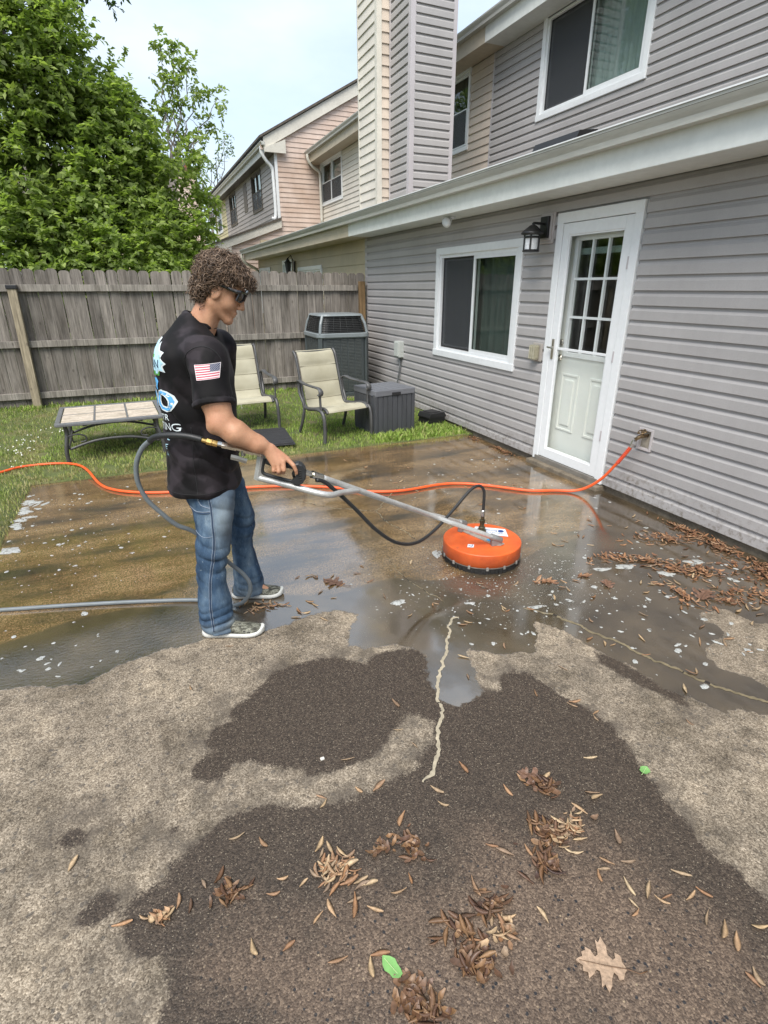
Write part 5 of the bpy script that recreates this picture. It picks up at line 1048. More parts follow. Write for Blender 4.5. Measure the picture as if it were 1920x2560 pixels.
def leaves_mesh(name, org, dirs, nleaf, tw_len, leaf, mat, droop=0.35):
    """twigs at org with unit dirs; nleaf leaves spread alternately along each"""
    n = len(org); t = (np.arange(nleaf) + 0.6) / nleaf
    L = rng.uniform(0.6, 1.2, (n, 1)) * tw_len
    pos = org[:, None, :] + dirs[:, None, :] * (t[None, :, None] * L[..., None])
    pos[..., 2] -= droop * (t[None, :] ** 2) * L * 0.6
    side = unit(np.cross(dirs, np.array([0, 0, 1.0]) + rng.normal(0, 0.25, (n, 3))))
    sgn = np.where(np.arange(nleaf) % 2 == 0, 1.0, -1.0)
    ld = unit(dirs[:, None, :] * 0.65 + side[:, None, :] * sgn[None, :, None] * 0.9 + rng.normal(0, 0.5, (n, nleaf, 3)) + np.array([0, 0, -0.22]))
    ll = leaf * rng.uniform(0.65, 1.25, (n, nleaf, 1))
    up = unit(np.array([0, 0, 1.0]) + rng.normal(0, 0.75, (n, nleaf, 3)) + dirs[:, None, :] * 0.5)
    wd = unit(np.cross(ld, up)); nrm = np.cross(wd, ld)
    b = pos; tip = pos + ld * ll - nrm * ll * 0.16; mid = pos + ld * ll * 0.48 + nrm * ll * 0.05
    s1 = mid + wd * ll * 0.27; s2 = mid - wd * ll * 0.27
    V_ = np.stack([b, s1, tip, s2], 2).reshape(-1, 3); F_ = np.arange(len(V_)).reshape(-1, 4)
    return npmesh(name, V_, F_, mat)
def lobes_points(lobes, n, shell=0.62, gaps=0.0, front=True):
    vol = np.array([l[1][0] * l[1][1] * l[1][2] for l in lobes]) ** 0.72; pr = vol / vol.sum(); out = []; dr = []
    which = rng.choice(len(lobes), n, p=pr)
    for i, (c, r) in enumerate(lobes):
        k = int((which == i).sum()); d = unit(rng.normal(size=(k, 3)))
        if front: d[:, 1] = np.where(rng.random(k) < 0.6, -np.abs(d[:, 1]), d[:, 1])
        bumpy = np.array([1 + 0.30 * mnoise.noise((float(a) * 2.1 + i * 7, float(b_) * 2.1, float(c_) * 2.1)) + 0.18 * mnoise.noise((float(a) * 5 + i * 3, float(b_) * 5, float(c_) * 5)) for a, b_, c_ in d])
        rad = (shell + (1 - shell) * rng.random(k) ** 0.6) * bumpy
        p = np.array(c) + d * np.array(r) * rad[:, None]
        if gaps:
            keep = np.array([mnoise.noise((float(a) * 1.5, float(b_) * 1.5, float(c_) * 1.5)) > -0.5 + gaps for a, b_, c_ in p]); p = p[keep]; d = d[keep]
        out.append(p); dr.append(unit(d * 0.7 + rng.normal(0, 0.75, d.shape) + np.array([0, 0, 0.18])))
    return np.concatenate(out), np.concatenate(dr)
def limb(mb, p0, p1, r0, r1, bend=0.25, n=7):
    a, b_ = Vector(p0), Vector(p1); L = (b_ - a).length
    pts = [a.lerp(b_, i / n) + Vector((mnoise.noise((i * 0.7, a.x, b_.z)), mnoise.noise((i * 0.7, a.y, b_.x)), 0.5 * mnoise.noise((i * 0.7, a.z, b_.y)))) * bend * L * math.sin(math.pi * i / n) * 0.5 for i in range(n + 1)]
    mb.tube(pts, [r0 + (r1 - r0) * i / n for i in range(n + 1)], 7); return pts
def tree(name, label, base, fork, lobes, ntw, nleaf, tw, leaf, mat, r0=0.14, bark=None, gaps=0.0, group=None, shell=0.62, cat='tree', droop=0.35):
    e_ = empty(name, base, label, cat, group); mb = MB(); mb.smooth = True
    limb(mb, base, fork, r0, r0 * 0.7, 0.08)
    for c, r in lobes:
        pts = limb(mb, fork, (c[0], c[1], c[2] - r[2] * 0.1), r0 * 0.55, r0 * 0.2, 0.25)
        for k in range(6):
            a = rng.uniform(0, 6.28); q = pts[3 + k % 4]; d = unit(rng.normal(size=3) + np.array([0, -0.4, 0.35]))
            limb(mb, q, (c[0] + d[0] * r[0] * 0.85, c[1] + d[1] * r[1] * 0.85, c[2] + d[2] * r[2] * 0.85), r0 * 0.2, r0 * 0.04, 0.3, 6)
    mb.build('trunk', bark or BARK, e_)
    p, d = lobes_points(lobes, ntw, shell, gaps)
    link('crown', leaves_mesh('crown', p, d, nleaf, tw, leaf, mat, droop), e_)
    return e_
tree('broadleaf_tree', 'big bright green broadleaf tree rising behind the wooden fence', (-1.6, 12.9, 0.1), (-1.5, 12.8, 1.9),
     [((-1.75, 12.5, 4.75), (1.95, 1.5, 1.95)), ((-0.15, 12.3, 3.75), (1.0, 1.0, 1.05)), ((-0.75, 12.2, 4.9), (0.95, 1.0, 1.1)), ((-1.1, 11.9, 3.0), (1.5, 1.1, 1.1)), ((-3.6, 12.6, 3.8), (1.5, 1.4, 2.0)), ((0.66, 12.3, 3.15), (1.05, 0.95, 1.1)), ((0.2, 12.4, 4.2), (0.75, 0.8, 0.75)), ((0.1, 12.0, 3.2), (0.9, 0.8, 0.9)), ((-2.2, 12.3, 6.4), (1.3, 1.2, 1.0)), ((-2.6, 12.8, 8.3), (2.0, 1.6, 1.6)), ((-4.8, 12.8, 6.5), (1.6, 1.5, 2.6))], 7600, 20, 0.42, 0.105, LEAF1, gaps=0.12, shell=0.45)
tree('hedge_tree', 'dense low green tree close behind the left part of fence', (-0.9, 11.4, 0.1), (-0.9, 11.4, 0.9),
     [((-1.5, 11.3, 2.0), (1.3, 0.8, 0.95)), ((0.0, 11.2, 1.9), (0.9, 0.8, 0.85)), ((-3.0, 11.3, 2.1), (1.0, 0.8, 1.0)), ((0.85, 11.5, 2.0), (0.72, 0.7, 0.95))], 2000, 20, 0.40, 0.10, LEAF1, r0=0.08, shell=0.4)
tree('tall_tree', 'tall dark leaved tree whose top shows at the upper left', (-1.8, 17.5, 0.1), (-1.6, 17.4, 5.5),
     [((-2.6, 17.0, 10.2), (2.6, 1.6, 2.4)), ((-0.25, 17.0, 7.95), (0.85, 0.9, 0.55)), ((-3.4, 17.0, 7.4), (1.6, 1.3, 1.4)), ((-0.2, 17.0, 10.5), (1.4, 1.4, 2.2))], 1300, 16, 0.5, 0.13, LEAF2, r0=0.16, gaps=0.0, droop=0.6)
# slender ash with bare looking limbs and tufts of leaves
def tuft_tree(name, label, base, fork, tips, mat, bark, r0, leaf, ntuft, nleaf, tw, spread):
    e_ = empty(name, base, label, 'tree'); mb = MB(); mb.smooth = True; limb(mb, base, fork, r0, r0 * 0.6, 0.1); O_ = []; D_ = []
    for k, tpt in enumerate(tips):
        pts = limb(mb, fork, tpt, r0 * 0.42, r0 * 0.10, 0.22, 8)
        for j in range(3):
            q = pts[4 + j]; d = Vector((random.uniform(-1, 1), random.uniform(-1, 1), random.uniform(0.2, 1))).normalized(); limb(mb, q, q + d * random.uniform(0.4, 0.9) * spread * 2.4, r0 * 0.13, r0 * 0.05, 0.3, 5)
        n_ = ntuft; o_ = np.array(tpt) + rng.normal(0, spread * 0.5, (n_, 3)); O_.append(o_); D_.append(unit(rng.normal(size=(n_, 3)) + np.array([0, 0, 0.0])))
    mb.build('trunk', bark, e_)
    link('crown', leaves_mesh('crown', np.concatenate(O_), np.concatenate(D_), nleaf, tw, leaf, mat, 0.7), e_)
tuft_tree('slender_tree', 'slender sparse tree with pale limbs right of the big tree', (1.2, 16.6, 0.1), (1.45, 16.5, 4.2), ASH, LEAF1, BARK2, 0.06, 0.12, 12, 11, 0.32, 0.2)
tuft_tree('distant_tree', 'thin distant tree just coming into leaf past the roofs', (5.0, 36.5, 0.1), (5.0, 36.3, 5.0), DIST, LEAF3, BARK2, 0.12, 0.16, 7, 10, 0.5, 0.45)
# ------------------------------------------------------------------ the man: signed-distance body, one continuous surface
PF = np.array([0.9302, -0.3671, 0.0]); PR = np.array([-0.3671, -0.9302, 0.0]); PO = np.array([0.32, 2.63, 0.0])
def to_rel(p):
    """(forward, right, up) -> offsets from the feet point in world axes"""
    p = np.asarray(p, float); return p[..., :1] * PF + p[..., 1:2] * PR + p[..., 2:3] * np.array([0, 0, 1.0])
def to_world(p): return to_rel(p) + PO
class Field:
    def __init__(s, lo, hi, h):
        s.lo = np.array(lo, float); s.h = h; s.n = np.ceil((np.array(hi) - s.lo) / h).astype(int) + 1; s.D = np.full(s.n, 0.5, np.float32)
    def sub(s, lo, hi, m):
        i0 = np.maximum(0, np.floor((np.array(lo) - m - s.lo) / s.h).astype(int)); i1 = np.minimum(s.n, np.ceil((np.array(hi) + m - s.lo) / s.h).astype(int) + 1)
        sl_ = tuple(slice(a, b_) for a, b_ in zip(i0, i1)); ax = [s.lo[k] + s.h * np.arange(i0[k], i1[k]) for k in range(3)]
        return sl_, np.stack(np.meshgrid(*ax, indexing='ij'), -1)
    def put(s, d, sl_, k=0.0, op='add'):
        A = s.D[sl_]
        if op == 'cut': d = -d; A2 = np.maximum(A, d) if not k else -s._smin(-A, -d, k)
        else: A2 = np.minimum(A, d) if not k else s._smin(A, d, k)
        s.D[sl_] = A2
    @staticmethod
    def _smin(a, b_, k):
        h = np.clip(0.5 + 0.5 * (b_ - a) / k, 0, 1); return b_ * (1 - h) + a * h - k * h * (1 - h)
    def cone(s, a, b_, ra, rb, k=0.015, sq=(1, 1, 1), op='add'):
        a = np.array(a, float); b_ = np.array(b_, float); m = max(ra, rb) * max(1, 1 / min(sq)) + 0.05
        sl_, P = s.sub(np.minimum(a, b_), np.maximum(a, b_), m)
        ba = b_ - a; t = np.clip(((P - a) @ ba) / (ba @ ba + 1e-12), 0, 1); q = (P - a - t[..., None] * ba) * np.array(sq)
        s.put((np.linalg.norm(q, axis=-1) - (ra + (rb - ra) * t)) / max(sq), sl_, k, op)
    def ell(s, c, r, k=0.015, B=None, op='add'):
        c = np.array(c, float); r = np.array(r, float); m = r.max() + 0.05
        sl_, P = s.sub(c, c, m); q = P - c
        if B is not None: q = q @ np.array(B).T
        k0 = np.linalg.norm(q / r, axis=-1); k1 = np.linalg.norm(q / (r * r), axis=-1) + 1e-9
        s.put(np.where(k0 < 1e-6, -r.min(), k0 * (k0 - 1) / k1), sl_, k, op)
    def loft(s, rows, k=0.015, pw=2.0, warp=None, op='add'):
        """rows: (w, back u, front u, centre v, half v) from bottom to top; superellipse sections"""
        Rw = np.array(rows, float); sl_, P = s.sub((Rw[:, 1].min(), (Rw[:, 3] - Rw[:, 4]).min(), Rw[:, 0].min()), (Rw[:, 2].max(), (Rw[:, 3] + Rw[:, 4]).max(), Rw[:, 0].max()), 0.05)
        w = P[..., 2]; wz = w[0, 0, :]
        I = lambda c: smooth_interp(wz, Rw[:, 0], c)[None, None, :]
        ub, uf, vc, vh = (I(Rw[:, j]) for j in (1, 2, 3, 4)); cu = 0.5 * (ub + uf); au = np.maximum(0.5 * (uf - ub), 0.004); av = np.maximum(vh, 0.004)
        x = np.abs(P[..., 0] - cu) / au; y = np.abs(P[..., 1] - vc) / av
        f = (x ** pw + y ** pw) ** (1 / pw); g = np.sqrt((x / au) ** 2 + (y / av) ** 2) / np.maximum(np.sqrt(x * x + y * y), 1e-6)
        d = (f - 1) / np.maximum(g, 1e-6) 
        d = np.maximum(d, np.maximum(Rw[0, 0] - w, w - Rw[-1, 0]))
        if warp is not None: d = d + warp(P)
        s.put(d, sl_, k, op)
    def mesh(s):
        D = s.D; S = D < 0; n = np.array(D.shape)
        cs = [S[:-1, :-1, :-1], S[1:, :-1, :-1], S[:-1, 1:, :-1], S[1:, 1:, :-1], S[:-1, :-1, 1:], S[1:, :-1, 1:], S[:-1, 1:, 1:], S[1:, 1:, 1:]]
        cnt = sum(c.astype(np.int8) for c in cs); act = (cnt > 0) & (cnt < 8); I = np.argwhere(act)
        vid = np.full(act.shape, -1, np.int32); vid[act] = np.arange(len(I))
        corner = np.array([(0, 0, 0), (1, 0, 0), (0, 1, 0), (1, 1, 0), (0, 0, 1), (1, 0, 1), (0, 1, 1), (1, 1, 1)])
        val = np.stack([D[I[:, 0] + c[0], I[:, 1] + c[1], I[:, 2] + c[2]] for c in corner], 1)
        acc = np.zeros((len(I), 3)); num = np.zeros(len(I))
        for a, b_ in ((0, 1), (2, 3), (4, 5), (6, 7), (0, 2), (1, 3), (4, 6), (5, 7), (0, 4), (1, 5), (2, 6), (3, 7)):
            va, vb = val[:, a], val[:, b_]; m = (va < 0) != (vb < 0); t = np.where(m, va / np.where(m, va - vb, 1), 0)
            acc += np.where(m[:, None], corner[a] + t[:, None] * (corner[b_] - corner[a]), 0); num += m
        V_ = s.lo + s.h * (I + acc / num[:, None]); Fq = []
        for ax in range(3):
            o1, o2 = [(1, 2), (2, 0), (0, 1)][ax]
            A = np.take(S, range(n[ax] - 1), ax); B_ = np.take(S, range(1, n[ax]), ax); E_ = np.argwhere(A != B_)
            E_ = E_[(E_[:, o1] > 0) & (E_[:, o2] > 0) & (E_[:, o1] < n[o1] - 1) & (E_[:, o2] < n[o2] - 1)]
            fl = A[tuple(E_.T)]; d1 = np.eye(3, dtype=int)[o1]; d2 = np.eye(3, dtype=int)[o2]
            g = lambda o: vid[tuple((E_ - o).T)]
            q = np.stack([g(d1 + d2), g(d2), g(0 * d1), g(d1)], 1); q = np.where(fl[:, None], q, q[:, ::-1]); Fq.append(q)
        Fq = np.concatenate(Fq); return V_, Fq[(Fq >= 0).all(1)]
def smooth_interp(x, xp, fp):
    """monotone-ish smooth interpolation through control points"""
    xp = np.asarray(xp, float); fp = np.asarray(fp, float); x = np.clip(x, xp[0], xp[-1])
    m = np.gradient(fp, xp); i = np.clip(np.searchsorted(xp, x) - 1, 0, len(xp) - 2); hh = xp[i + 1] - xp[i]; t = (x - xp[i]) / hh
    return (2 * t ** 3 - 3 * t ** 2 + 1) * fp[i] + (t ** 3 - 2 * t ** 2 + t) * hh * m[i] + (-2 * t ** 3 + 3 * t ** 2) * fp[i + 1] + (t ** 3 - t ** 2) * hh * m[i + 1]
def fold(P, fx, fy, fz, amp, seed=0.0):
    """cheap smooth fold field from a few warped sines"""
    x, y, z = P[..., 0], P[..., 1], P[..., 2]
    a = np.sin(x * fx + 1.7 * np.sin(z * fz * 0.5 + seed) + y * fy * 0.6 + seed); b_ = np.sin(z * fz + 1.3 * np.sin(x * fx * 0.7 + y * fy * 0.8 + seed * 2) + seed * 1.3)
    c = np.sin((z * 0.7 + x * 0.9) * fz * 1.3 + y * fy + 2.1 * seed)
    return amp * (0.45 * a + 0.6 * b_ + 0.45 * c)
# --- body
SK = np.array([0.058, 0.0, 1.66]); HA = np.array([0.857, 0.0, -0.515]); HB = np.array([0.515, 0.0, 0.857])
def hd(a, b_, c=0.0): return SK + a * HA + b_ * HB + np.array([0, c, 0])
HBAS = [HA, (0, 1, 0), HB]      # rows: forward, side, up of the head
body = Field((-0.33, -0.33, 0.02), (0.42, 0.36, 1.80), 0.0045)
body.ell((-0.105, 0, 1.27), (0.10, 0.145, 0.19)); body.ell((-0.105, 0, 1.07), (0.10, 0.13, 0.22), 0.04); body.ell((-0.095, 0, 0.90), (0.11, 0.15, 0.14), 0.04)
for s_, kn, an in ((1, (-0.075, 0.125, 0.47), (-0.105, 0.185, 0.09)), (-1, (-0.018, -0.138, 0.46), (-0.012, -0.17, 0.09))):
    body.cone((-0.085, s_ * 0.09, 0.86), kn, 0.070, 0.042, 0.03); body.cone(kn, an, 0.042, 0.032, 0.02); body.cone(an, (an[0] + 0.10, an[1], 0.045), 0.030, 0.016, 0.01)
body.cone((-0.10, -0.12, 1.405), (-0.10, 0.12, 1.405), 0.045, 0.045, 0.04)
body.cone((-0.095, 0, 1.42), (0.012, 0, 1.60), 0.066, 0.056, 0.03)
body.cone((-0.03, 0.03, 1.46), (0.03, 0.045, 1.60), 0.022, 0.016, 0.02); body.cone((-0.03, -0.03, 1.46), (0.03, -0.045, 1.60), 0.022, 0.016, 0.02)
# head
body.ell(hd(-0.010, 0.008), (0.101, 0.077, 0.098), 0.02, HBAS); body.ell(hd(0.022, -0.035), (0.074, 0.063, 0.092), 0.02, HBAS)
for c in (-1, 1):
    body.cone(hd(0.002, -0.078, c * 0.050), hd(0.080, -0.118, c * 0.014), 0.020, 0.017, 0.022); body.ell(hd(0.058, -0.048, c * 0.036), (0.030, 0.026, 0.032), 0.018, HBAS)
    body.ell(hd(0.006, -0.030, c * 0.0745), (0.021, 0.009, 0.033), 0.006, HBAS); body.ell(hd(0.010, -0.026, c * 0.0845), (0.011, 0.006, 0.019), 0.004, HBAS, 'cut')
    body.cone(hd(0.088, 0.016, c * 0.008), hd(0.074, 0.018, c * 0.046), 0.011, 0.009, 0.010); body.ell(hd(0.082, -0.004, c * 0.030), (0.010, 0.015, 0.010), 0.008, HBAS, 'cut')
    body.ell(hd(0.101, -0.050, c * 0.0115), (0.011, 0.008, 0.008), 0.006, HBAS)
body.cone(hd(0.090, 0.008), hd(0.116, -0.043), 0.0085, 0.0105, 0.010); body.ell(hd(0.084, -0.118), (0.019, 0.022, 0.018), 0.014, HBAS)
body.ell(hd(0.088, -0.078), (0.014, 0.024, 0.014), 0.012, HBAS); body.ell(hd(0.0985, -0.0765), (0.0085, 0.020, 0.0065), 0.004, HBAS); body.ell(hd(0.0965, -0.0905), (0.0085, 0.018, 0.0070), 0.004, HBAS)
body.cone(hd(0.108, -0.0835, -0.019), hd(0.108, -0.0835, 0.019), 0.0028, 0.0028, 0.002, op='cut')
# right arm, reaching forward to the grip
SH = (-0.005, 0.185, 1.395); EL = (0.047, 0.268, 1.118); M1 = (0.110, 0.266, 1.077); M2 = (0.197, 0.246, 1.018); WR = (0.244, 0.234, 0.991)
body.cone((-0.09, 0.10, 1.39), SH, 0.045, 0.050, 0.03); body.cone(SH, (0.032, 0.246, 1.20), 0.050, 0.052, 0.02); body.cone((0.032, 0.246, 1.20), EL, 0.054, 0.043, 0.02)
body.cone((0.055, 0.255, 1.21), (0.07, 0.262, 1.15), 0.040, 0.036, 0.03); body.cone(EL, M1, 0.044, 0.051, 0.03); body.cone(M1, M2, 0.051, 0.0375, 0.02); body.cone(M2, WR, 0.0375, 0.0255, 0.02)
body.ell((0.020, 0.275, 1.098), (0.022, 0.02, 0.022), 0.02)
# right hand over the bar: metacarpals, four fingers, thumb
MC = [((0.318, 0.232, 0.945), 'i'), ((0.302, 0.250, 0.938), 'm'), ((0.282, 0.258, 0.931), 'r'), ((0.262, 0.258, 0.927), 'p')]
for (q, nme), off in zip(MC, ((0.006, -0.008, 0.004), (0.002, 0.003, 0.002), (-0.002, 0.009, -0.004), (-0.007, 0.012, -0.011))):
    body.cone((WR[0] + off[0], WR[1] + off[1], WR[2] + off[2]), q, 0.018, 0.0125, 0.010)
body.ell((0.276, 0.228, 0.950), (0.036, 0.022, 0.026), 0.012)
FIN = {'m': [(0.302, 0.250, 0.938), (0.306, 0.262, 0.903), (0.298, 0.240, 0.884), (0.290, 0.220, 0.892)], 'r': [(0.282, 0.258, 0.931), (0.284, 0.270, 0.900), (0.278, 0.247, 0.882), (0.272, 0.226, 0.892)], 'p': [(0.262, 0.258, 0.927), (0.261, 0.266, 0.902), (0.257, 0.246, 0.889), (0.253, 0.229, 0.897)]}
for kf, ch in FIN.items():
    rr_ = {'m': 0.0105, 'r': 0.0102, 'p': 0.0090}[kf]
    body.cone(ch[0], ch[1], rr_ * 1.1, rr_, 0.003); body.cone(ch[1], ch[2], rr_, rr_ * 0.92, 0.003); body.cone(ch[2], ch[3], rr_ * 0.92, rr_ * 0.8, 0.003)
IX = [(0.318, 0.232, 0.945), (0.347, 0.244, 0.918), (0.355, 0.243, 0.896), (0.358, 0.240, 0.879)]
body.cone(IX[0], IX[1], 0.0115, 0.0100, 0.004); body.cone(IX[1], IX[2], 0.0100, 0.0090, 0.003); body.cone(IX[2], IX[3], 0.0090, 0.0076, 0.003)
TH = [(0.262, 0.216, 0.968), (0.292, 0.194, 0.940), (0.315, 0.186, 0.922), (0.333, 0.188, 0.911)]
body.cone(TH[0], TH[1], 0.016, 0.0125, 0.008); body.cone(TH[1], TH[2], 0.0120, 0.0105, 0.003); body.cone(TH[2], TH[3], 0.0105, 0.0085, 0.003)
# left arm, relaxed on the far side with a slightly curled hand
L1 = (-0.03, -0.185, 1.395); L2 = (-0.115, -0.250, 1.115); L3 = (-0.115, -0.255, 0.885)
body.cone((-0.09, -0.10, 1.39), L1, 0.045, 0.050, 0.03); body.cone(L1, (-0.07, -0.232, 1.22), 0.050, 0.050, 0.02); body.cone((-0.07, -0.232, 1.22), L2, 0.052, 0.042, 0.02); body.cone(L2, (-0.115, -0.255, 1.03), 0.044, 0.047, 0.02); body.cone((-0.115, -0.255, 1.03), L3, 0.047, 0.026, 0.02)
body.cone(L3, (-0.090, -0.262, 0.815), 0.024, 0.018, 0.01, (0.7, 1.3, 1)); 
for k, du in enumerate((0.028, 0.010, -0.008, -0.025)):
    b0 = (-0.09 + du, -0.262, 0.812 - 0.004 * abs(k - 1)); b1 = (-0.076 + du, -0.254, 0.775 + 0.006 * (k == 3)); b2 = (-0.074 + du * 0.9, -0.238, 0.748 + 0.010 * (k == 3))
    body.cone(L3, b0, 0.014, 0.0115, 0.008); body.cone(b0, b1, 0.0100, 0.0090, 0.002); body.cone(b1, b2, 0.0090, 0.0074, 0.002)
body.cone((-0.105, -0.255, 0.865), (-0.065, -0.240, 0.825), 0.014, 0.011, 0.008); body.cone((-0.065, -0.240, 0.825), (-0.055, -0.232, 0.790), 0.0105, 0.0085, 0.003)
def skin_mat():
    m, t, b, o = NT('tanned_skin'); v = coords(t, rnd=False); n = noise(t, v, 14.0, 5.0); n2 = noise(t, v, 160.0, 3.0)
    red = noise(t, v, 5.0, 3.0)
    c = ramp(t, n, [(0.3, (0.36, 0.18, 0.10)), (0.7, (0.54, 0.30, 0.185))]); c = mixc(t, smooth(t, red, 0.45, 0.75, 0.0, 0.30), c, (0.50, 0.20, 0.13)); c = mixc(t, 1.0, c, ramp(t, n2, [(0.3, 0.93), (0.7, 1.04)]), 'MULTIPLY')
    t.links.new(c, b.inputs['Base Color']); b.inputs['Roughness'].default_value = 0.5; b.inputs['Specular IOR Level'].default_value = 0.4
    b.inputs['Subsurface Weight'].default_value = 0.12; b.inputs['Subsurface Radius'].default_value = (0.012, 0.005, 0.003); b.inputs['Subsurface Scale'].default_value = 0.6
    bump(t, b, math_(t, 'ADD', n2, math_(t, 'MULTIPLY', noise(t, v, 55.0, 4.0), 0.8)), 0.28, 0.003); return m
SKIN = skin_mat()
def emit(field, name, mat, parent=None, sm=1):
    V_, F_ = field.mesh()
    for _ in range(sm):
        acc = np.zeros_like(V_); cnt = np.zeros(len(V_))
        for a_, b_ in ((0, 1), (1, 2), (2, 3), (3, 0)):
            np.add.at(acc, F_[:, a_], V_[F_[:, b_]]); np.add.at(cnt, F_[:, a_], 1)
        V_ = 0.45 * V_ + 0.55 * acc / np.maximum(cnt, 1)[:, None]
    return link(name, npmesh(name, to_rel(V_), F_[:, ::-1], mat, True), parent)
person = emit(body, 'person', SKIN); person.location = PO
tag(person, 'man with curly hair, sunglasses, black t-shirt and jeans operating the cleaner', 'person')

# --- t-shirt
def shirt_mat():
    m, t, b, o = NT('black_camo_jersey'); v = coords(t, rnd=False); n = noise(t, v, 6.5, 3.0, 0.5); n2 = noise(t, v, 420.0, 2.0); n3 = noise(t, v, 11.0, 2.0, 0.4)
    c = ramp(t, n, [(0.40, (0.0042, 0.0038, 0.0042)), (0.49, (0.0060, 0.0053, 0.0058)), (0.53, (0.0105, 0.0088, 0.0100)), (0.60, (0.030, 0.0245, 0.0285))])
    c = mixc(t, smooth(t, n3, 0.56, 0.60, 0.0, 0.6), c, (0.013, 0.0105, 0.012))
    t.links.new(c, b.inputs['Base Color']); b.inputs['Roughness'].default_value = 0.68; b.inputs['Specular IOR Level'].default_value = 0.16; b.inputs['Sheen Weight'].default_value = 0.03; b.inputs['Sheen Roughness'].default_value = 0.5
    bump(t, b, n2, 0.12, 0.001); return m
SHIRT = shirt_mat()
shirt = Field((-0.36, -0.34, 0.70), (0.20, 0.36, 1.60), 0.004)
rows = [(0.748, -0.290, 0.036, 0.0, 0.196), (0.755, -0.292, 0.040, 0.0, 0.199), (0.79, -0.288, 0.042, 0.0, 0.194), (0.88, -0.280, 0.044, 0, 0.186), (0.98, -0.274, 0.050, 0, 0.180), (1.10, -0.270, 0.055, 0, 0.176), (1.20, -0.267, 0.060, 0, 0.184), (1.28, -0.263, 0.060, 0, 0.192), (1.34, -0.262, 0.050, 0, 0.196), (1.39, -0.252, 0.034, 0, 0.190), (1.43, -0.235, 0.012, 0, 0.165), (1.47, -0.200, -0.006, 0, 0.12), (1.51, -0.155, -0.02, 0, 0.085), (1.545, -0.120, -0.045, 0, 0.06)]
def sfold(P):
    w = P[..., 2]; low = np.clip((1.32 - w) / 0.3, 0, 1); side = np.clip((P[..., 0] + 0.28) / 0.2, 0, 1)
    drape = (1.0 - 2.0 * np.abs(np.sin(0.5 * ((P[..., 0] + 0.28) * 52 + (w - 1.35) * 22 + 1.8 * np.sin(w * 9 + P[..., 1] * 12)))) ** 0.7) * 0.0062 * np.exp(-((w - 1.10) / 0.22) ** 2) * np.clip(P[..., 1] * 12, 0, 1)
    return drape + fold(P, 26, 20, 30, 0.0062, 0.6) * (0.25 + 0.75 * low) + fold(P, 48, 30, 52, 0.0020, 2.2) + 0.0064 * (1.0 - 2.0 * np.abs(np.sin((P[..., 0] * 0.7 + w * 1.0 + 0.02 * np.sin(P[..., 0] * 30)) * 40)) ** 0.7) * np.exp(-((w - 0.93) / 0.13) ** 2) * side
shirt.loft(rows, 0.01, 2.35, sfold)
# shoulder yoke and sleeves
shirt.cone((-0.085, 0.0, 1.475), (-0.035, 0.175, 1.395), 0.060, 0.062, 0.05); shirt.cone((-0.085, 0.0, 1.475), (-0.045, -0.175, 1.395), 0.060, 0.062, 0.05)
def sleeve(a, b_, ra, rb, seed):
    a = np.array(a); b_ = np.array(b_); sl_, P = shirt.sub(np.minimum(a, b_), np.maximum(a, b_), 0.13); ba = b_ - a; L = np.linalg.norm(ba)
    t = ((P - a) @ ba) / (L * L); q = P - a - np.clip(t, 0, 1)[..., None] * ba; rad = ra + (rb - ra) * np.clip(t, 0, 1)
    hem = 0.0035 * (t > 0.90) - 0.003 * np.exp(-((t - 0.895) / 0.012) ** 2)
    d = np.maximum(np.linalg.norm(q * np.array((0.93, 1.05, 1.0)), axis=-1) - rad - hem + fold(P, 36, 28, 34, 0.0042, seed), (t - 1) * L)
    shirt.put(d, sl_, 0.018)
sleeve((0.004, 0.180, 1.388), (0.033, 0.252, 1.188), 0.080, 0.078, 1.1); sleeve((-0.03, -0.180, 1.388), (-0.075, -0.240, 1.19), 0.078, 0.072, 3.3)
# neck opening and collar ring
shirt.cone((-0.058, 0, 1.475), (0.03, 0, 1.66), 0.071, 0.078, 0.0, op='cut')
cdir = np.array([0.43, 0, 0.90]); cdir /= np.linalg.norm(cdir); cc = np.array([-0.055, 0, 1.520]); e1 = np.array([0.90, 0, -0.43]); e1 /= np.linalg.norm(e1)
cn_dir = np.cross(e1, [0, 1, 0])
ringf = lambda a: cc + e1 * (0.069 * math.cos(a)) + np.array([0, 0.077 * math.sin(a), 0]) - np.array([0, 0, 0.014]) * math.sin(a) ** 2
tshirt = emit(shirt, 't_shirt', SHIRT, person, 2)
mb = MB(); mb.smooth = True; mb.tube([Vector(tuple(to_rel(ringf(2 * math.pi * k / 40)))) for k in range(41)], 0.0105, 8, cap=False, flat=(0.75, 1.25)); link('collar', mb.mesh('collar', SHIRT), tshirt)

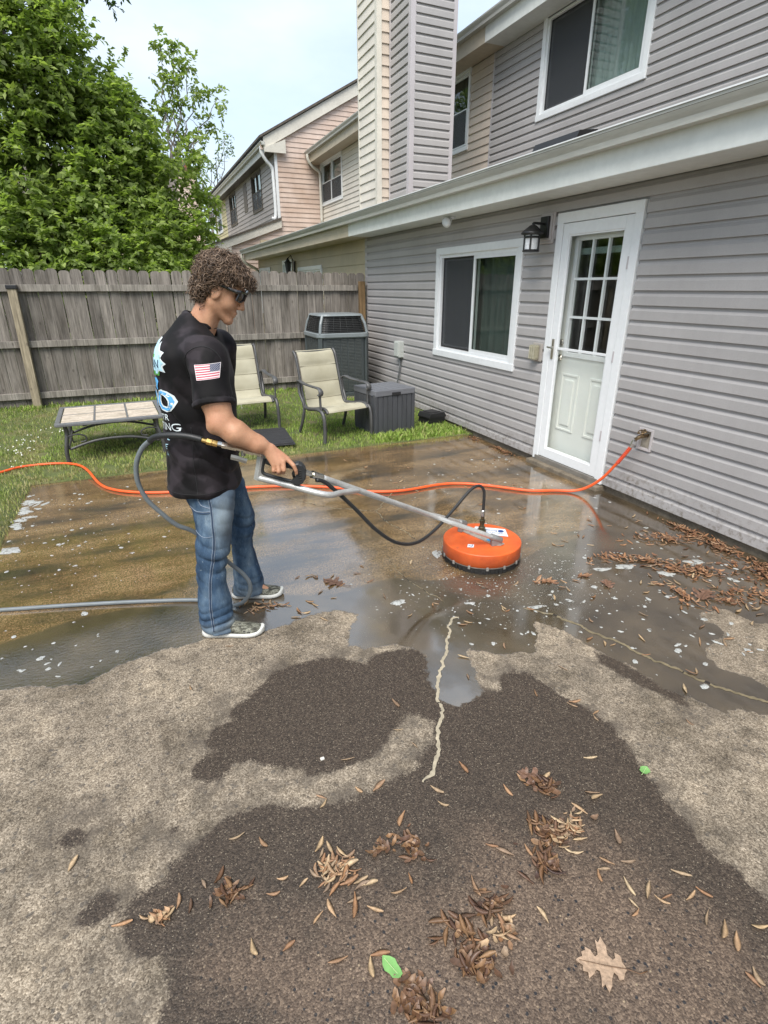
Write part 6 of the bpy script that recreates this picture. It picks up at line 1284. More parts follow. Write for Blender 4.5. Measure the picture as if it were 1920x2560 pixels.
# --- jeans
def jeans_mat():
    m, t, b, o = NT('faded_denim'); v = coords(t, rnd=False); vw = nd(t, 'ShaderNodeMapping', {'Vector': v, 'Scale': (60, 60, 9)}).outputs[0]
    n = noise(t, nd(t, 'ShaderNodeMapping', {'Vector': v, 'Scale': (9, 9, 4)}).outputs[0], 1.4, 5.0, 0.6); n2 = noise(t, vw, 6.0, 3.0, 0.7); sp = noise(t, v, 95.0, 3.0, 0.65); sp2 = noise(t, v, 22.0, 3.0, 0.6)
    c = ramp(t, n, [(0.28, (0.016, 0.034, 0.066)), (0.46, (0.040, 0.074, 0.125)), (0.62, (0.090, 0.138, 0.195)), (0.78, (0.20, 0.255, 0.300))])
    c = mixc(t, 1.0, c, ramp(t, n2, [(0.25, 0.68), (0.75, 1.28)]), 'MULTIPLY')
    spk = math_(t, 'MULTIPLY', smooth(t, sp, 0.66, 0.72), smooth(t, sp2, 0.50, 0.62))
    c = mixc(t, math_(t, 'MULTIPLY', spk, 0.75), c, (0.50, 0.55, 0.56))
    sx = nd(t, 'ShaderNodeAttribute', attribute_name='wear').outputs['Fac']; c = mixc(t, sx, c, (0.42, 0.46, 0.44))
    t.links.new(c, b.inputs['Base Color']); b.inputs['Roughness'].default_value = 0.85; b.inputs['Specular IOR Level'].default_value = 0.2
    bump(t, b, n2, 0.25, 0.002); return m
DENIM = jeans_mat()
jn = Field((-0.32, -0.33, 0.015), (0.18, 0.34, 0.92), 0.0045)
def jfold(seed, kw):
    def f(P):
        w = P[..., 2]; kn = np.exp(-((w - kw) / 0.10) ** 2); an = np.exp(-((w - 0.10) / 0.07) ** 2); cr = np.exp(-((w - 0.74) / 0.07) ** 2)
        ridge = lambda q: 1.0 - 2.0 * np.abs(np.sin(q * 0.5)) ** 0.7
        diag = ridge(w * 95 + P[..., 0] * 38 + 1.9 * np.sin(P[..., 1] * 25 + seed) + seed) * (0.6 + 0.4 * np.sin(P[..., 0] * 30 + w * 21 + seed)); hor = ridge(w * 150 + 2.4 * np.sin(P[..., 0] * 24 + P[..., 1] * 20 + seed)) * (0.6 + 0.4 * np.sin(P[..., 1] * 33 + seed))
        return fold(P, 22, 22, 20, 0.0045, seed) + diag * 0.0072 * (kn + 0.55 * cr + 0.15) + hor * 0.0068 * an + 0.0022 * fold(P, 55, 50, 46, 1.0, seed + 1)
    return f
near = [(0.035, -0.181, -0.014, 0.188, 0.07), (0.095, -0.181, -0.02, 0.184, 0.074), (0.19, -0.179, -0.026, 0.177, 0.074), (0.28, -0.175, -0.034, 0.168, 0.072), (0.375, -0.173, -0.032, 0.156, 0.074), (0.467, -0.163, -0.009, 0.143, 0.078), (0.563, -0.153, 0.012, 0.128, 0.086), (0.68, -0.176, 0.029, 0.104, 0.09), (0.75, -0.2, 0.024, 0.09, 0.088), (0.79, -0.205, 0.0, 0.08, 0.08), (0.84, -0.21, -0.02, 0.07, 0.075), (0.88, -0.205, -0.03, 0.065, 0.07)]
farl = [(0.035, -0.098, 0.074, -0.172, 0.07), (0.1, -0.093, 0.068, -0.17, 0.072), (0.176, -0.083, 0.064, -0.166, 0.072), (0.267, -0.073, 0.048, -0.16, 0.071), (0.37, -0.071, 0.036, -0.152, 0.072), (0.436, -0.081, 0.046, -0.146, 0.075), (0.514, -0.093, 0.067, -0.138, 0.08), (0.592, -0.111, 0.06, -0.125, 0.086), (0.692, -0.146, 0.037, -0.104, 0.09), (0.75, -0.18, 0.026, -0.09, 0.088), (0.79, -0.19, 0.0, -0.08, 0.08), (0.84, -0.205, -0.02, -0.07, 0.075), (0.88, -0.2, -0.03, -0.065, 0.07)]
jn.loft(near, 0.012, 2.25, jfold(0.4, 0.42)); jn.loft(farl, 0.02, 2.25, jfold(2.9, 0.45)); jn.ell((-0.10, 0, 0.80), (0.105, 0.150, 0.10), 0.03)
# cuffs and side seam
jeans = emit(jn, 'jeans', DENIM, person, 1)
Vj = np.empty(len(jeans.data.vertices) * 3, np.float32); jeans.data.vertices.foreach_get('co', Vj); Vj = Vj.reshape(-1, 3); uu = Vj @ PF; vv = Vj @ PR; ww = Vj[:, 2]
wear = 0.65 * np.exp(-((uu - 0.0) / 0.03) ** 2 - ((ww - 0.085) / 0.022) ** 2) * (vv > 0.1) + 0.30 * np.exp(-((uu + 0.005) / 0.05) ** 2) * np.exp(-((ww - 0.64) / 0.14) ** 2) * (vv > 0.05) + 0.16 * np.exp(-((ww - 0.06) / 0.03) ** 2)
aw = jeans.data.attributes.new('wear', 'FLOAT', 'POINT'); aw.data.foreach_set('value', np.clip(wear, 0, 1).astype(np.float32))
def bvh_of(o): 
    me = o.data; return BVHTree.FromPolygons([tuple(v.co) for v in me.vertices], [tuple(p.vertices) for p in me.polygons])
JB = bvh_of(jeans); SB = bvh_of(tshirt)
RV = Vector(tuple(PR)); FV = Vector(tuple(PF))
def proj_side(bvh, u, w, v=0.5, lift=0.0015, dirn=None):
    p = Vector(tuple(to_rel((u, v, w)))); d = dirn or -RV
    h = bvh.ray_cast(p, d); return (h[0] + h[1] * 0 - d * lift, h[1]) if h[0] else None
STITCH = simple('pale_stitching', (0.20, 0.24, 0.30), 0.8, var=0.25, vs_=90); DKDEN = simple('dark_denim_seam', (0.020, 0.042, 0.085), 0.85, var=0.3, vs_=60)
def seam(name, uw, mat, r, bvh=JB, n=10, parent=jeans, v0=0.5):
    pts = [q[0] for q in (proj_side(bvh, p.x, p.z, v0) for p in spline([(a, 0, b_) for a, b_ in uw], n)) if q]
    mb = MB(); mb.smooth = True; mb.tube(pts, r, 5); return link(name, mb.mesh(name, mat), parent)
for du in (-0.006, 0.005): seam('side_seam', [(-0.062 + du, 0.77), (-0.056 + du, 0.66), (-0.055 + du, 0.55), (-0.068 + du, 0.45), (-0.088 + du, 0.36), (-0.10 + du, 0.26), (-0.104 + du, 0.16), (-0.10 + du, 0.06)], STITCH, 0.0013)
seam('side_seam', [(-0.0625, 0.77), (-0.0565, 0.66), (-0.0555, 0.55), (-0.0685, 0.45), (-0.0885, 0.36), (-0.1005, 0.26), (-0.1045, 0.16), (-0.1005, 0.06)], DKDEN, 0.0026)
seam('pocket_edge', [(-0.165, 0.695), (-0.14, 0.678), (-0.10, 0.676), (-0.062, 0.680)], STITCH, 0.002)
seam('pocket_edge', [(-0.168, 0.688), (-0.14, 0.670), (-0.10, 0.668), (-0.062, 0.672)], DKDEN, 0.0022)
seam('pocket_edge', [(-0.150, 0.575), (-0.12, 0.562), (-0.09, 0.556), (-0.060, 0.560)], STITCH, 0.0014)
seam('hammer_loop', [(-0.14, 0.765), (-0.12, 0.750), (-0.112, 0.725), (-0.10, 0.708), (-0.062, 0.694)], STITCH, 0.0022)
# --- shoes
def camo_mat():
    m, t, b, o = NT('camo_canvas'); v = coords(t, rnd=False)
    n = noise(t, nd(t, 'ShaderNodeMapping', {'Vector': v, 'Scale': (10, 26, 16), 'Rotation': (0.2, 0.5, 0.38)}).outputs[0], 2.6, 5.0, 0.7)
    c = ramp(t, n, [(0.38, (0.012, 0.012, 0.010)), (0.45, (0.06, 0.058, 0.044)), (0.52, (0.13, 0.13, 0.098)), (0.58, (0.27, 0.27, 0.22)), (0.62, (0.025, 0.024, 0.02))])
    t.links.new(c, b.inputs['Base Color']); b.inputs['Roughness'].default_value = 0.8; bump(t, b, noise(t, v, 300.0, 2.0), 0.2, 0.001); return m
CAMO = camo_mat(); SOLE = simple('white_rubber_sole', (0.62, 0.62, 0.58), 0.5, var=0.12, vs_=25, fine=0.15)
def shoe(cu, cv, yaw, length=0.305):
    """cu,cv: heel end in person frame; local x forward"""
    ca, sa = math.cos(yaw), math.sin(yaw)
    def T(x, y, z): return (cu + x * ca - y * sa, cv + x * sa + y * ca, z)
    L = length; xs_ = np.linspace(0, 1, 25)
    hwid = smooth_interp(xs_, [0, .06, .2, .42, .62, .78, .9, .97, 1], [0.012, .030, .036, .036, .044, .048, .040, .024, 0.006]); cent = smooth_interp(xs_, [0, .3, .6, .85, 1], [0, 0, -.003, -.010, -.014])
    hup = smooth_interp(xs_, [0, .05, .15, .30, .45, .6, .75, .88, .96, 1], [.055, .078, .082, .082, .078, .066, .053, .045, .036, .022])
    mb = MB(); mb.smooth = True; ring = 18
    for kind in ('upper', 'sole'):
        mb = MB(); mb.smooth = True; vs_ = []
        for x, hw, cy_, hh in zip(xs_, hwid, cent, hup):
            for j in range(ring):
                a = 2 * math.pi * j / ring
                if kind == 'sole':
                    yy = cy_ + (hw + 0.004) * math.copysign(abs(math.cos(a)) ** 0.55, math.cos(a)); lift = 0.010 * max(0, (x - 0.78) / 0.22) ** 2; zz = 0.014 + lift + 0.0135 * math.copysign(abs(math.sin(a)) ** 0.35, math.sin(a)) + (0.006 if (x > 0.93 and math.sin(a) > 0) else 0)
                    xx = (x - 0.5) * (L + 0.008) + L / 2
                else:
                    top = hh; yy = cy_ + hw * 0.97 * math.copysign(abs(math.cos(a)) ** (0.75 if math.sin(a) > 0 else 0.5), math.cos(a)); zz = (0.022 + (top - 0.022) * abs(math.sin(a)) ** 0.95) if math.sin(a) > 0 else 0.018
                    xx = x * L
                vs_.append(tuple(to_rel(T(xx, yy, zz))))
        k = len(xs_); fs_ = [(i * ring + j, i * ring + (j + 1) % ring, (i + 1) * ring + (j + 1) % ring, (i + 1) * ring + j) for i in range(k - 1) for j in range(ring)] + [tuple(range(ring))[::-1], tuple((k - 1) * ring + j for j in range(ring))]
        mb.add(vs_, fs_)
        if kind == 'upper': o_ = link('shoe', mb.mesh('shoe', CAMO), person)
        else: link('sole', mb.mesh('sole', SOLE), o_)
    return o_
shoe(-0.175, 0.195, 0.02); shoe(-0.108, -0.175, 0.0, 0.285)
# --- sunglasses
GL = simple('black_acetate', (0.008, 0.008, 0.009), 0.22, var=0.2, spec=0.6); LENS = simple('dark_lens', (0.012, 0.010, 0.012), 0.06, var=0.1, spec=0.8)
def hw_(a, b_, c): return tuple(to_rel(hd(a, b_, c)))
mb = MB(); 
for c in (-1, 1):
    P4 = [(0.104, 0.020, 0.006), (0.094, 0.024, 0.070), (0.090, -0.016, 0.068), (0.1, -0.022, 0.036), (0.106, -0.012, 0.010)]
    ring = [hw_(a, b_, c * d) for a, b_, d in P4]; ring = [tuple(q) for q in ring] + [ring[0]]
    rr = [Vector(q) for q in ring]; mb.tube(rr, [0.0058, 0.0065, 0.0045, 0.004, 0.005, 0.0058], 6, cap=True)
    mb.tube([Vector(hw_(0.094, 0.022, c * 0.071)), Vector(hw_(0.080, 0.016, c * 0.0765)), Vector(hw_(0.045, 0.010, c * 0.079)), Vector(hw_(0.008, 0.004, c * 0.081)), Vector(hw_(-0.012, -0.010, c * 0.080))], [0.0085, 0.0080, 0.0066, 0.0056, 0.004], 6, flat=(0.45, 1.0))
mb.tube([Vector(hw_(0.106, 0.012, -0.01)), Vector(hw_(0.110, 0.012, 0)), Vector(hw_(0.106, 0.012, 0.01))], 0.0045, 6)
sg = link('sunglasses', mb.mesh('sunglasses', GL), person)
for c in (-1, 1):
    mb = MB(); P4 = [(0.1035, 0.019, 0.007), (0.0935, 0.022, 0.068), (0.0895, -0.015, 0.066), (0.0995, -0.021, 0.036), (0.1055, -0.011, 0.011)]; mb.add([hw_(a, b_, c * d) for a, b_, d in P4] + [hw_(a - 0.002, b_, c * d) for a, b_, d in P4], [(0, 1, 2, 3, 4), (9, 8, 7, 6, 5)] + [(i, (i + 1) % 5, 5 + (i + 1) % 5, 5 + i) for i in range(5)]); link('lens', mb.mesh('lens', LENS), sg)
# --- curly hair: a scalp cap and many small curls
def hair_mat():
    m, t, b, o = NT('brown_curls'); g = nd(t, 'ShaderNodeNewGeometry')
    c = ramp(t, g.outputs['Random Per Island'], [(0.0, (0.035, 0.022, 0.014)), (0.5, (0.105, 0.066, 0.041)), (0.85, (0.19, 0.125, 0.082)), (1.0, (0.29, 0.205, 0.14))])
    t.links.new(c, b.inputs['Base Color']); b.inputs['Roughness'].default_value = 0.42; b.inputs['Specular IOR Level'].default_value = 0.45; return m
HAIR = hair_mat()
hairf = Field((-0.12, -0.13, 1.55), (0.22, 0.13, 1.82), 0.006)
hairf.ell(hd(-0.020, 0.036), (0.104, 0.086, 0.088), 0.02, HBAS); hairf.ell(hd(-0.052, -0.035), (0.056, 0.074, 0.070), 0.02, HBAS)
hairf.ell(hd(0.062, 0.062), (0.045, 0.068, 0.032), 0.02, HBAS)
hairf.ell(hd(0.070, -0.055), (0.085, 0.12, 0.085), 0.01, HBAS, 'cut')
hair = emit(hairf, 'hair', HAIR, person)
HBV = bvh_of(hair); VV = []; FFc = []
rh = random.Random(5); ncurl = 0; tries = 0
cen = Vector(tuple(to_rel(hd(-0.02, 0.02))))
ha, hb, hc = (Vector(tuple(to_rel(HA))), Vector(tuple(to_rel(HB))), Vector(tuple(PR)))
while ncurl < 3600 and tries < 28000:
    tries += 1
    d = Vector((rh.gauss(0, 1), rh.gauss(0, 1), rh.gauss(0, 1))).normalized(); a_, b2, c_ = d.dot(ha), d.dot(hb), d.dot(hc)
    h_ = HBV.ray_cast(cen + d * 0.3, -d)
    if not h_[0]: continue
    p, nrm = h_[0], h_[1]; rel = p - Vector(tuple(to_rel(SK))); pa, pb, pc = rel.dot(ha), rel.dot(hb), rel.dot(hc)
    if pa > 0.0 and pb < (0.026 if pa < 0.05 else 0.048): continue
    if pb < -0.108 or (pb < 0.004 and pa > -0.024): continue
    L = rh.uniform(0.028, 0.058) * (1.25 if rh.random() < 0.08 else 1.0); turns = rh.uniform(0.9, 2.3); rad = rh.uniform(0.004, 0.0135); ph = rh.uniform(0, 6.28)
    ax = (nrm * 0.9 + Vector((rh.gauss(0, .55), rh.gauss(0, .55), rh.gauss(0, .55))) + Vector((0, 0, -0.35))).normalized()
    if pa > 0.04: ax = (ax + ha * 0.45 + hb * 0.25).normalized()
    e1_ = ax.orthogonal().normalized(); e2_ = ax.cross(e1_); n_ = 14; base = p - nrm * 0.010; tw = rh.uniform(0.0008, 0.0023); pts = []
    for i in range(n_):
        t = i / (n_ - 1); an = ph + turns * 6.283 * t; sp_ = rad * min(1, 0.3 + 1.6 * t)
        pts.append(base + ax * (L * t * 0.72) + (e1_ * math.cos(an) + e2_ * math.sin(an)) * sp_ + Vector((0, 0, -0.010 * t * t)))
    b0 = len(VV); pr_ = None
    for i, q in enumerate(pts):
        dd = (pts[min(i + 1, n_ - 1)] - pts[max(i - 1, 0)]).normalized(); a3 = dd.orthogonal().normalized() if pr_ is None else (pr_ - dd * pr_.dot(dd)).normalized(); pr_ = a3; b3 = dd.cross(a3); rr2 = tw * (1 - 0.75 * (i / (n_ - 1)) ** 3)
        for j in range(4): an = j * math.pi / 2; VV.append(q + a3 * (rr2 * 1.5 * math.cos(an)) + b3 * (rr2 * 0.8 * math.sin(an)))
    for i in range(n_ - 1):
        for j in range(4): FFc.append((b0 + i * 4 + j, b0 + i * 4 + (j + 1) % 4, b0 + (i + 1) * 4 + (j + 1) % 4, b0 + (i + 1) * 4 + j))
    ncurl += 1
cu_ = link('curls', npmesh('curls', np.array([tuple(v) for v in VV]), np.array(FFc), HAIR, True), hair); cu_['kind'] = 'stuff'

# sleeve and hem stitching on the shirt
SST = simple('dark_seam', (0.006, 0.006, 0.007), 0.7, var=0.2)
def ssurf(pts, r, n=8, name='seam'):
    out = [q[0] for q in (proj_side(SB, p.x, p.z, 0.5, 0.0004) for p in spline([(a, 0, b_) for a, b_ in pts], n)) if q]; mb = MB(); mb.smooth = True; mb.tube(out, r, 5); return link(name, mb.mesh(name, SST), tshirt)
ssurf([(-0.076, 1.300), (-0.078, 1.345), (-0.066, 1.392), (-0.030, 1.420), (0.012, 1.428), (0.048, 1.415), (0.074, 1.385), (0.084, 1.345)], 0.0022)
ssurf([(-0.105, 0.762), (-0.108, 0.84), (-0.110, 0.92), (-0.104, 1.0), (-0.10, 1.08)], 0.0018)
ssurf([(-0.26, 0.776), (-0.20, 0.771), (-0.12, 0.768), (-0.04, 0.770), (0.01, 0.776)], 0.0015)
# --- prints on the shirt: sleeve flag, back lettering, chest badge
def flag_mat():
    m, t, b, o = NT('flag_print'); uv = nd(t, 'ShaderNodeUVMap', uv_map='UVMap').outputs[0]; sx = nd(t, 'ShaderNodeSeparateXYZ', {0: uv}); x, y = sx.outputs[0], sx.outputs[1]
    st = math_(t, 'LESS_THAN', math_(t, 'MODULO', math_(t, 'MULTIPLY', y, 13.0), 2.0), 1.0)
    c = mixc(t, st, (0.74, 0.62, 0.62), (0.42, 0.035, 0.075))
    can = math_(t, 'MULTIPLY', math_(t, 'GREATER_THAN', x, 0.62), math_(t, 'GREATER_THAN', y, 6 / 13))
    sc = nd(t, 'ShaderNodeMapping', {'Vector': uv, 'Scale': (26.0, 18.0, 1.0), 'Rotation': (0, 0, 0.0)}).outputs[0]; s3 = nd(t, 'ShaderNodeSeparateXYZ', {0: sc})
    par = math_(t, 'MODULO', math_(t, 'FLOOR', s3.outputs[1]), 2.0); fx = math_(t, 'FRACT', math_(t, 'ADD', math_(t, 'MULTIPLY', s3.outputs[0], 0.6), math_(t, 'MULTIPLY', par, 0.5))); fy = math_(t, 'FRACT', s3.outputs[1])
    dx_ = math_(t, 'SUBTRACT', fx, 0.5); dy_ = math_(t, 'SUBTRACT', fy, 0.5); r2 = math_(t, 'ADD', math_(t, 'MULTIPLY', dx_, dx_), math_(t, 'MULTIPLY', dy_, dy_))
    star = math_(t, 'LESS_THAN', r2, 0.055)
    c = mixc(t, can, c, (0.018, 0.026, 0.075)); c = mixc(t, math_(t, 'MULTIPLY', can, star), c, (0.72, 0.72, 0.76))
    ex = math_(t, 'GREATER_THAN', math_(t, 'ABSOLUTE', math_(t, 'SUBTRACT', x, 0.5)), 0.482); ey = math_(t, 'GREATER_THAN', math_(t, 'ABSOLUTE', math_(t, 'SUBTRACT', y, 0.5)), 0.475)
    c = mixc(t, math_(t, 'MAXIMUM', ex, ey), c, (0.78, 0.72, 0.72))
    t.links.new(c, b.inputs['Base Color']); b.inputs['Roughness'].default_value = 0.6; return m
def patch(name, quad, nx_, ny_, mat, v0=0.5, lift=0.0016, dirn=None):
    """quad: four (u,w) corners bl, br, tr, tl projected sideways on the shirt"""
    bl, br, tr, tl = [np.array(q) for q in quad]; V_ = []; UV = []
    for j in range(ny_ + 1):
        for i in range(nx_ + 1):
            s, t = i / nx_, j / ny_; q = (bl * (1 - s) + br * s) * (1 - t) + (tl * (1 - s) + tr * s) * t; h_ = proj_side(SB, q[0], q[1], v0, lift, dirn)
            V_.append(h_[0] if h_ else Vector(tuple(to_rel((q[0], 0.2, q[1]))))); UV.append((s, t))
    fs_ = [(j * (nx_ + 1) + i, j * (nx_ + 1) + i + 1, (j + 1) * (nx_ + 1) + i + 1, (j + 1) * (nx_ + 1) + i) for j in range(ny_) for i in range(nx_)]
    me = bpy.data.meshes.new(name); me.from_pydata([tuple(v) for v in V_], [], fs_); ul = me.uv_layers.new(name='UVMap')
    for l in me.loops: ul.data[l.index].uv = UV[l.vertex_index]
    me.polygons.foreach_set('use_smooth', [True] * len(fs_)); me.materials.append(mat); return link(name, me, tshirt)
patch('sleeve_flag', [(-0.018, 1.298), (0.072, 1.307), (0.078, 1.366), (-0.026, 1.358)], 22, 14, flag_mat())
PB = simple('print_blue', (0.10, 0.36, 0.68), 0.6, var=0.25, vs_=30); PLB = simple('print_pale_blue', (0.42, 0.66, 0.78), 0.6, var=0.25, vs_=40); PGn = simple('print_green', (0.08, 0.28, 0.05), 0.6, var=0.2, vs_=30); PW = simple('print_white', (0.62, 0.68, 0.70), 0.6, var=0.1, vs_=30); PN = simple('print_navy', (0.015, 0.03, 0.06), 0.6, var=0.2)
PHI = R(27); DVB = (FV * math.cos(PHI) - RV * math.sin(PHI)).normalized(); LVB = (RV * math.cos(PHI) + FV * math.sin(PHI)).normalized()
def back_pt(v, w, lift):
    p = Vector(tuple(to_rel((-0.11, 0, w)))) + LVB * v - DVB * 0.5; h_ = SB.ray_cast(p, DVB); return (h_[0] - DVB * lift) if h_[0] else None
def back_shape(name, outline, mat, lift):
    """outline of (v,w): v from the spine towards the viewer's side; filled fan laid on the back of the shirt"""
    pts = [Vector((a, b_, 0)) for a, b_ in outline]; bm = bmesh.new(); f = bm.faces.new([bm.verts.new(p) for p in pts]); bmesh.ops.triangulate(bm, faces=[f])
    bmesh.ops.subdivide_edges(bm, edges=bm.edges[:], cuts=3, use_grid_fill=True)
    ok = True
    for v in bm.verts:
        q = back_pt(v.co.x, v.co.y, lift)
        if q is None: q = Vector(tuple(to_rel((-0.2, v.co.x, v.co.y))))
        v.co = q
    me = bpy.data.meshes.new(name); bm.to_mesh(me); bm.free(); me.materials.append(mat); return link(name, me, tshirt)
# splash badge across the shoulder blades
badge = [(-0.125, 1.372), (-0.10, 1.43), (-0.06, 1.445), (-0.03, 1.46), (0.0, 1.45), (0.03, 1.455), (0.055, 1.452), (0.075, 1.425), (0.085, 1.44), (0.105, 1.405), (0.132, 1.398), (0.120, 1.375), (0.145, 1.352), (0.128, 1.340), (0.132, 1.315), (0.105, 1.322), (0.095, 1.30), (-0.10, 1.30), (-0.135, 1.33)]
back_shape('back_print', badge, PW, 0.003); back_shape('back_print', [(a * 0.94, 1.372 + (b_ - 1.372) * 0.90) for a, b_ in badge], PLB, 0.0038)
back_shape('back_print', [(-0.13, 1.392), (0.112, 1.385), (0.120, 1.372), (-0.13, 1.378)], PGn, 0.0046)
back_shape('back_print', [(-0.12, 1.322), (0.108, 1.318), (0.098, 1.300), (-0.12, 1.302)], PGn, 0.0046)
def back_text(txt, v_right, w0, size, mat, lift, outline=None, sx=1.0):
    """text reads left to right across the back; its right end sits at v_right (towards the viewer)"""
    cu = bpy.data.curves.new('lettering', 'FONT'); cu.body = txt; cu.size = size; cu.align_x = 'RIGHT'; cu.resolution_u = 3
    if outline: cu.offset = outline
    ob_ = bpy.data.objects.new('lettering', cu); COL.objects.link(ob_); dg = bpy.context.evaluated_depsgraph_get(); dg.update()
    me = bpy.data.meshes.new_from_object(ob_.evaluated_get(dg)); bpy.data.objects.remove(ob_); bpy.data.curves.remove(cu)
    bm = bmesh.new(); bm.from_mesh(me); bmesh.ops.triangulate(bm, faces=bm.faces[:])
    for _ in range(2): bmesh.ops.subdivide_edges(bm, edges=[e_ for e_ in bm.edges if e_.calc_length() > size * 0.22], cuts=1)
    bmesh.ops.triangulate(bm, faces=bm.faces[:])
    for v in bm.verts:
        q = back_pt(v_right + v.co.x * sx, w0 + v.co.y, lift); v.co = q if q is not None else Vector(tuple(to_rel((-0.25, v_right + v.co.x * sx, w0 + v.co.y))))
    bm.to_mesh(me); bm.free(); me.name = 'lettering'; me.materials.clear(); me.materials.append(mat); me.polygons.foreach_set('material_index', [0] * len(me.polygons)); return link('lettering', me, tshirt)
back_text('CLEAN', 0.112, 1.333, 0.050, PN, 0.0052); back_text('INDO', 0.150, 1.150, 0.125, PW, 0.0050, 0.006); back_text('INDO', 0.150, 1.150, 0.125, PB, 0.0062)
back_shape('back_print', [(0.02, 1.215 + 0.075), (0.075, 1.29), (0.085, 1.275), (0.07, 1.245), (0.045, 1.235), (0.025, 1.25)], PB, 0.0045)
back_text('TR', 0.105, 1.105, 0.040, PW, 0.005); back_text('TING', 0.142, 1.060, 0.048, PW, 0.005); back_text('E', 0.095, 1.015, 0.035, PLB, 0.005); back_text('E', 0.090, 0.975, 0.032, PLB, 0.005); back_text('A', 0.085, 0.94, 0.030, PLB, 0.005)
# chest badge, its near edge only
PH2 = R(10); DVF = (-FV * math.cos(PH2) - RV * math.sin(PH2)).normalized(); LVF = (RV * math.cos(PH2) - FV * math.sin(PH2)).normalized()
def front_shape(name, outline, mat, lift):
    bm = bmesh.new(); f = bm.faces.new([bm.verts.new((a, b_, 0)) for a, b_ in outline]); bmesh.ops.triangulate(bm, faces=[f]); bmesh.ops.subdivide_edges(bm, edges=bm.edges[:], cuts=2, use_grid_fill=True)
    for v in bm.verts:
        p = Vector(tuple(to_rel((-0.11, 0, v.co.y)))) + LVF * v.co.x - DVF * 0.5; h_ = SB.ray_cast(p, DVF); v.co = (h_[0] - DVF * lift) if h_[0] else Vector(tuple(to_rel((0.06, v.co.x, v.co.y))))
    me = bpy.data.meshes.new(name); bm.to_mesh(me); bm.free(); me.materials.append(mat); return link(name, me, tshirt)
cb = [(0.055, 1.305), (0.10, 1.295), (0.145, 1.262), (0.165, 1.232), (0.148, 1.212), (0.10, 1.208), (0.055, 1.21)]
front_shape('chest_print', cb, PW, 0.0014); front_shape('chest_print', [(0.11 + (a - 0.11) * 0.88, 1.255 + (b_ - 1.255) * 0.86) for a, b_ in cb], PGn, 0.0022)
front_shape('chest_print', [(0.125, 1.245), (0.150, 1.242), (0.150, 1.237), (0.132, 1.237), (0.132, 1.226), (0.150, 1.226), (0.150, 1.221), (0.125, 1.221)], PW, 0.003)
# ------------------------------------------------------------------ rotary surface cleaner, lance, gun
def orange_mat():
    m, t, b, o = NT('orange_painted_steel'); v = coords(t, rnd=False); n = noise(t, v, 7.0, 6.0, 0.65); sc = noise(t, nd(t, 'ShaderNodeMapping', {'Vector': v, 'Scale': (60, 60, 12)}).outputs[0], 1.0, 5.0, 0.7); gr = noise(t, v, 18.0, 6.0, 0.75)
    c = ramp(t, n, [(0.3, (0.50, 0.080, 0.016)), (0.55, (0.66, 0.112, 0.020)), (0.75, (0.70, 0.15, 0.035))])
    c = mixc(t, smooth(t, gr, 0.56, 0.74, 0.0, 0.65), c, (0.20, 0.07, 0.03)); c = mixc(t, smooth(t, sc, 0.70, 0.74, 0.0, 0.7), c, (0.75, 0.38, 0.22))
    t.links.new(c, b.inputs['Base Color']); t.links.new(nd(t, 'ShaderNodeMapRange', {'Value': gr, 'To Min': 0.28, 'To Max': 0.65}).outputs[0], b.inputs['Roughness']); bump(t, b, noise(t, v, 22.0, 4.0), 0.12, 0.004); return m
ORG = orange_mat()
STEEL = simple('zinc_steel_tube', (0.58, 0.58, 0.56), 0.36, metal=0.45, var=0.22, vs_=14, fine=0.2, bmp=0.1)
CHROME = simple('polished_fitting', (0.62, 0.60, 0.55), 0.2, metal=1.0, var=0.2, vs_=30); BRASSB = simple('yellow_brass', (0.55, 0.38, 0.14), 0.3, metal=1.0, var=0.2, vs_=30)
BRIS = simple('black_brush', (0.012, 0.011, 0.010), 0.8, var=0.4, vs_=60, bmp=0.6, bs=200); RUBB = simple('black_hose_rubber', (0.018, 0.019, 0.020), 0.5, var=0.25, vs_=20); GHOSE = simple('grey_hose_rubber', (0.145, 0.165, 0.175), 0.45, var=0.15, vs_=14, fine=0.12)
DC = (1.875, 2.69); DR = 0.250
sc_ = empty('surface_cleaner', (DC[0], DC[1], 0), 'orange round surface cleaner with steel lance held by the man', 'surface cleaner')
Td = Matrix.Translation((DC[0], DC[1], 0))
mb = MB(); mb.smooth = True
mb.lathe([(DR - 0.004, 0.040), (DR + 0.002, 0.042), (DR + 0.002, 0.1245)], 96, Td, cap=False); mb.lathe([(DR + 0.002, 0.1245), (DR - 0.001, 0.1280)], 96, Td, cap=False); mb.lathe([(DR - 0.001, 0.1280), (0.15, 0.1335), (0.0, 0.138)], 96, Td, cap=False); housing = mb.build('housing', ORG, sc_)
mb = MB(); mb.lathe([(DR + 0.003, 0.043), (DR + 0.005, 0.039), (DR + 0.002, 0.034), (DR - 0.01, 0.034)], 72, Td, cap=False); mb.build('skirt_band', simple('dirty_band', (0.10, 0.085, 0.07), 0.6, var=0.4, vs_=30), sc_)
vs_, fs_ = [], []; rb = random.Random(3)
for k in range(900):
    a = 2 * math.pi * k / 900; r0, r1 = DR - 0.004 + rb.uniform(-.004, .003), DR - 0.002 + rb.uniform(-.008, .010); da = 0.006; b0 = len(vs_)
    for aa, rr, z in ((a - da, r0 + 0.004, 0.040), (a + da, r0 + 0.004, 0.040), (a + da * .7 + rb.uniform(-.01, .01), r1 + 0.004, 0.001), (a - da * .7, r1 + 0.004, 0.001)): vs_.append((DC[0] + rr * math.cos(aa), DC[1] + rr * math.sin(aa), z))
    fs_.append((b0, b0 + 1, b0 + 2, b0 + 3))
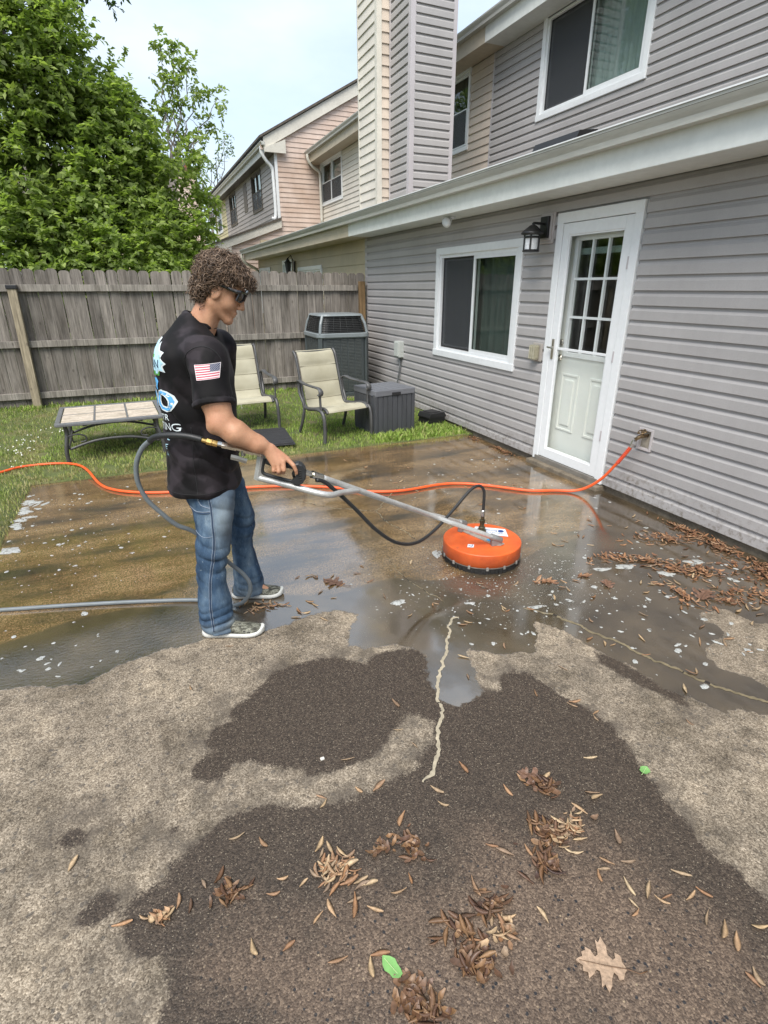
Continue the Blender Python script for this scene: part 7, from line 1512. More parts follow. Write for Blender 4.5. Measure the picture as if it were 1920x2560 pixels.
mb = MB(); mb.add(vs_, fs_); mb.lathe([(DR - 0.006, 0.040), (DR - 0.008, 0.002)], 48, Td, cap=False); mb.build('brush_skirt', BRIS, sc_)
clipm = MB().box(-0.006, 0.005, -0.008, 0.008, 0.026, 0.049, 0.003).mesh('clip', simple('dirty_clip', (0.26, 0.25, 0.23), 0.5, metal=0.3, var=0.4, vs_=60))
for k in range(14):
    a = 0.25 + k * 2 * math.pi / 14; c_ = link('clip', clipm, sc_); c_.location = (DC[0] + (DR + 0.004) * math.cos(a), DC[1] + (DR + 0.004) * math.sin(a), 0); c_.rotation_euler = (0, 0, a)
def W3(u, v, w): return Vector(tuple(to_world((u, v, w))))
FORK = Vector((1.475, 2.655, 0.372)); E1 = Vector((1.895, 2.562, 0.180)); E2 = Vector((1.815, 2.842, 0.190)); GO = W3(0.398, 0.205, 0.872); MERGE = GO.lerp(FORK, 0.32)
mb = MB(); mb.smooth = True
dirb = (FORK - GO).normalized()
mb.tube(spline([GO + dirb * 0.10, MERGE, GO.lerp(FORK, 0.7), FORK, FORK.lerp(E1, 0.3), FORK.lerp(E1, 0.65), E1], 6), 0.0155, 12); mb.build('lance_tube', STEEL, sc_)
mb = MB(); mb.smooth = True; q0 = FORK - dirb * 0.03
mb.tube(spline([q0, FORK.lerp(E2, 0.14) + Vector((0, 0.012, 0.004)), FORK.lerp(E2, 0.5) + Vector((0, 0.02, 0.0)), E2], 6), 0.0135, 10); mb.build('fork_tube', STEEL, sc_)
BRK0, BRK1 = W3(0.203, 0.205, 0.954), W3(0.178, 0.205, 0.850)
mb = MB(); mb.smooth = True; low = W3(0.50, 0.205, 0.757)
mb.tube(spline([BRK1, BRK1.lerp(low, 0.5), low - dirb * 0.02, low.lerp(MERGE, 0.5), MERGE + dirb * 0.03], 6), 0.0145, 10); mb.build('lower_tube', STEEL, sc_)
ax_ = (BRK1 - BRK0).normalized(); mb = MB(); mb.tube([BRK0 + Vector((0, 0, 0.01)), BRK0.lerp(BRK1, 0.5), BRK1 + ax_ * 0.012], 0.019, 4, flat=(0.7, 1.0)); mb.build('bracket', STEEL, sc_)
for E_, nm in ((E1, 0), (E2, 1)):
    d = (E_ - FORK).normalized(); mb = MB(); mb.smooth = True; mb.tube([E_ - d * 0.05, E_ - d * 0.045, E_ + d * 0.035, E_ + d * 0.04], [0.017, 0.021, 0.021, 0.016], 10); mb.build('tube_clamp', MATS.get('worn_grey_clamp') or simple('worn_grey_clamp', (0.24, 0.24, 0.235), 0.5, metal=0.4, var=0.3, vs_=30), sc_)
    mb = MB(); mb.box(-0.035, 0.035, -0.016, 0.016, 0.0, 0.04, 0.004, Matrix.Translation((E_.x, E_.y, 0.134)) @ Matrix.Rotation(math.atan2(d.y, d.x), 4, 'Z')); mb.build('mount_lug', MATS['worn_grey_clamp'], sc_)
# mounting plate across the lid, swivel and coupler
pc = Vector((DC[0], DC[1], 0.1375)); pdv = Vector((E1.x - E2.x, E1.y - E2.y, 0)).normalized(); ang = math.atan2(pdv.y, pdv.x)
mb = MB(); mb.prism([(-0.15, -0.035), (0.13, -0.035), (0.16, -0.01), (0.16, 0.03), (-0.13, 0.035), (-0.15, 0.02)], 2, 0.0, 0.006); mb2 = MB(); Mp = Matrix.Translation(pc) @ Matrix.Rotation(ang, 4, 'Z'); mb2.add([Mp @ Vector(v) for v in mb.v], mb.f); mb2.build('mount_plate', simple('worn_plate', (0.46, 0.42, 0.37), 0.45, metal=0.5, var=0.35, vs_=25), sc_)
cp = Vector((1.905, 2.745, 0.14))
Tc = Matrix.Translation((cp.x, cp.y, 0)); mb = MB(); mb.lathe([(0.030, 0.136), (0.030, 0.165), (0.022, 0.170), (0.022, 0.185), (0.015, 0.19), (0.015, 0.215), (0.019, 0.217), (0.019, 0.235), (0.012, 0.238), (0.012, 0.262)], 12, Tc); mb.build('swivel', simple('oxidised_swivel', (0.10, 0.095, 0.06), 0.35, metal=0.8, var=0.5, vs_=40), sc_)
mb = MB(); mb.lathe([(0.011, 0.262), (0.014, 0.264), (0.014, 0.30), (0.010, 0.305)], 12, Tc); mb.build('coupler', CHROME, sc_)
# stickers with printing
def sticker(name, corners, z, mat):
    mb = MB(); mb.add([(x, y, z) for x, y in corners] + [(x, y, z - 0.0008) for x, y in corners], [(0, 1, 2, 3), (7, 6, 5, 4), (0, 4, 5, 1), (1, 5, 6, 2), (2, 6, 7, 3), (3, 7, 4, 0)]); return mb.build(name, mat, sc_)
STW = simple('white_vinyl_sticker', (0.66, 0.69, 0.72), 0.35, var=0.08, vs_=30); INK = simple('blue_ink', (0.015, 0.05, 0.20), 0.5, var=0.2); REDI = simple('red_ink', (0.5, 0.03, 0.03), 0.5, var=0.2); BLU = simple('blue_sticker', (0.03, 0.28, 0.55), 0.4, var=0.2)
def flat_text(txt, M, size, mat, parent):
    cu = bpy.data.curves.new('lettering', 'FONT'); cu.body = txt; cu.size = size; cu.resolution_u = 2; cu.extrude = 0.0003
    ob_ = bpy.data.objects.new('lettering', cu); COL.objects.link(ob_); dg = bpy.context.evaluated_depsgraph_get(); dg.update(); me = bpy.data.meshes.new_from_object(ob_.evaluated_get(dg)); bpy.data.objects.remove(ob_); bpy.data.curves.remove(cu)
    me.transform(M); me.materials.clear(); me.materials.append(mat); me.polygons.foreach_set('material_index', [0] * len(me.polygons)); me.name = 'lettering'; return link('lettering', me, parent)
s_a = math.atan2(-0.115, 0.10) ; sx_ = Vector((math.cos(-0.66), math.sin(-0.66), 0)); sy_ = Vector((-sx_.y, sx_.x, 0)); so = Vector((DC[0] + 0.100, DC[1] + 0.055, 0.1372))
def sp2(a, b_): q = so + sx_ * a + sy_ * b_; return (q.x, q.y)
sticker('sticker', [sp2(-0.125, -0.050), sp2(0.120, -0.050), sp2(0.095, 0.064), sp2(-0.105, 0.064)], 0.1372 + 0.0, STW)
Ms = Matrix(((-sx_.x, -sy_.x, 0, so.x), (-sx_.y, -sy_.y, 0, so.y), (0, 0, 1, 0.1378), (0, 0, 0, 1)))
flat_text('Eurospec', Ms @ Matrix.Translation((-0.045, -0.03, 0)), 0.032, INK, sc_); flat_text('PRESSURE CLEANING', Ms @ Matrix.Translation((-0.085, 0.008, 0)), 0.0165, INK, sc_)
mb = MB(); mb.lathe([(0.020, 0.0), (0.020, 0.0004)], 20, Ms @ Matrix.Translation((-0.068, -0.022, 0))); mb.build('emblem', INK, sc_)
s2 = Vector((DC[0] - 0.135, DC[1] - 0.075, 0.1345)); mb = MB()
sticker('sticker', [(s2.x - 0.03, s2.y - 0.008), (s2.x + 0.004, s2.y - 0.028), (s2.x + 0.03, s2.y + 0.006), (s2.x - 0.002, s2.y + 0.028)], 0.1365, STW)
mb = MB(); mb.tube([(s2.x - 0.012, s2.y + 0.006, 0.1367), (s2.x + 0.002, s2.y - 0.014, 0.1367), (s2.x + 0.016, s2.y + 0.004, 0.1367)], 0.003, 4); mb.build('emblem', INK, sc_)
mb = MB(); mb.tube([Mp @ Vector((0.05, -0.012, 0.0068)), Mp @ Vector((0.085, -0.006, 0.0068))], 0.012, 8, flat=(1, 0.05)); mb.build('sticker', BLU, sc_)
# gun: rounded black body with loop grip
GUN = simple('black_gun_plastic', (0.020, 0.021, 0.023), 0.45, var=0.25, vs_=25, bmp=0.2, bs=80)
def gun_plate(outline, v0, v1, name, mat, bev=True):
    mb = MB(); n = len(outline); rows_ = [(v0, 0.0), (v0 + 0.004, -0.004), (v1 - 0.004, -0.004), (v1, 0.0)] if bev else [(v0, 0), (v1, 0)]
    cx_ = sum(p[0] for p in outline) / n; cz_ = sum(p[1] for p in outline) / n; vs_ = []
    for v, shr in rows_:
        for a, b_ in outline:
            k = 1 - 0.10 * (1 if shr == 0.0 and bev else 0); vs_.append(W3(cx_ + (a - cx_) * k, v, cz_ + (b_ - cz_) * k))
    fs_ = [(r * n + i, r * n + (i + 1) % n, (r + 1) * n + (i + 1) % n, (r + 1) * n + i) for r in range(len(rows_) - 1) for i in range(n)] + [tuple(range(n)), tuple((len(rows_) - 1) * n + i for i in range(n))[::-1]]
    mb.add(vs_, fs_); return mb.build(name, mat, sc_)
gb = gun_plate([(0.338, 0.905), (0.350, 0.918), (0.366, 0.922), (0.382, 0.912), (0.394, 0.893), (0.398, 0.870), (0.394, 0.846), (0.380, 0.826), (0.362, 0.816), (0.342, 0.820), (0.330, 0.836), (0.345, 0.848), (0.352, 0.868), (0.348, 0.890)], 0.182, 0.230, 'gun_body', GUN)
for k in range(5):
    mb = MB(); z = 0.842 + k * 0.011; mb.tube([W3(0.364, 0.2305, z), W3(0.378, 0.2305, z + 0.003)], 0.003, 5); mb.build('vent_slot', simple('slot_black', (0.004, 0.004, 0.004), 0.7, var=0.1) if k == 0 else MATS['slot_black'], sc_)
mb = MB(); mb.smooth = True
mb.tube(spline([W3(0.352, 0.206, 0.900), W3(0.325, 0.206, 0.910), W3(0.285, 0.206, 0.913), (W3(0.245, 0.206, 0.922)), W3(0.222, 0.206, 0.935)], 6), [0.0165] * 25, 10, flat=(0.95, 1.1)); mb.build('grip', GUN, sc_)
mb = MB(); mb.smooth = True
mb.tube(spline([W3(0.216, 0.206, 0.940), W3(0.203, 0.206, 0.905), W3(0.200, 0.206, 0.880), W3(0.212, 0.206, 0.866), W3(0.25, 0.206, 0.853), W3(0.30, 0.206, 0.838), W3(0.34, 0.206, 0.828)], 6), 0.0085, 8); mb.build('grip_guard', GUN, sc_)
mb = MB(); mb.smooth = True; mb.tube([W3(0.352, 0.206, 0.900), W3(0.345, 0.206, 0.885), W3(0.338, 0.206, 0.868), W3(0.34, 0.206, 0.850)], 0.007, 6); mb.build('trigger', GUN, sc_)
mb = MB(); mb.tube([GO - dirb * 0.012, GO + dirb * 0.035], 0.013, 8); mb.tube([GO + dirb * 0.035, GO + dirb * 0.10], 0.0185, 10); mb.build('outlet_fitting', CHROME, sc_)
I0 = W3(0.205, 0.215, 0.962)
INL = [W3(0.205, 0.215, 0.962), W3(0.185, 0.218, 0.970), W3(0.10, 0.228, 0.998), W3(0.095, 0.228, 0.9995), W3(0.04, 0.234, 1.014), W3(0.022, 0.237, 1.019)]
mb = MB(); mb.smooth = False
mb.tube([INL[0], INL[1]], 0.014, 8); mb.tube([INL[1], INL[2]], [0.012, 0.012], 6); mb.tube([INL[2].lerp(INL[1], 0.85), INL[2].lerp(INL[1], 0.35)], 0.016, 6); mb.tube([INL[2], INL[4]], 0.0155, 6); mb.tube([INL[4], INL[5]], 0.011, 8); mb.build('ball_valve', CHROME, sc_)
mb = MB(); vq = INL[2].lerp(INL[1], 0.3); mb.tube([vq, vq + Vector((0, 0, -0.03))], 0.010, 8); mb.tube([W3(0.072, 0.232, 0.957), W3(0.105, 0.232, 0.948), W3(0.14, 0.230, 0.935)], 0.011, 6, flat=(0.4, 1.2)); mb.build('valve_lever', simple('worn_lever', (0.30, 0.29, 0.27), 0.4, metal=0.7, var=0.3, vs_=30), sc_)
mb = MB(); mb.tube([W3(0.022, 0.237, 1.019), W3(0.001, 0.240, 1.026)], 0.0155, 6); mb.tube([W3(-0.001, 0.240, 1.0265), W3(-0.022, 0.243, 1.033)], 0.0155, 6); mb.tube([W3(-0.022, 0.243, 1.033), W3(-0.045, 0.245, 1.041)], 0.011, 8); mb.build('brass_fitting', BRASSB, sc_)
# whip hose from gun outlet down to the swivel
ho = GO + dirb * 0.09 + Vector((-0.01, -0.02, -0.012))
mb = MB(); mb.smooth = True
HP = [ho - dirb * 0.02, ho + dirb * 0.05, Vector((0.86, 2.345, 0.64)), Vector((0.985, 2.36, 0.49)), Vector((1.135, 2.42, 0.36)), Vector((1.31, 2.52, 0.285)), Vector((1.49, 2.62, 0.30)), Vector((1.66, 2.70, 0.375)), Vector((1.79, 2.745, 0.455)), Vector((1.865, 2.758, 0.475)), Vector((1.903, 2.752, 0.44)), Vector((1.906, 2.746, 0.36)), Vector((1.905, 2.745, 0.298))]
mb.tube(spline(HP, 8), 0.0098, 10); mb.build('whip_hose', RUBB, sc_)
# ------------------------------------------------------------------ grey pressure hose with black end, round the man and off to the left
mb = MB(); mb.smooth = True
GH = [Vector((x, y, 0.0115)) for x, y in GRAYHOSE[:-1]] + [W3(-0.17, -0.05, 0.0115), W3(-0.11, -0.045, 0.013), W3(-0.03, -0.03, 0.04), W3(0.020, -0.022, 0.095), W3(0.033, -0.02, 0.165), W3(0.002, -0.018, 0.232), W3(-0.064, -0.012, 0.305), W3(-0.13, 0.02, 0.42), W3(-0.20, 0.06, 0.52), W3(-0.262, 0.10, 0.575), W3(-0.318, 0.13, 0.655), W3(-0.362, 0.15, 0.73), W3(-0.385, 0.16, 0.82), W3(-0.372, 0.17, 0.91), W3(-0.330, 0.18, 0.985), W3(-0.275, 0.20, 1.030)]
ph = empty('pressure_hose', (GRAYHOSE[1][0], GRAYHOSE[1][1], 0), 'grey pressure hose looping behind the man and running off left', 'hose')
mb.tube(spline(GH, 8), 0.0112, 10); mb.build('hose', GHOSE, ph)
mb = MB(); mb.smooth = True; mb.tube(spline([W3(-0.285, 0.196, 1.022), W3(-0.262, 0.205, 1.040), W3(-0.22, 0.222, 1.053), W3(-0.15, 0.237, 1.058), W3(-0.09, 0.243, 1.053), W3(-0.04, 0.245, 1.040)], 8), 0.0135, 10); mb.build('bend_guard', RUBB, ph)
# ------------------------------------------------------------------ orange garden hose to the tap
OH = simple('orange_hose_rubber', (0.80, 0.105, 0.020), 0.42, var=0.12, vs_=9, fine=0.1)
gh = empty('garden_hose', (1.1, 4.49, 0), 'orange garden hose crossing the wet patio to wall tap', 'hose')
tap = Vector((WX - 0.105, 3.015, 0.545))
pts = []
for k, (x, y) in enumerate(ORANGE):
    on = (y > 5.5 or x < -1.08); pts.append(Vector((x, y, 0.014 + (0.03 if on else 0.0))))
pts += [Vector((3.262, 3.395, 0.018)), Vector((3.345, 3.32, 0.06)), Vector((3.405, 3.225, 0.165)), Vector((3.440, 3.135, 0.31)), Vector((3.457, 3.065, 0.425)), Vector((3.463, 3.035, 0.485))]
mb = MB(); mb.smooth = True; mb.tube(spline(pts, 8), 0.0118, 10); mb.build('hose', OH, gh)
tE = Vector((3.463, 3.035, 0.485)); tB = Vector((3.452, 3.085, 0.395)); mb = MB(); mb.smooth = True
n_ = 64; spg = spline([Vector((3.444, 3.125, 0.325)), tB, tE], 20); hx = []
for i in range(len(spg) * 3):
    t = i / (len(spg) * 3 - 1) * (len(spg) - 1); q = spg[int(t)].lerp(spg[min(int(t) + 1, len(spg) - 1)], t - int(t)); d = (spg[-1] - spg[0]).normalized(); a1 = d.cross(Vector((0, 0, 1))).normalized(); a2 = a1.cross(d); hx.append(q + (a1 * math.cos(i * 0.75) + a2 * math.sin(i * 0.75)) * 0.0135)
mb.tube(hx, 0.0032, 5); mb.build('strain_relief', simple('red_strain_relief', (0.62, 0.07, 0.03), 0.45, var=0.1), gh)
mb = MB(); d2 = (tap - tE).normalized(); mb.tube([tE - d2 * 0.006, tE + d2 * 0.03], 0.0165, 10); mb.tube([tE + d2 * 0.03, tE + d2 * 0.055], 0.019, 8); mb.build('hose_fitting', simple('chrome_ferrule', (0.70, 0.70, 0.69), 0.25, metal=0.9, var=0.1), gh)
# ------------------------------------------------------------------ leaf litter, seeds, foam
def dead_mat(name, cols, rough=0.6):
    m, t, b, o = NT(name); oi = nd(t, 'ShaderNodeObjectInfo'); g = nd(t, 'ShaderNodeNewGeometry'); v = coords(t, (1, 1, 1), True)
    r_ = math_(t, 'FRACT', math_(t, 'ADD', oi.outputs['Random'], g.outputs['Random Per Island']))
    c = ramp(t, r_, [(i / (len(cols) - 1), q) for i, q in enumerate(cols)]); n = noise(t, v, 90.0, 4.0, 0.6)
    c = mixc(t, 1.0, c, ramp(t, n, [(0.3, 0.6), (0.7, 1.15)]), 'MULTIPLY'); t.links.new(c, b.inputs['Base Color']); b.inputs['Roughness'].default_value = rough
    tr = nd(t, 'ShaderNodeBsdfTranslucent', {'Color': c}); mxs = nd(t, 'ShaderNodeMixShader', {0: 0.15, 1: b.outputs[0], 2: tr.outputs[0]}); t.links.new(mxs.outputs[0], o.inputs[0]); return m
SEED = dead_mat('tan_winged_seed', [(0.38, 0.20, 0.095), (0.30, 0.165, 0.09), (0.52, 0.37, 0.21), (0.27, 0.19, 0.13), (0.44, 0.25, 0.13), (0.58, 0.44, 0.27), (0.22, 0.13, 0.08)]); DARKLEAF = dead_mat('wet_brown_leaf', [(0.09, 0.045, 0.028), (0.20, 0.105, 0.05), (0.13, 0.07, 0.045), (0.27, 0.15, 0.07), (0.06, 0.032, 0.024), (0.34, 0.20, 0.10)], 0.45); RUSTL = dead_mat('rusty_seed_litter', [(0.36, 0.17, 0.085), (0.46, 0.25, 0.13), (0.24, 0.11, 0.06), (0.54, 0.34, 0.20), (0.17, 0.085, 0.05), (0.42, 0.21, 0.10)], 0.5)
def samara_verts(L, bend, curl, rr):
    """winged seed: nutlet at one end, curved wing"""
    n = 8; top = []; bot = []; cz = []
    for i in range(n + 1):
        t = i / n; x = L * t; w = L * (0.10 * math.exp(-((t - 0.08) / 0.10) ** 2) + 0.30 * max(0, math.sin(math.pi * min(1, max(0, (t - 0.10) / 0.95)))) ** 0.75)
        y = bend * L * math.sin(t * 2.2); z = 0.002 + curl * L * (t - 0.3) ** 2
        top.append((x, y + w * 0.55, z + 0.002 * rr)); bot.append((x, y - w * 0.45, z)); cz.append((x, y + w * 0.05, z + 0.0020 + 0.004 * math.exp(-((t - 0.06) / 0.07) ** 2)))
    return top, cz, bot, n
def samara(mb, M, L=0.055, bend=0.1, curl=0.1, rr=1.0):
    top, cz, bot, n = samara_verts(L, bend, curl, rr); vs_ = [M @ Vector(p) for p in top + cz + bot]; k = n + 1
    low = [M @ Vector((p[0], p[1], max(0.0002, p[2] - 0.003))) for p in cz]
    mb.add(vs_ + low, [(i, i + 1, k + i + 1, k + i) for i in range(n)] + [(k + i, k + i + 1, 2 * k + i + 1, 2 * k + i) for i in range(n)] + [(3 * k + i, 3 * k + i + 1, i + 1, i) for i in range(n)] + [(2 * k + i, 2 * k + i + 1, 3 * k + i + 1, 3 * k + i) for i in range(n)])
rs = random.Random(21)
sm_ = []
for k in range(7):
    mb = MB(); mb.smooth = True; L = rs.uniform(0.044, 0.06); samara(mb, Matrix.Translation((-L / 2, 0, 0)), L, rs.uniform(-0.22, 0.22), rs.uniform(0.0, 0.28)); sm_.append(mb.mesh('winged_seed', SEED))
mb = MB(); mb.smooth = True
for s in (-1, 1): samara(mb, Matrix.Translation((0, 0, 0.001)) @ Matrix.Rotation(s * 0.75, 4, 'Z'), 0.05, s * 0.12, 0.1)
sm_.append(mb.mesh('winged_seed', SEED))
ORD = ['nearest', 'second nearest', 'third nearest', 'fourth nearest', 'fifth nearest', 'sixth nearest', 'seventh nearest', 'eighth nearest', 'ninth nearest', 'tenth nearest']
LAND = {'the spotted tan oak leaf': (0.90, 0.54), 'the tan seed heap': (0.303, 1.082), 'the dark brown seed heap': (0.96, 0.89), 'the green leaf at the bottom': (0.372, 0.745), 'the white pebble': (0.40, 1.50), 'the small green leaf on the right': (1.455, 0.965), 'the lower end of the white crack': (0.706, 1.25), 'the upper end of the white crack': (1.34, 2.12), 'the orange disc': (1.875, 2.69), 'the dry patch at right': (2.55, 1.40), 'the man\'s near shoe': (0.30, 2.45), 'the black mat': (1.25, 5.6), 'the door': (3.5, 3.8), 'the forked crack': (1.54, 3.7), 'the end of the long right crack': (1.74, 2.05), 'the foamy seed raft': (2.85, 2.2), 'the damp corner at left': (-0.29, 1.19), 'the right picture edge': (1.45, 0.45)}
def seed_labels(pts, where):
    near = {}
    for i, p in enumerate(pts): near.setdefault(min(LAND, key=lambda k: math.hypot(p[0] - LAND[k][0], p[1] - LAND[k][1])), []).append(i)
    out = {}
    for k, ids in near.items():
        ids.sort(key=lambda i: math.hypot(pts[i][0] - LAND[k][0], pts[i][1] - LAND[k][1]))
        for n_, i in enumerate(ids): out[i] = (ORD[n_] + ' tan winged seed to ' + k + where) if n_ < 10 else ('tan winged seed farther out from ' + k + where)
    return out
def seeds(pts, label, group, where):
    lab = seed_labels(pts, where)
    for i_, (x, y) in enumerate(pts):
        label = lab[i_]
        o_ = link('winged_seed', rs.choice(sm_)); o_.location = (x, y, 0.0012); o_.rotation_euler = (rs.uniform(-.12, .12), rs.uniform(-.1, .1), rs.uniform(0, 6.28)); k = rs.uniform(0.8, 1.15); o_.scale = (k * rs.uniform(0.8, 1.1), k * rs.uniform(0.6, 1.15), k); tag(o_, label, 'seed', group)
wet_pts, dry_pts = [], []
fs2 = sdf_poly(np.array(SINGLES), film_poly)
for p, f in zip(SINGLES, fs2): (wet_pts if f > 0 else dry_pts).append(p)
seeds(dry_pts, 'single tan winged seed lying on the bare concrete in front', 'winged seeds on the bare concrete', ', on bare concrete')
extra = []
for _ in range(400):
    if len(extra) >= 95: break
    q = (rs.uniform(1.2, 3.35), rs.uniform(1.25, 2.9))
    if math.hypot(q[0] - DC[0], q[1] - DC[1]) < 0.36: continue
    if sdf_poly(np.array([q]), film_poly)[0] > 0.03 and rs.random() < 0.25 + 0.75 * (q[0] - 1.2) / 2.2: extra.append(q)
for _ in range(16): extra.append((rs.uniform(0.4, 1.1), rs.uniform(2.45, 2.9)))
for _ in range(22): extra.append((rs.uniform(1.2, 3.4), rs.uniform(3.2, 5.4)))
seeds(wet_pts + extra, 'single tan winged seed floating on the wet part of patio', 'winged seeds on the wet concrete', ', on wet concrete')
# heaps: many seeds and leaf scraps tangled together
def leaf_scrap(mb, M, L, W, curl, rr):
    n = 5; vs_ = []
    for i in range(n + 1):
        t = i / n; w = W * math.sin(math.pi * min(1, 0.08 + t * 0.9)) ** 0.8; z = curl * L * (t - 0.5) ** 2 + 0.003
        vs_ += [M @ Vector((L * t, w * (1 + 0.2 * math.sin(i * 2.1 + rr)), z + 0.25 * curl * w)), M @ Vector((L * t, 0, z - 0.15 * curl * w)), M @ Vector((L * t, -w * (1 + 0.2 * math.cos(i * 1.7 + rr)), z + 0.25 * curl * w))]
    mb.add(vs_, [(3 * i + j, 3 * i + j + 1, 3 * i + 3 + j + 1, 3 * i + 3 + j) for i in range(n) for j in (0, 1)])
def heap(name, cx_, cy_, rx, ry, n, label, mat, hmax=0.03, frac=0.5, rot=0.0, ln=(0.026, 0.062)):
    mb = MB(); mb.smooth = True; bias = rs.uniform(0, 3.14)
    for k in range(n):
        a = rs.uniform(0, 6.28); r_ = min(1.5, abs(rs.gauss(0, 0.5))); ux, uy = r_ * rx * math.cos(a), r_ * ry * math.sin(a); x = cx_ + ux * math.cos(rot) - uy * math.sin(rot); y = cy_ + ux * math.sin(rot) + uy * math.cos(rot)
        z = hmax * max(0, 1 - r_) * rs.random() + 0.001; M = Matrix.Translation((x, y, z)) @ Matrix.Rotation(rs.gauss(bias, 0.9), 4, 'Z') @ Matrix.Rotation(rs.uniform(-.16, .16), 4, 'Y') @ Matrix.Translation((-0.02, 0, 0)) @ Matrix.Rotation(rs.uniform(-.35, .35), 4, 'X')
        L = rs.uniform(*ln)
        if rs.random() < frac: samara(mb, M, L, rs.uniform(-.25, .25), rs.uniform(0, .4))
        else: leaf_scrap(mb, M, L * rs.uniform(0.45, 0.8), L * rs.uniform(0.10, 0.2), rs.uniform(0.2, 1.2), k)
    V_ = np.array([tuple(v) for v in mb.v]); V_[:, 2] = np.maximum(V_[:, 2], 0.0006); mb.v = [tuple(v) for v in V_]
    o_ = mb.build(name, mat); tag(o_, label, 'leaf litter', 'small heaps of dead leaves and seeds', kind='stuff'); return o_
HL = ['tan heap of winged seeds left of centre in the foreground', 'small brown seed heap on the damp edge at left', 'little tan seed cluster at the damp corner on the left', 'loose brown seed cluster right of the tan heap', 'dark red crushed leaf beside the tan heap', 'dark brown heap of wet seeds right of centre', 'pale tan seeds strewn above the dark brown heap', 'crumpled reddish oak leaf and seeds above the dark heap', 'lower part of the dark brown seed heap', 'long brown seed drift in the lower centre', 'brown drift of seeds above the spotted oak leaf', 'brown drift left of the lower centre', 'bottom of the brown drift in lower centre', 'dark rooty debris heap by the green leaf', 'dark debris at the bottom edge by green leaf', 'dark wet seeds between drift and green leaf', 'tan seeds between the two shoes', 'tan seed beside the near shoe']
HS = [(0.055, 0.075, 46, SEED, 1.1), (0.05, 0.035, 22, DARKLEAF, 0.3), (0.045, 0.035, 12, SEED, 0.4), (0.04, 0.06, 26, DARKLEAF, 0.2), (0.045, 0.045, 12, DARKLEAF, 0.0), (0.06, 0.05, 44, DARKLEAF, 0.5), (0.10, 0.055, 34, SEED, 0.6), (0.05, 0.04, 26, DARKLEAF, 0.5), (0.05, 0.045, 34, DARKLEAF, 0.5), (0.075, 0.05, 22, DARKLEAF, 0.6), (0.065, 0.06, 18, SEED, 0.5), (0.07, 0.035, 14, DARKLEAF, 0.6), (0.06, 0.05, 18, DARKLEAF, 0.4), (0.045, 0.045, 30, DARKLEAF, 0.0), (0.05, 0.045, 28, DARKLEAF, 0.4), (0.05, 0.035, 20, DARKLEAF, 0.5), (0.09, 0.05, 13, SEED, 0.9), (0.04, 0.02, 4, SEED, 0.6)]
for (x, y), lb, (rx, ry, n_, mt_, fr_) in zip(PILES, HL, HS): heap('leaf_heap', x, y, rx * 1.45, ry * 1.3, int(n_ * 1.5), lb, mt_, 0.014, fr_, rs.uniform(-0.6, 0.6))
RL = ['rusty seed drift against the wall foot, left end', 'rusty seed drift against the house wall', 'rusty seed drift along the wall further right', 'rusty seed drift at the right picture edge by the wall', 'rusty seed drift hugging the wall at far right', 'foamy seed cluster floating right of the orange disc', 'foamy seed raft on the dark water', 'floating raft of rusty seeds on dark water', 'wide raft of rusty seeds right of the foamy one', 'rusty seed raft near the right picture edge', 'lower rusty seed raft at right picture edge', 'rusty seed string below the raft', 'dark curled oak leaf and seeds by the dry patch']
RS = [(0.28, 0.12, 95), (0.09, 0.28, 95), (0.12, 0.32, 110), (0.12, 0.3, 80), (0.08, 0.28, 75), (0.20, 0.07, 40), (0.22, 0.08, 60), (0.22, 0.09, 55), (0.30, 0.15, 90), (0.22, 0.12, 50), (0.20, 0.12, 50), (0.10, 0.24, 50), (0.10, 0.09, 24)]
for (x, y), lb, (rx, ry, n_) in zip(RPILE, RL, RS): heap('seed_drift', min(x, 3.46), y, rx, ry, n_, lb, RUSTL, 0.012 if x < 3.2 else 0.03, 0.8, -0.5 if rx > ry else 0.0)
heap('seed_drift', 2.06, 2.24, 0.10, 0.04, 26, 'small seed raft just below the orange disc', RUSTL, 0.006, 0.9, -0.5); heap('seed_drift', 2.3, 2.2, 0.06, 0.03, 16, 'second small seed raft right of the disc', RUSTL, 0.006, 0.9, -0.5)
heap('seed_drift', 3.46, 4.75, 0.05, 0.30, 70, 'rusty leaf litter in the gap left of the door', RUSTL, 0.03, 0.5); heap('seed_drift', 3.45, 5.25, 0.06, 0.16, 40, 'rusty leaf litter at the far patio corner by the wall', RUSTL, 0.03, 0.5)
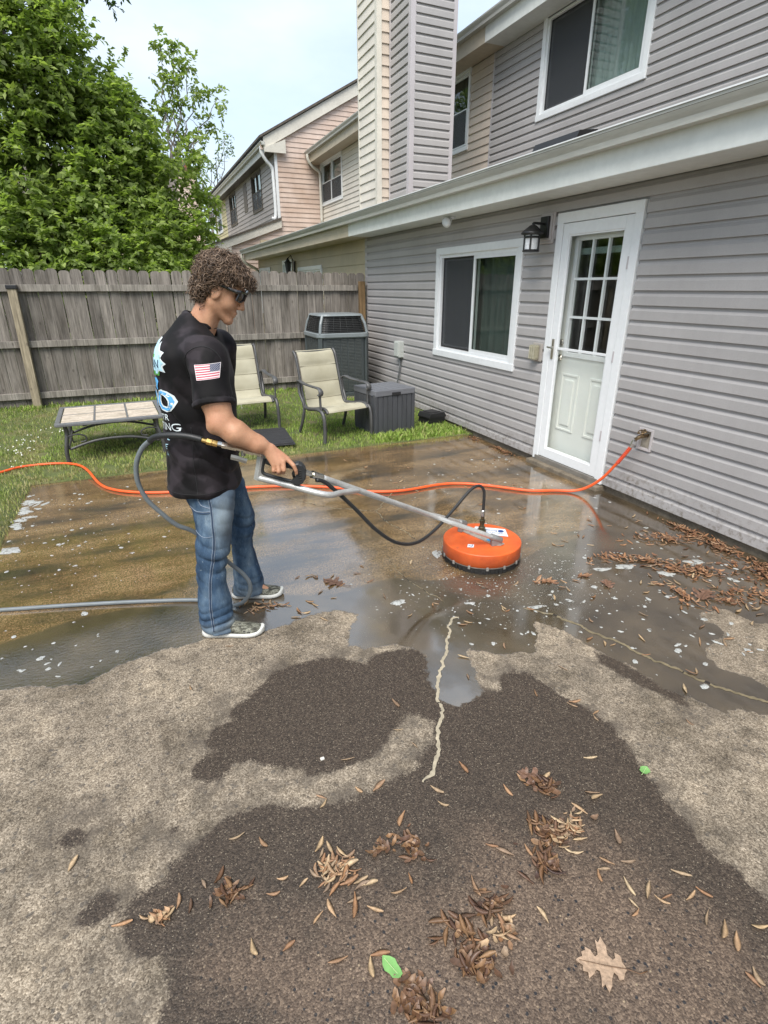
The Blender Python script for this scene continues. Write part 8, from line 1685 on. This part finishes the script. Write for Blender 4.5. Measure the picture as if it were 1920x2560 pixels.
# oak leaves
def oak_mesh(mat, seed, size, curl):
    rr = random.Random(seed); half = [(0.0, 0.02), (0.05, 0.10), (0.10, 0.22), (0.19, 0.27), (0.21, 0.17), (0.27, 0.11), (0.33, 0.20), (0.36, 0.34), (0.44, 0.47), (0.49, 0.40), (0.57, 0.43), (0.55, 0.28), (0.56, 0.15), (0.63, 0.14), (0.69, 0.24), (0.80, 0.28), (0.80, 0.19), (0.90, 0.17), (0.89, 0.08), (1.0, 0.03), (1.02, 0.0)]
    up = [(a, b_ * rr.uniform(0.85, 1.15)) for a, b_ in half]; dn = [(a + rr.uniform(-.02, .02), -b_ * rr.uniform(0.85, 1.15)) for a, b_ in half]
    bm = bmesh.new(); vs_ = [bm.verts.new((p[0] * size, p[1] * size, 0)) for p in up] + [bm.verts.new((p[0] * size, p[1] * size, 0)) for p in dn[::-1][1:]]
    f = bm.faces.new(vs_); bmesh.ops.triangulate(bm, faces=[f]); bmesh.ops.subdivide_edges(bm, edges=bm.edges[:], cuts=2, use_grid_fill=True)
    for v in bm.verts: v.co.z = 0.004 + curl * ((v.co.y / size) ** 2 * 0.35 + 0.05 * mnoise.noise((v.co.x * 60, v.co.y * 60, seed))) * size + 0.003 * abs(mnoise.noise((v.co.x * 40, v.co.y * 40, seed + 3)))
    ext = bmesh.ops.extrude_face_region(bm, geom=bm.faces[:]); 
    for v in [g for g in ext['geom'] if isinstance(g, bmesh.types.BMVert)]: v.co.z += 0.0012
    me = bpy.data.meshes.new('oak_leaf'); bm.to_mesh(me); bm.free(); me.materials.append(mat); return me
OAKM = dead_mat('spotted_oak_leaf', [(0.44, 0.31, 0.21), (0.48, 0.34, 0.23)], 0.6); OAKD = dead_mat('dark_oak_leaf', [(0.16, 0.09, 0.06), (0.20, 0.11, 0.07)], 0.5)
def oak(x, y, rot, size, mat, label, curl, seed):
    e_ = empty('oak_leaf', (x, y, 0.001), label, 'leaf', local=True, rz=rot); link('blade', oak_mesh(mat, seed, size, curl), e_)
    mb = MB(); mb.smooth = True; mb.tube([(size * 0.95, 0, 0.007), (size * 0.4, 0.002, 0.0075), (0, 0, 0.006), (-size * 0.25, 0.004, 0.004), (-size * 0.42, -0.006, 0.003)], [0.0006, 0.001, 0.0015, 0.0014, 0.0016], 5); link('stem', mb.mesh('stem', DARKLEAF), e_)
oak(0.92, 0.525, 2.55, 0.125, OAKM, 'large spotted tan oak leaf at the lower right foreground', 0.35, 4); oak(0.905, 2.70, 2.3, 0.13, OAKD, 'wet brown oak leaf right of the man\'s far shoe', 0.8, 9)
oak(2.72, 1.72, 0.4, 0.15, OAKD, 'dark curled oak leaf at the edge of the dry patch', 1.6, 14); oak(2.34, 2.03, 0.9, 0.10, OAKD, 'dark crumpled leaf floating right of the disc', 1.9, 17); oak(1.10, 1.075, 2.2, 0.10, OAKD, 'crumpled reddish oak leaf above the dark seed heap', 1.6, 23)
GREENL = simple('fresh_green_leaf', (0.16, 0.34, 0.10), 0.5, var=0.25, vs_=40)
def gleaf(x, y, rot, L, W, label):
    mb = MB(); mb.smooth = True; leaf_scrap(mb, Matrix.Identity(4), L, W, 0.35, 0.3); e_ = empty('green_leaf', (x, y, 0.002), label, 'leaf', local=True, rz=rot); link('blade', mb.mesh('blade', GREENL), e_); mb = MB(); mb.tube([(-L * 0.2, 0.001, 0.002), (0, 0, 0.004), (L * 0.9, 0, 0.006)], 0.0009, 5); link('stem', mb.mesh('stem', simple('green_vein', (0.35, 0.48, 0.22), 0.5)), e_)
gleaf(0.372, 0.745, 1.95, 0.066, 0.019, 'fresh green pointed leaf lying near the bottom centre'); gleaf(1.455, 0.965, 0.4, 0.040, 0.018, 'small pale green leaf on the right damp edge')
# foam on the water
FOAM_M = None
def foam_mat():
    m, t, b, o = NT('soap_foam'); v = coords(t, rnd=False); vo = nd(t, 'ShaderNodeTexVoronoi', {'Vector': v, 'Scale': 140.0}); c = ramp(t, vo.outputs['Distance'], [(0.0, (0.56, 0.57, 0.57)), (0.55, (0.38, 0.39, 0.37))])
    t.links.new(c, b.inputs['Base Color']); b.inputs['Roughness'].default_value = 0.35; bump(t, b, vo.outputs['Distance'], 0.6, 0.004)
    tr = nd(t, 'ShaderNodeBsdfTransparent'); hol = smooth(t, noise(t, v, 38.0, 4.0, 0.6), 0.32, 0.52, 0.22, 0.92)
    mxs = nd(t, 'ShaderNodeMixShader', {0: hol, 1: tr.outputs[0], 2: b.outputs[0]}); t.links.new(mxs.outputs[0], o.inputs[0]); return m
FM = foam_mat(); mb = MB(); mb.smooth = True
def blob(x, y, rx, ry, rot, h=0.004, n=14):
    vs_ = [Vector((0, 0, h))]; sd_ = rs.uniform(0, 99)
    for ring, hh in ((0.55, h * 0.85), (1.0, 0.0006)):
        for j in range(n):
            a = 2 * math.pi * j / n; k = ring * (1 + 0.6 * mnoise.noise((math.cos(a) * 1.3 + sd_, math.sin(a) * 1.3, sd_)) + 0.35 * mnoise.noise((math.cos(a) * 3 + sd_, math.sin(a) * 3, 5))); vs_.append(Vector((k * rx * math.cos(a), k * ry * math.sin(a), hh)))
    M = Matrix.Translation((x, y, 0.0008)) @ Matrix.Rotation(rot, 4, 'Z'); mb.add([M @ v for v in vs_], [(0, 1 + j, 1 + (j + 1) % n) for j in range(n)] + [(1 + j, 1 + n + j, 1 + n + (j + 1) % n, 1 + (j + 1) % n) for j in range(n)])
FSZ = [(0.06, 0.03), (0.05, 0.03), (0.07, 0.03), (0.07, 0.05), (0.045, 0.028), (0.03, 0.055), (0.05, 0.016), (0.07, 0.03), (0.06, 0.03), (0.06, 0.035), (0.055, 0.022)]
for (x, y), (rx, ry) in zip(FOAM, FSZ): blob(x, y, rx, ry, rs.uniform(-0.8, 0.2), 0.006, 22)
for k in range(46):
    t = rs.random(); blob(-1.06 + abs(rs.gauss(0, 0.045)), 4.35 + t * 0.85, rs.uniform(0.010, 0.045), rs.uniform(0.008, 0.022), rs.uniform(-1, 1), 0.003)
def scatter(n, fx, fy, smin, smax, pw=2.5, el=0.6):
    c_ = 0
    for _ in range(n * 6):
        if c_ >= n: break
        x, y = fx(), fy()
        if sdf_poly(np.array([(x, y)]), film_poly)[0] < 0.03 or math.hypot(x - DC[0], y - DC[1]) < DR + 0.02: continue
        s = smin + (smax - smin) * rs.random() ** pw; blob(x, y, s, s * rs.uniform(el * 0.6, 1.0), rs.uniform(0, 3), min(0.004, s * 0.35), 8 if s < 0.006 else 12); c_ += 1
scatter(760, lambda: rs.gauss(1.85, 0.42), lambda: rs.gauss(2.30, 0.26), 0.0020, 0.0075); scatter(150, lambda: rs.uniform(1.2, 3.3), lambda: rs.uniform(1.3, 2.6), 0.003, 0.020, 2.6); scatter(34, lambda: rs.uniform(1.6, 2.6), lambda: rs.uniform(1.2, 2.3), 0.008, 0.026, 1.6, 0.45)
scatter(260, lambda: -1.05 + abs(rs.gauss(0, 0.6)), lambda: rs.uniform(3.2, 5.2), 0.003, 0.016, 3.0); scatter(90, lambda: rs.uniform(1.9, 3.4), lambda: rs.uniform(2.7, 4.6), 0.004, 0.022, 2.4); scatter(26, lambda: rs.uniform(-1.0, -0.3), lambda: rs.uniform(2.4, 3.0), 0.006, 0.02, 2.0)
tag(mb.build('foam', FM), 'white soap foam flecks drifting on the wet patio', 'foam', kind='stuff')
tag(link('pebble', MB().box(-0.008, 0.008, -0.006, 0.006, 0, 0.008, 0.003).mesh('pebble', simple('white_pebble', (0.6, 0.58, 0.52), 0.6)), loc=(0.40, 1.50, 0.0)), 'small white pebble in the round damp stain', 'pebble')
# ------------------------------------------------------------------ tidy up
for o_ in bpy.data.objects:
    if '_local' in o_: del o_['_local']
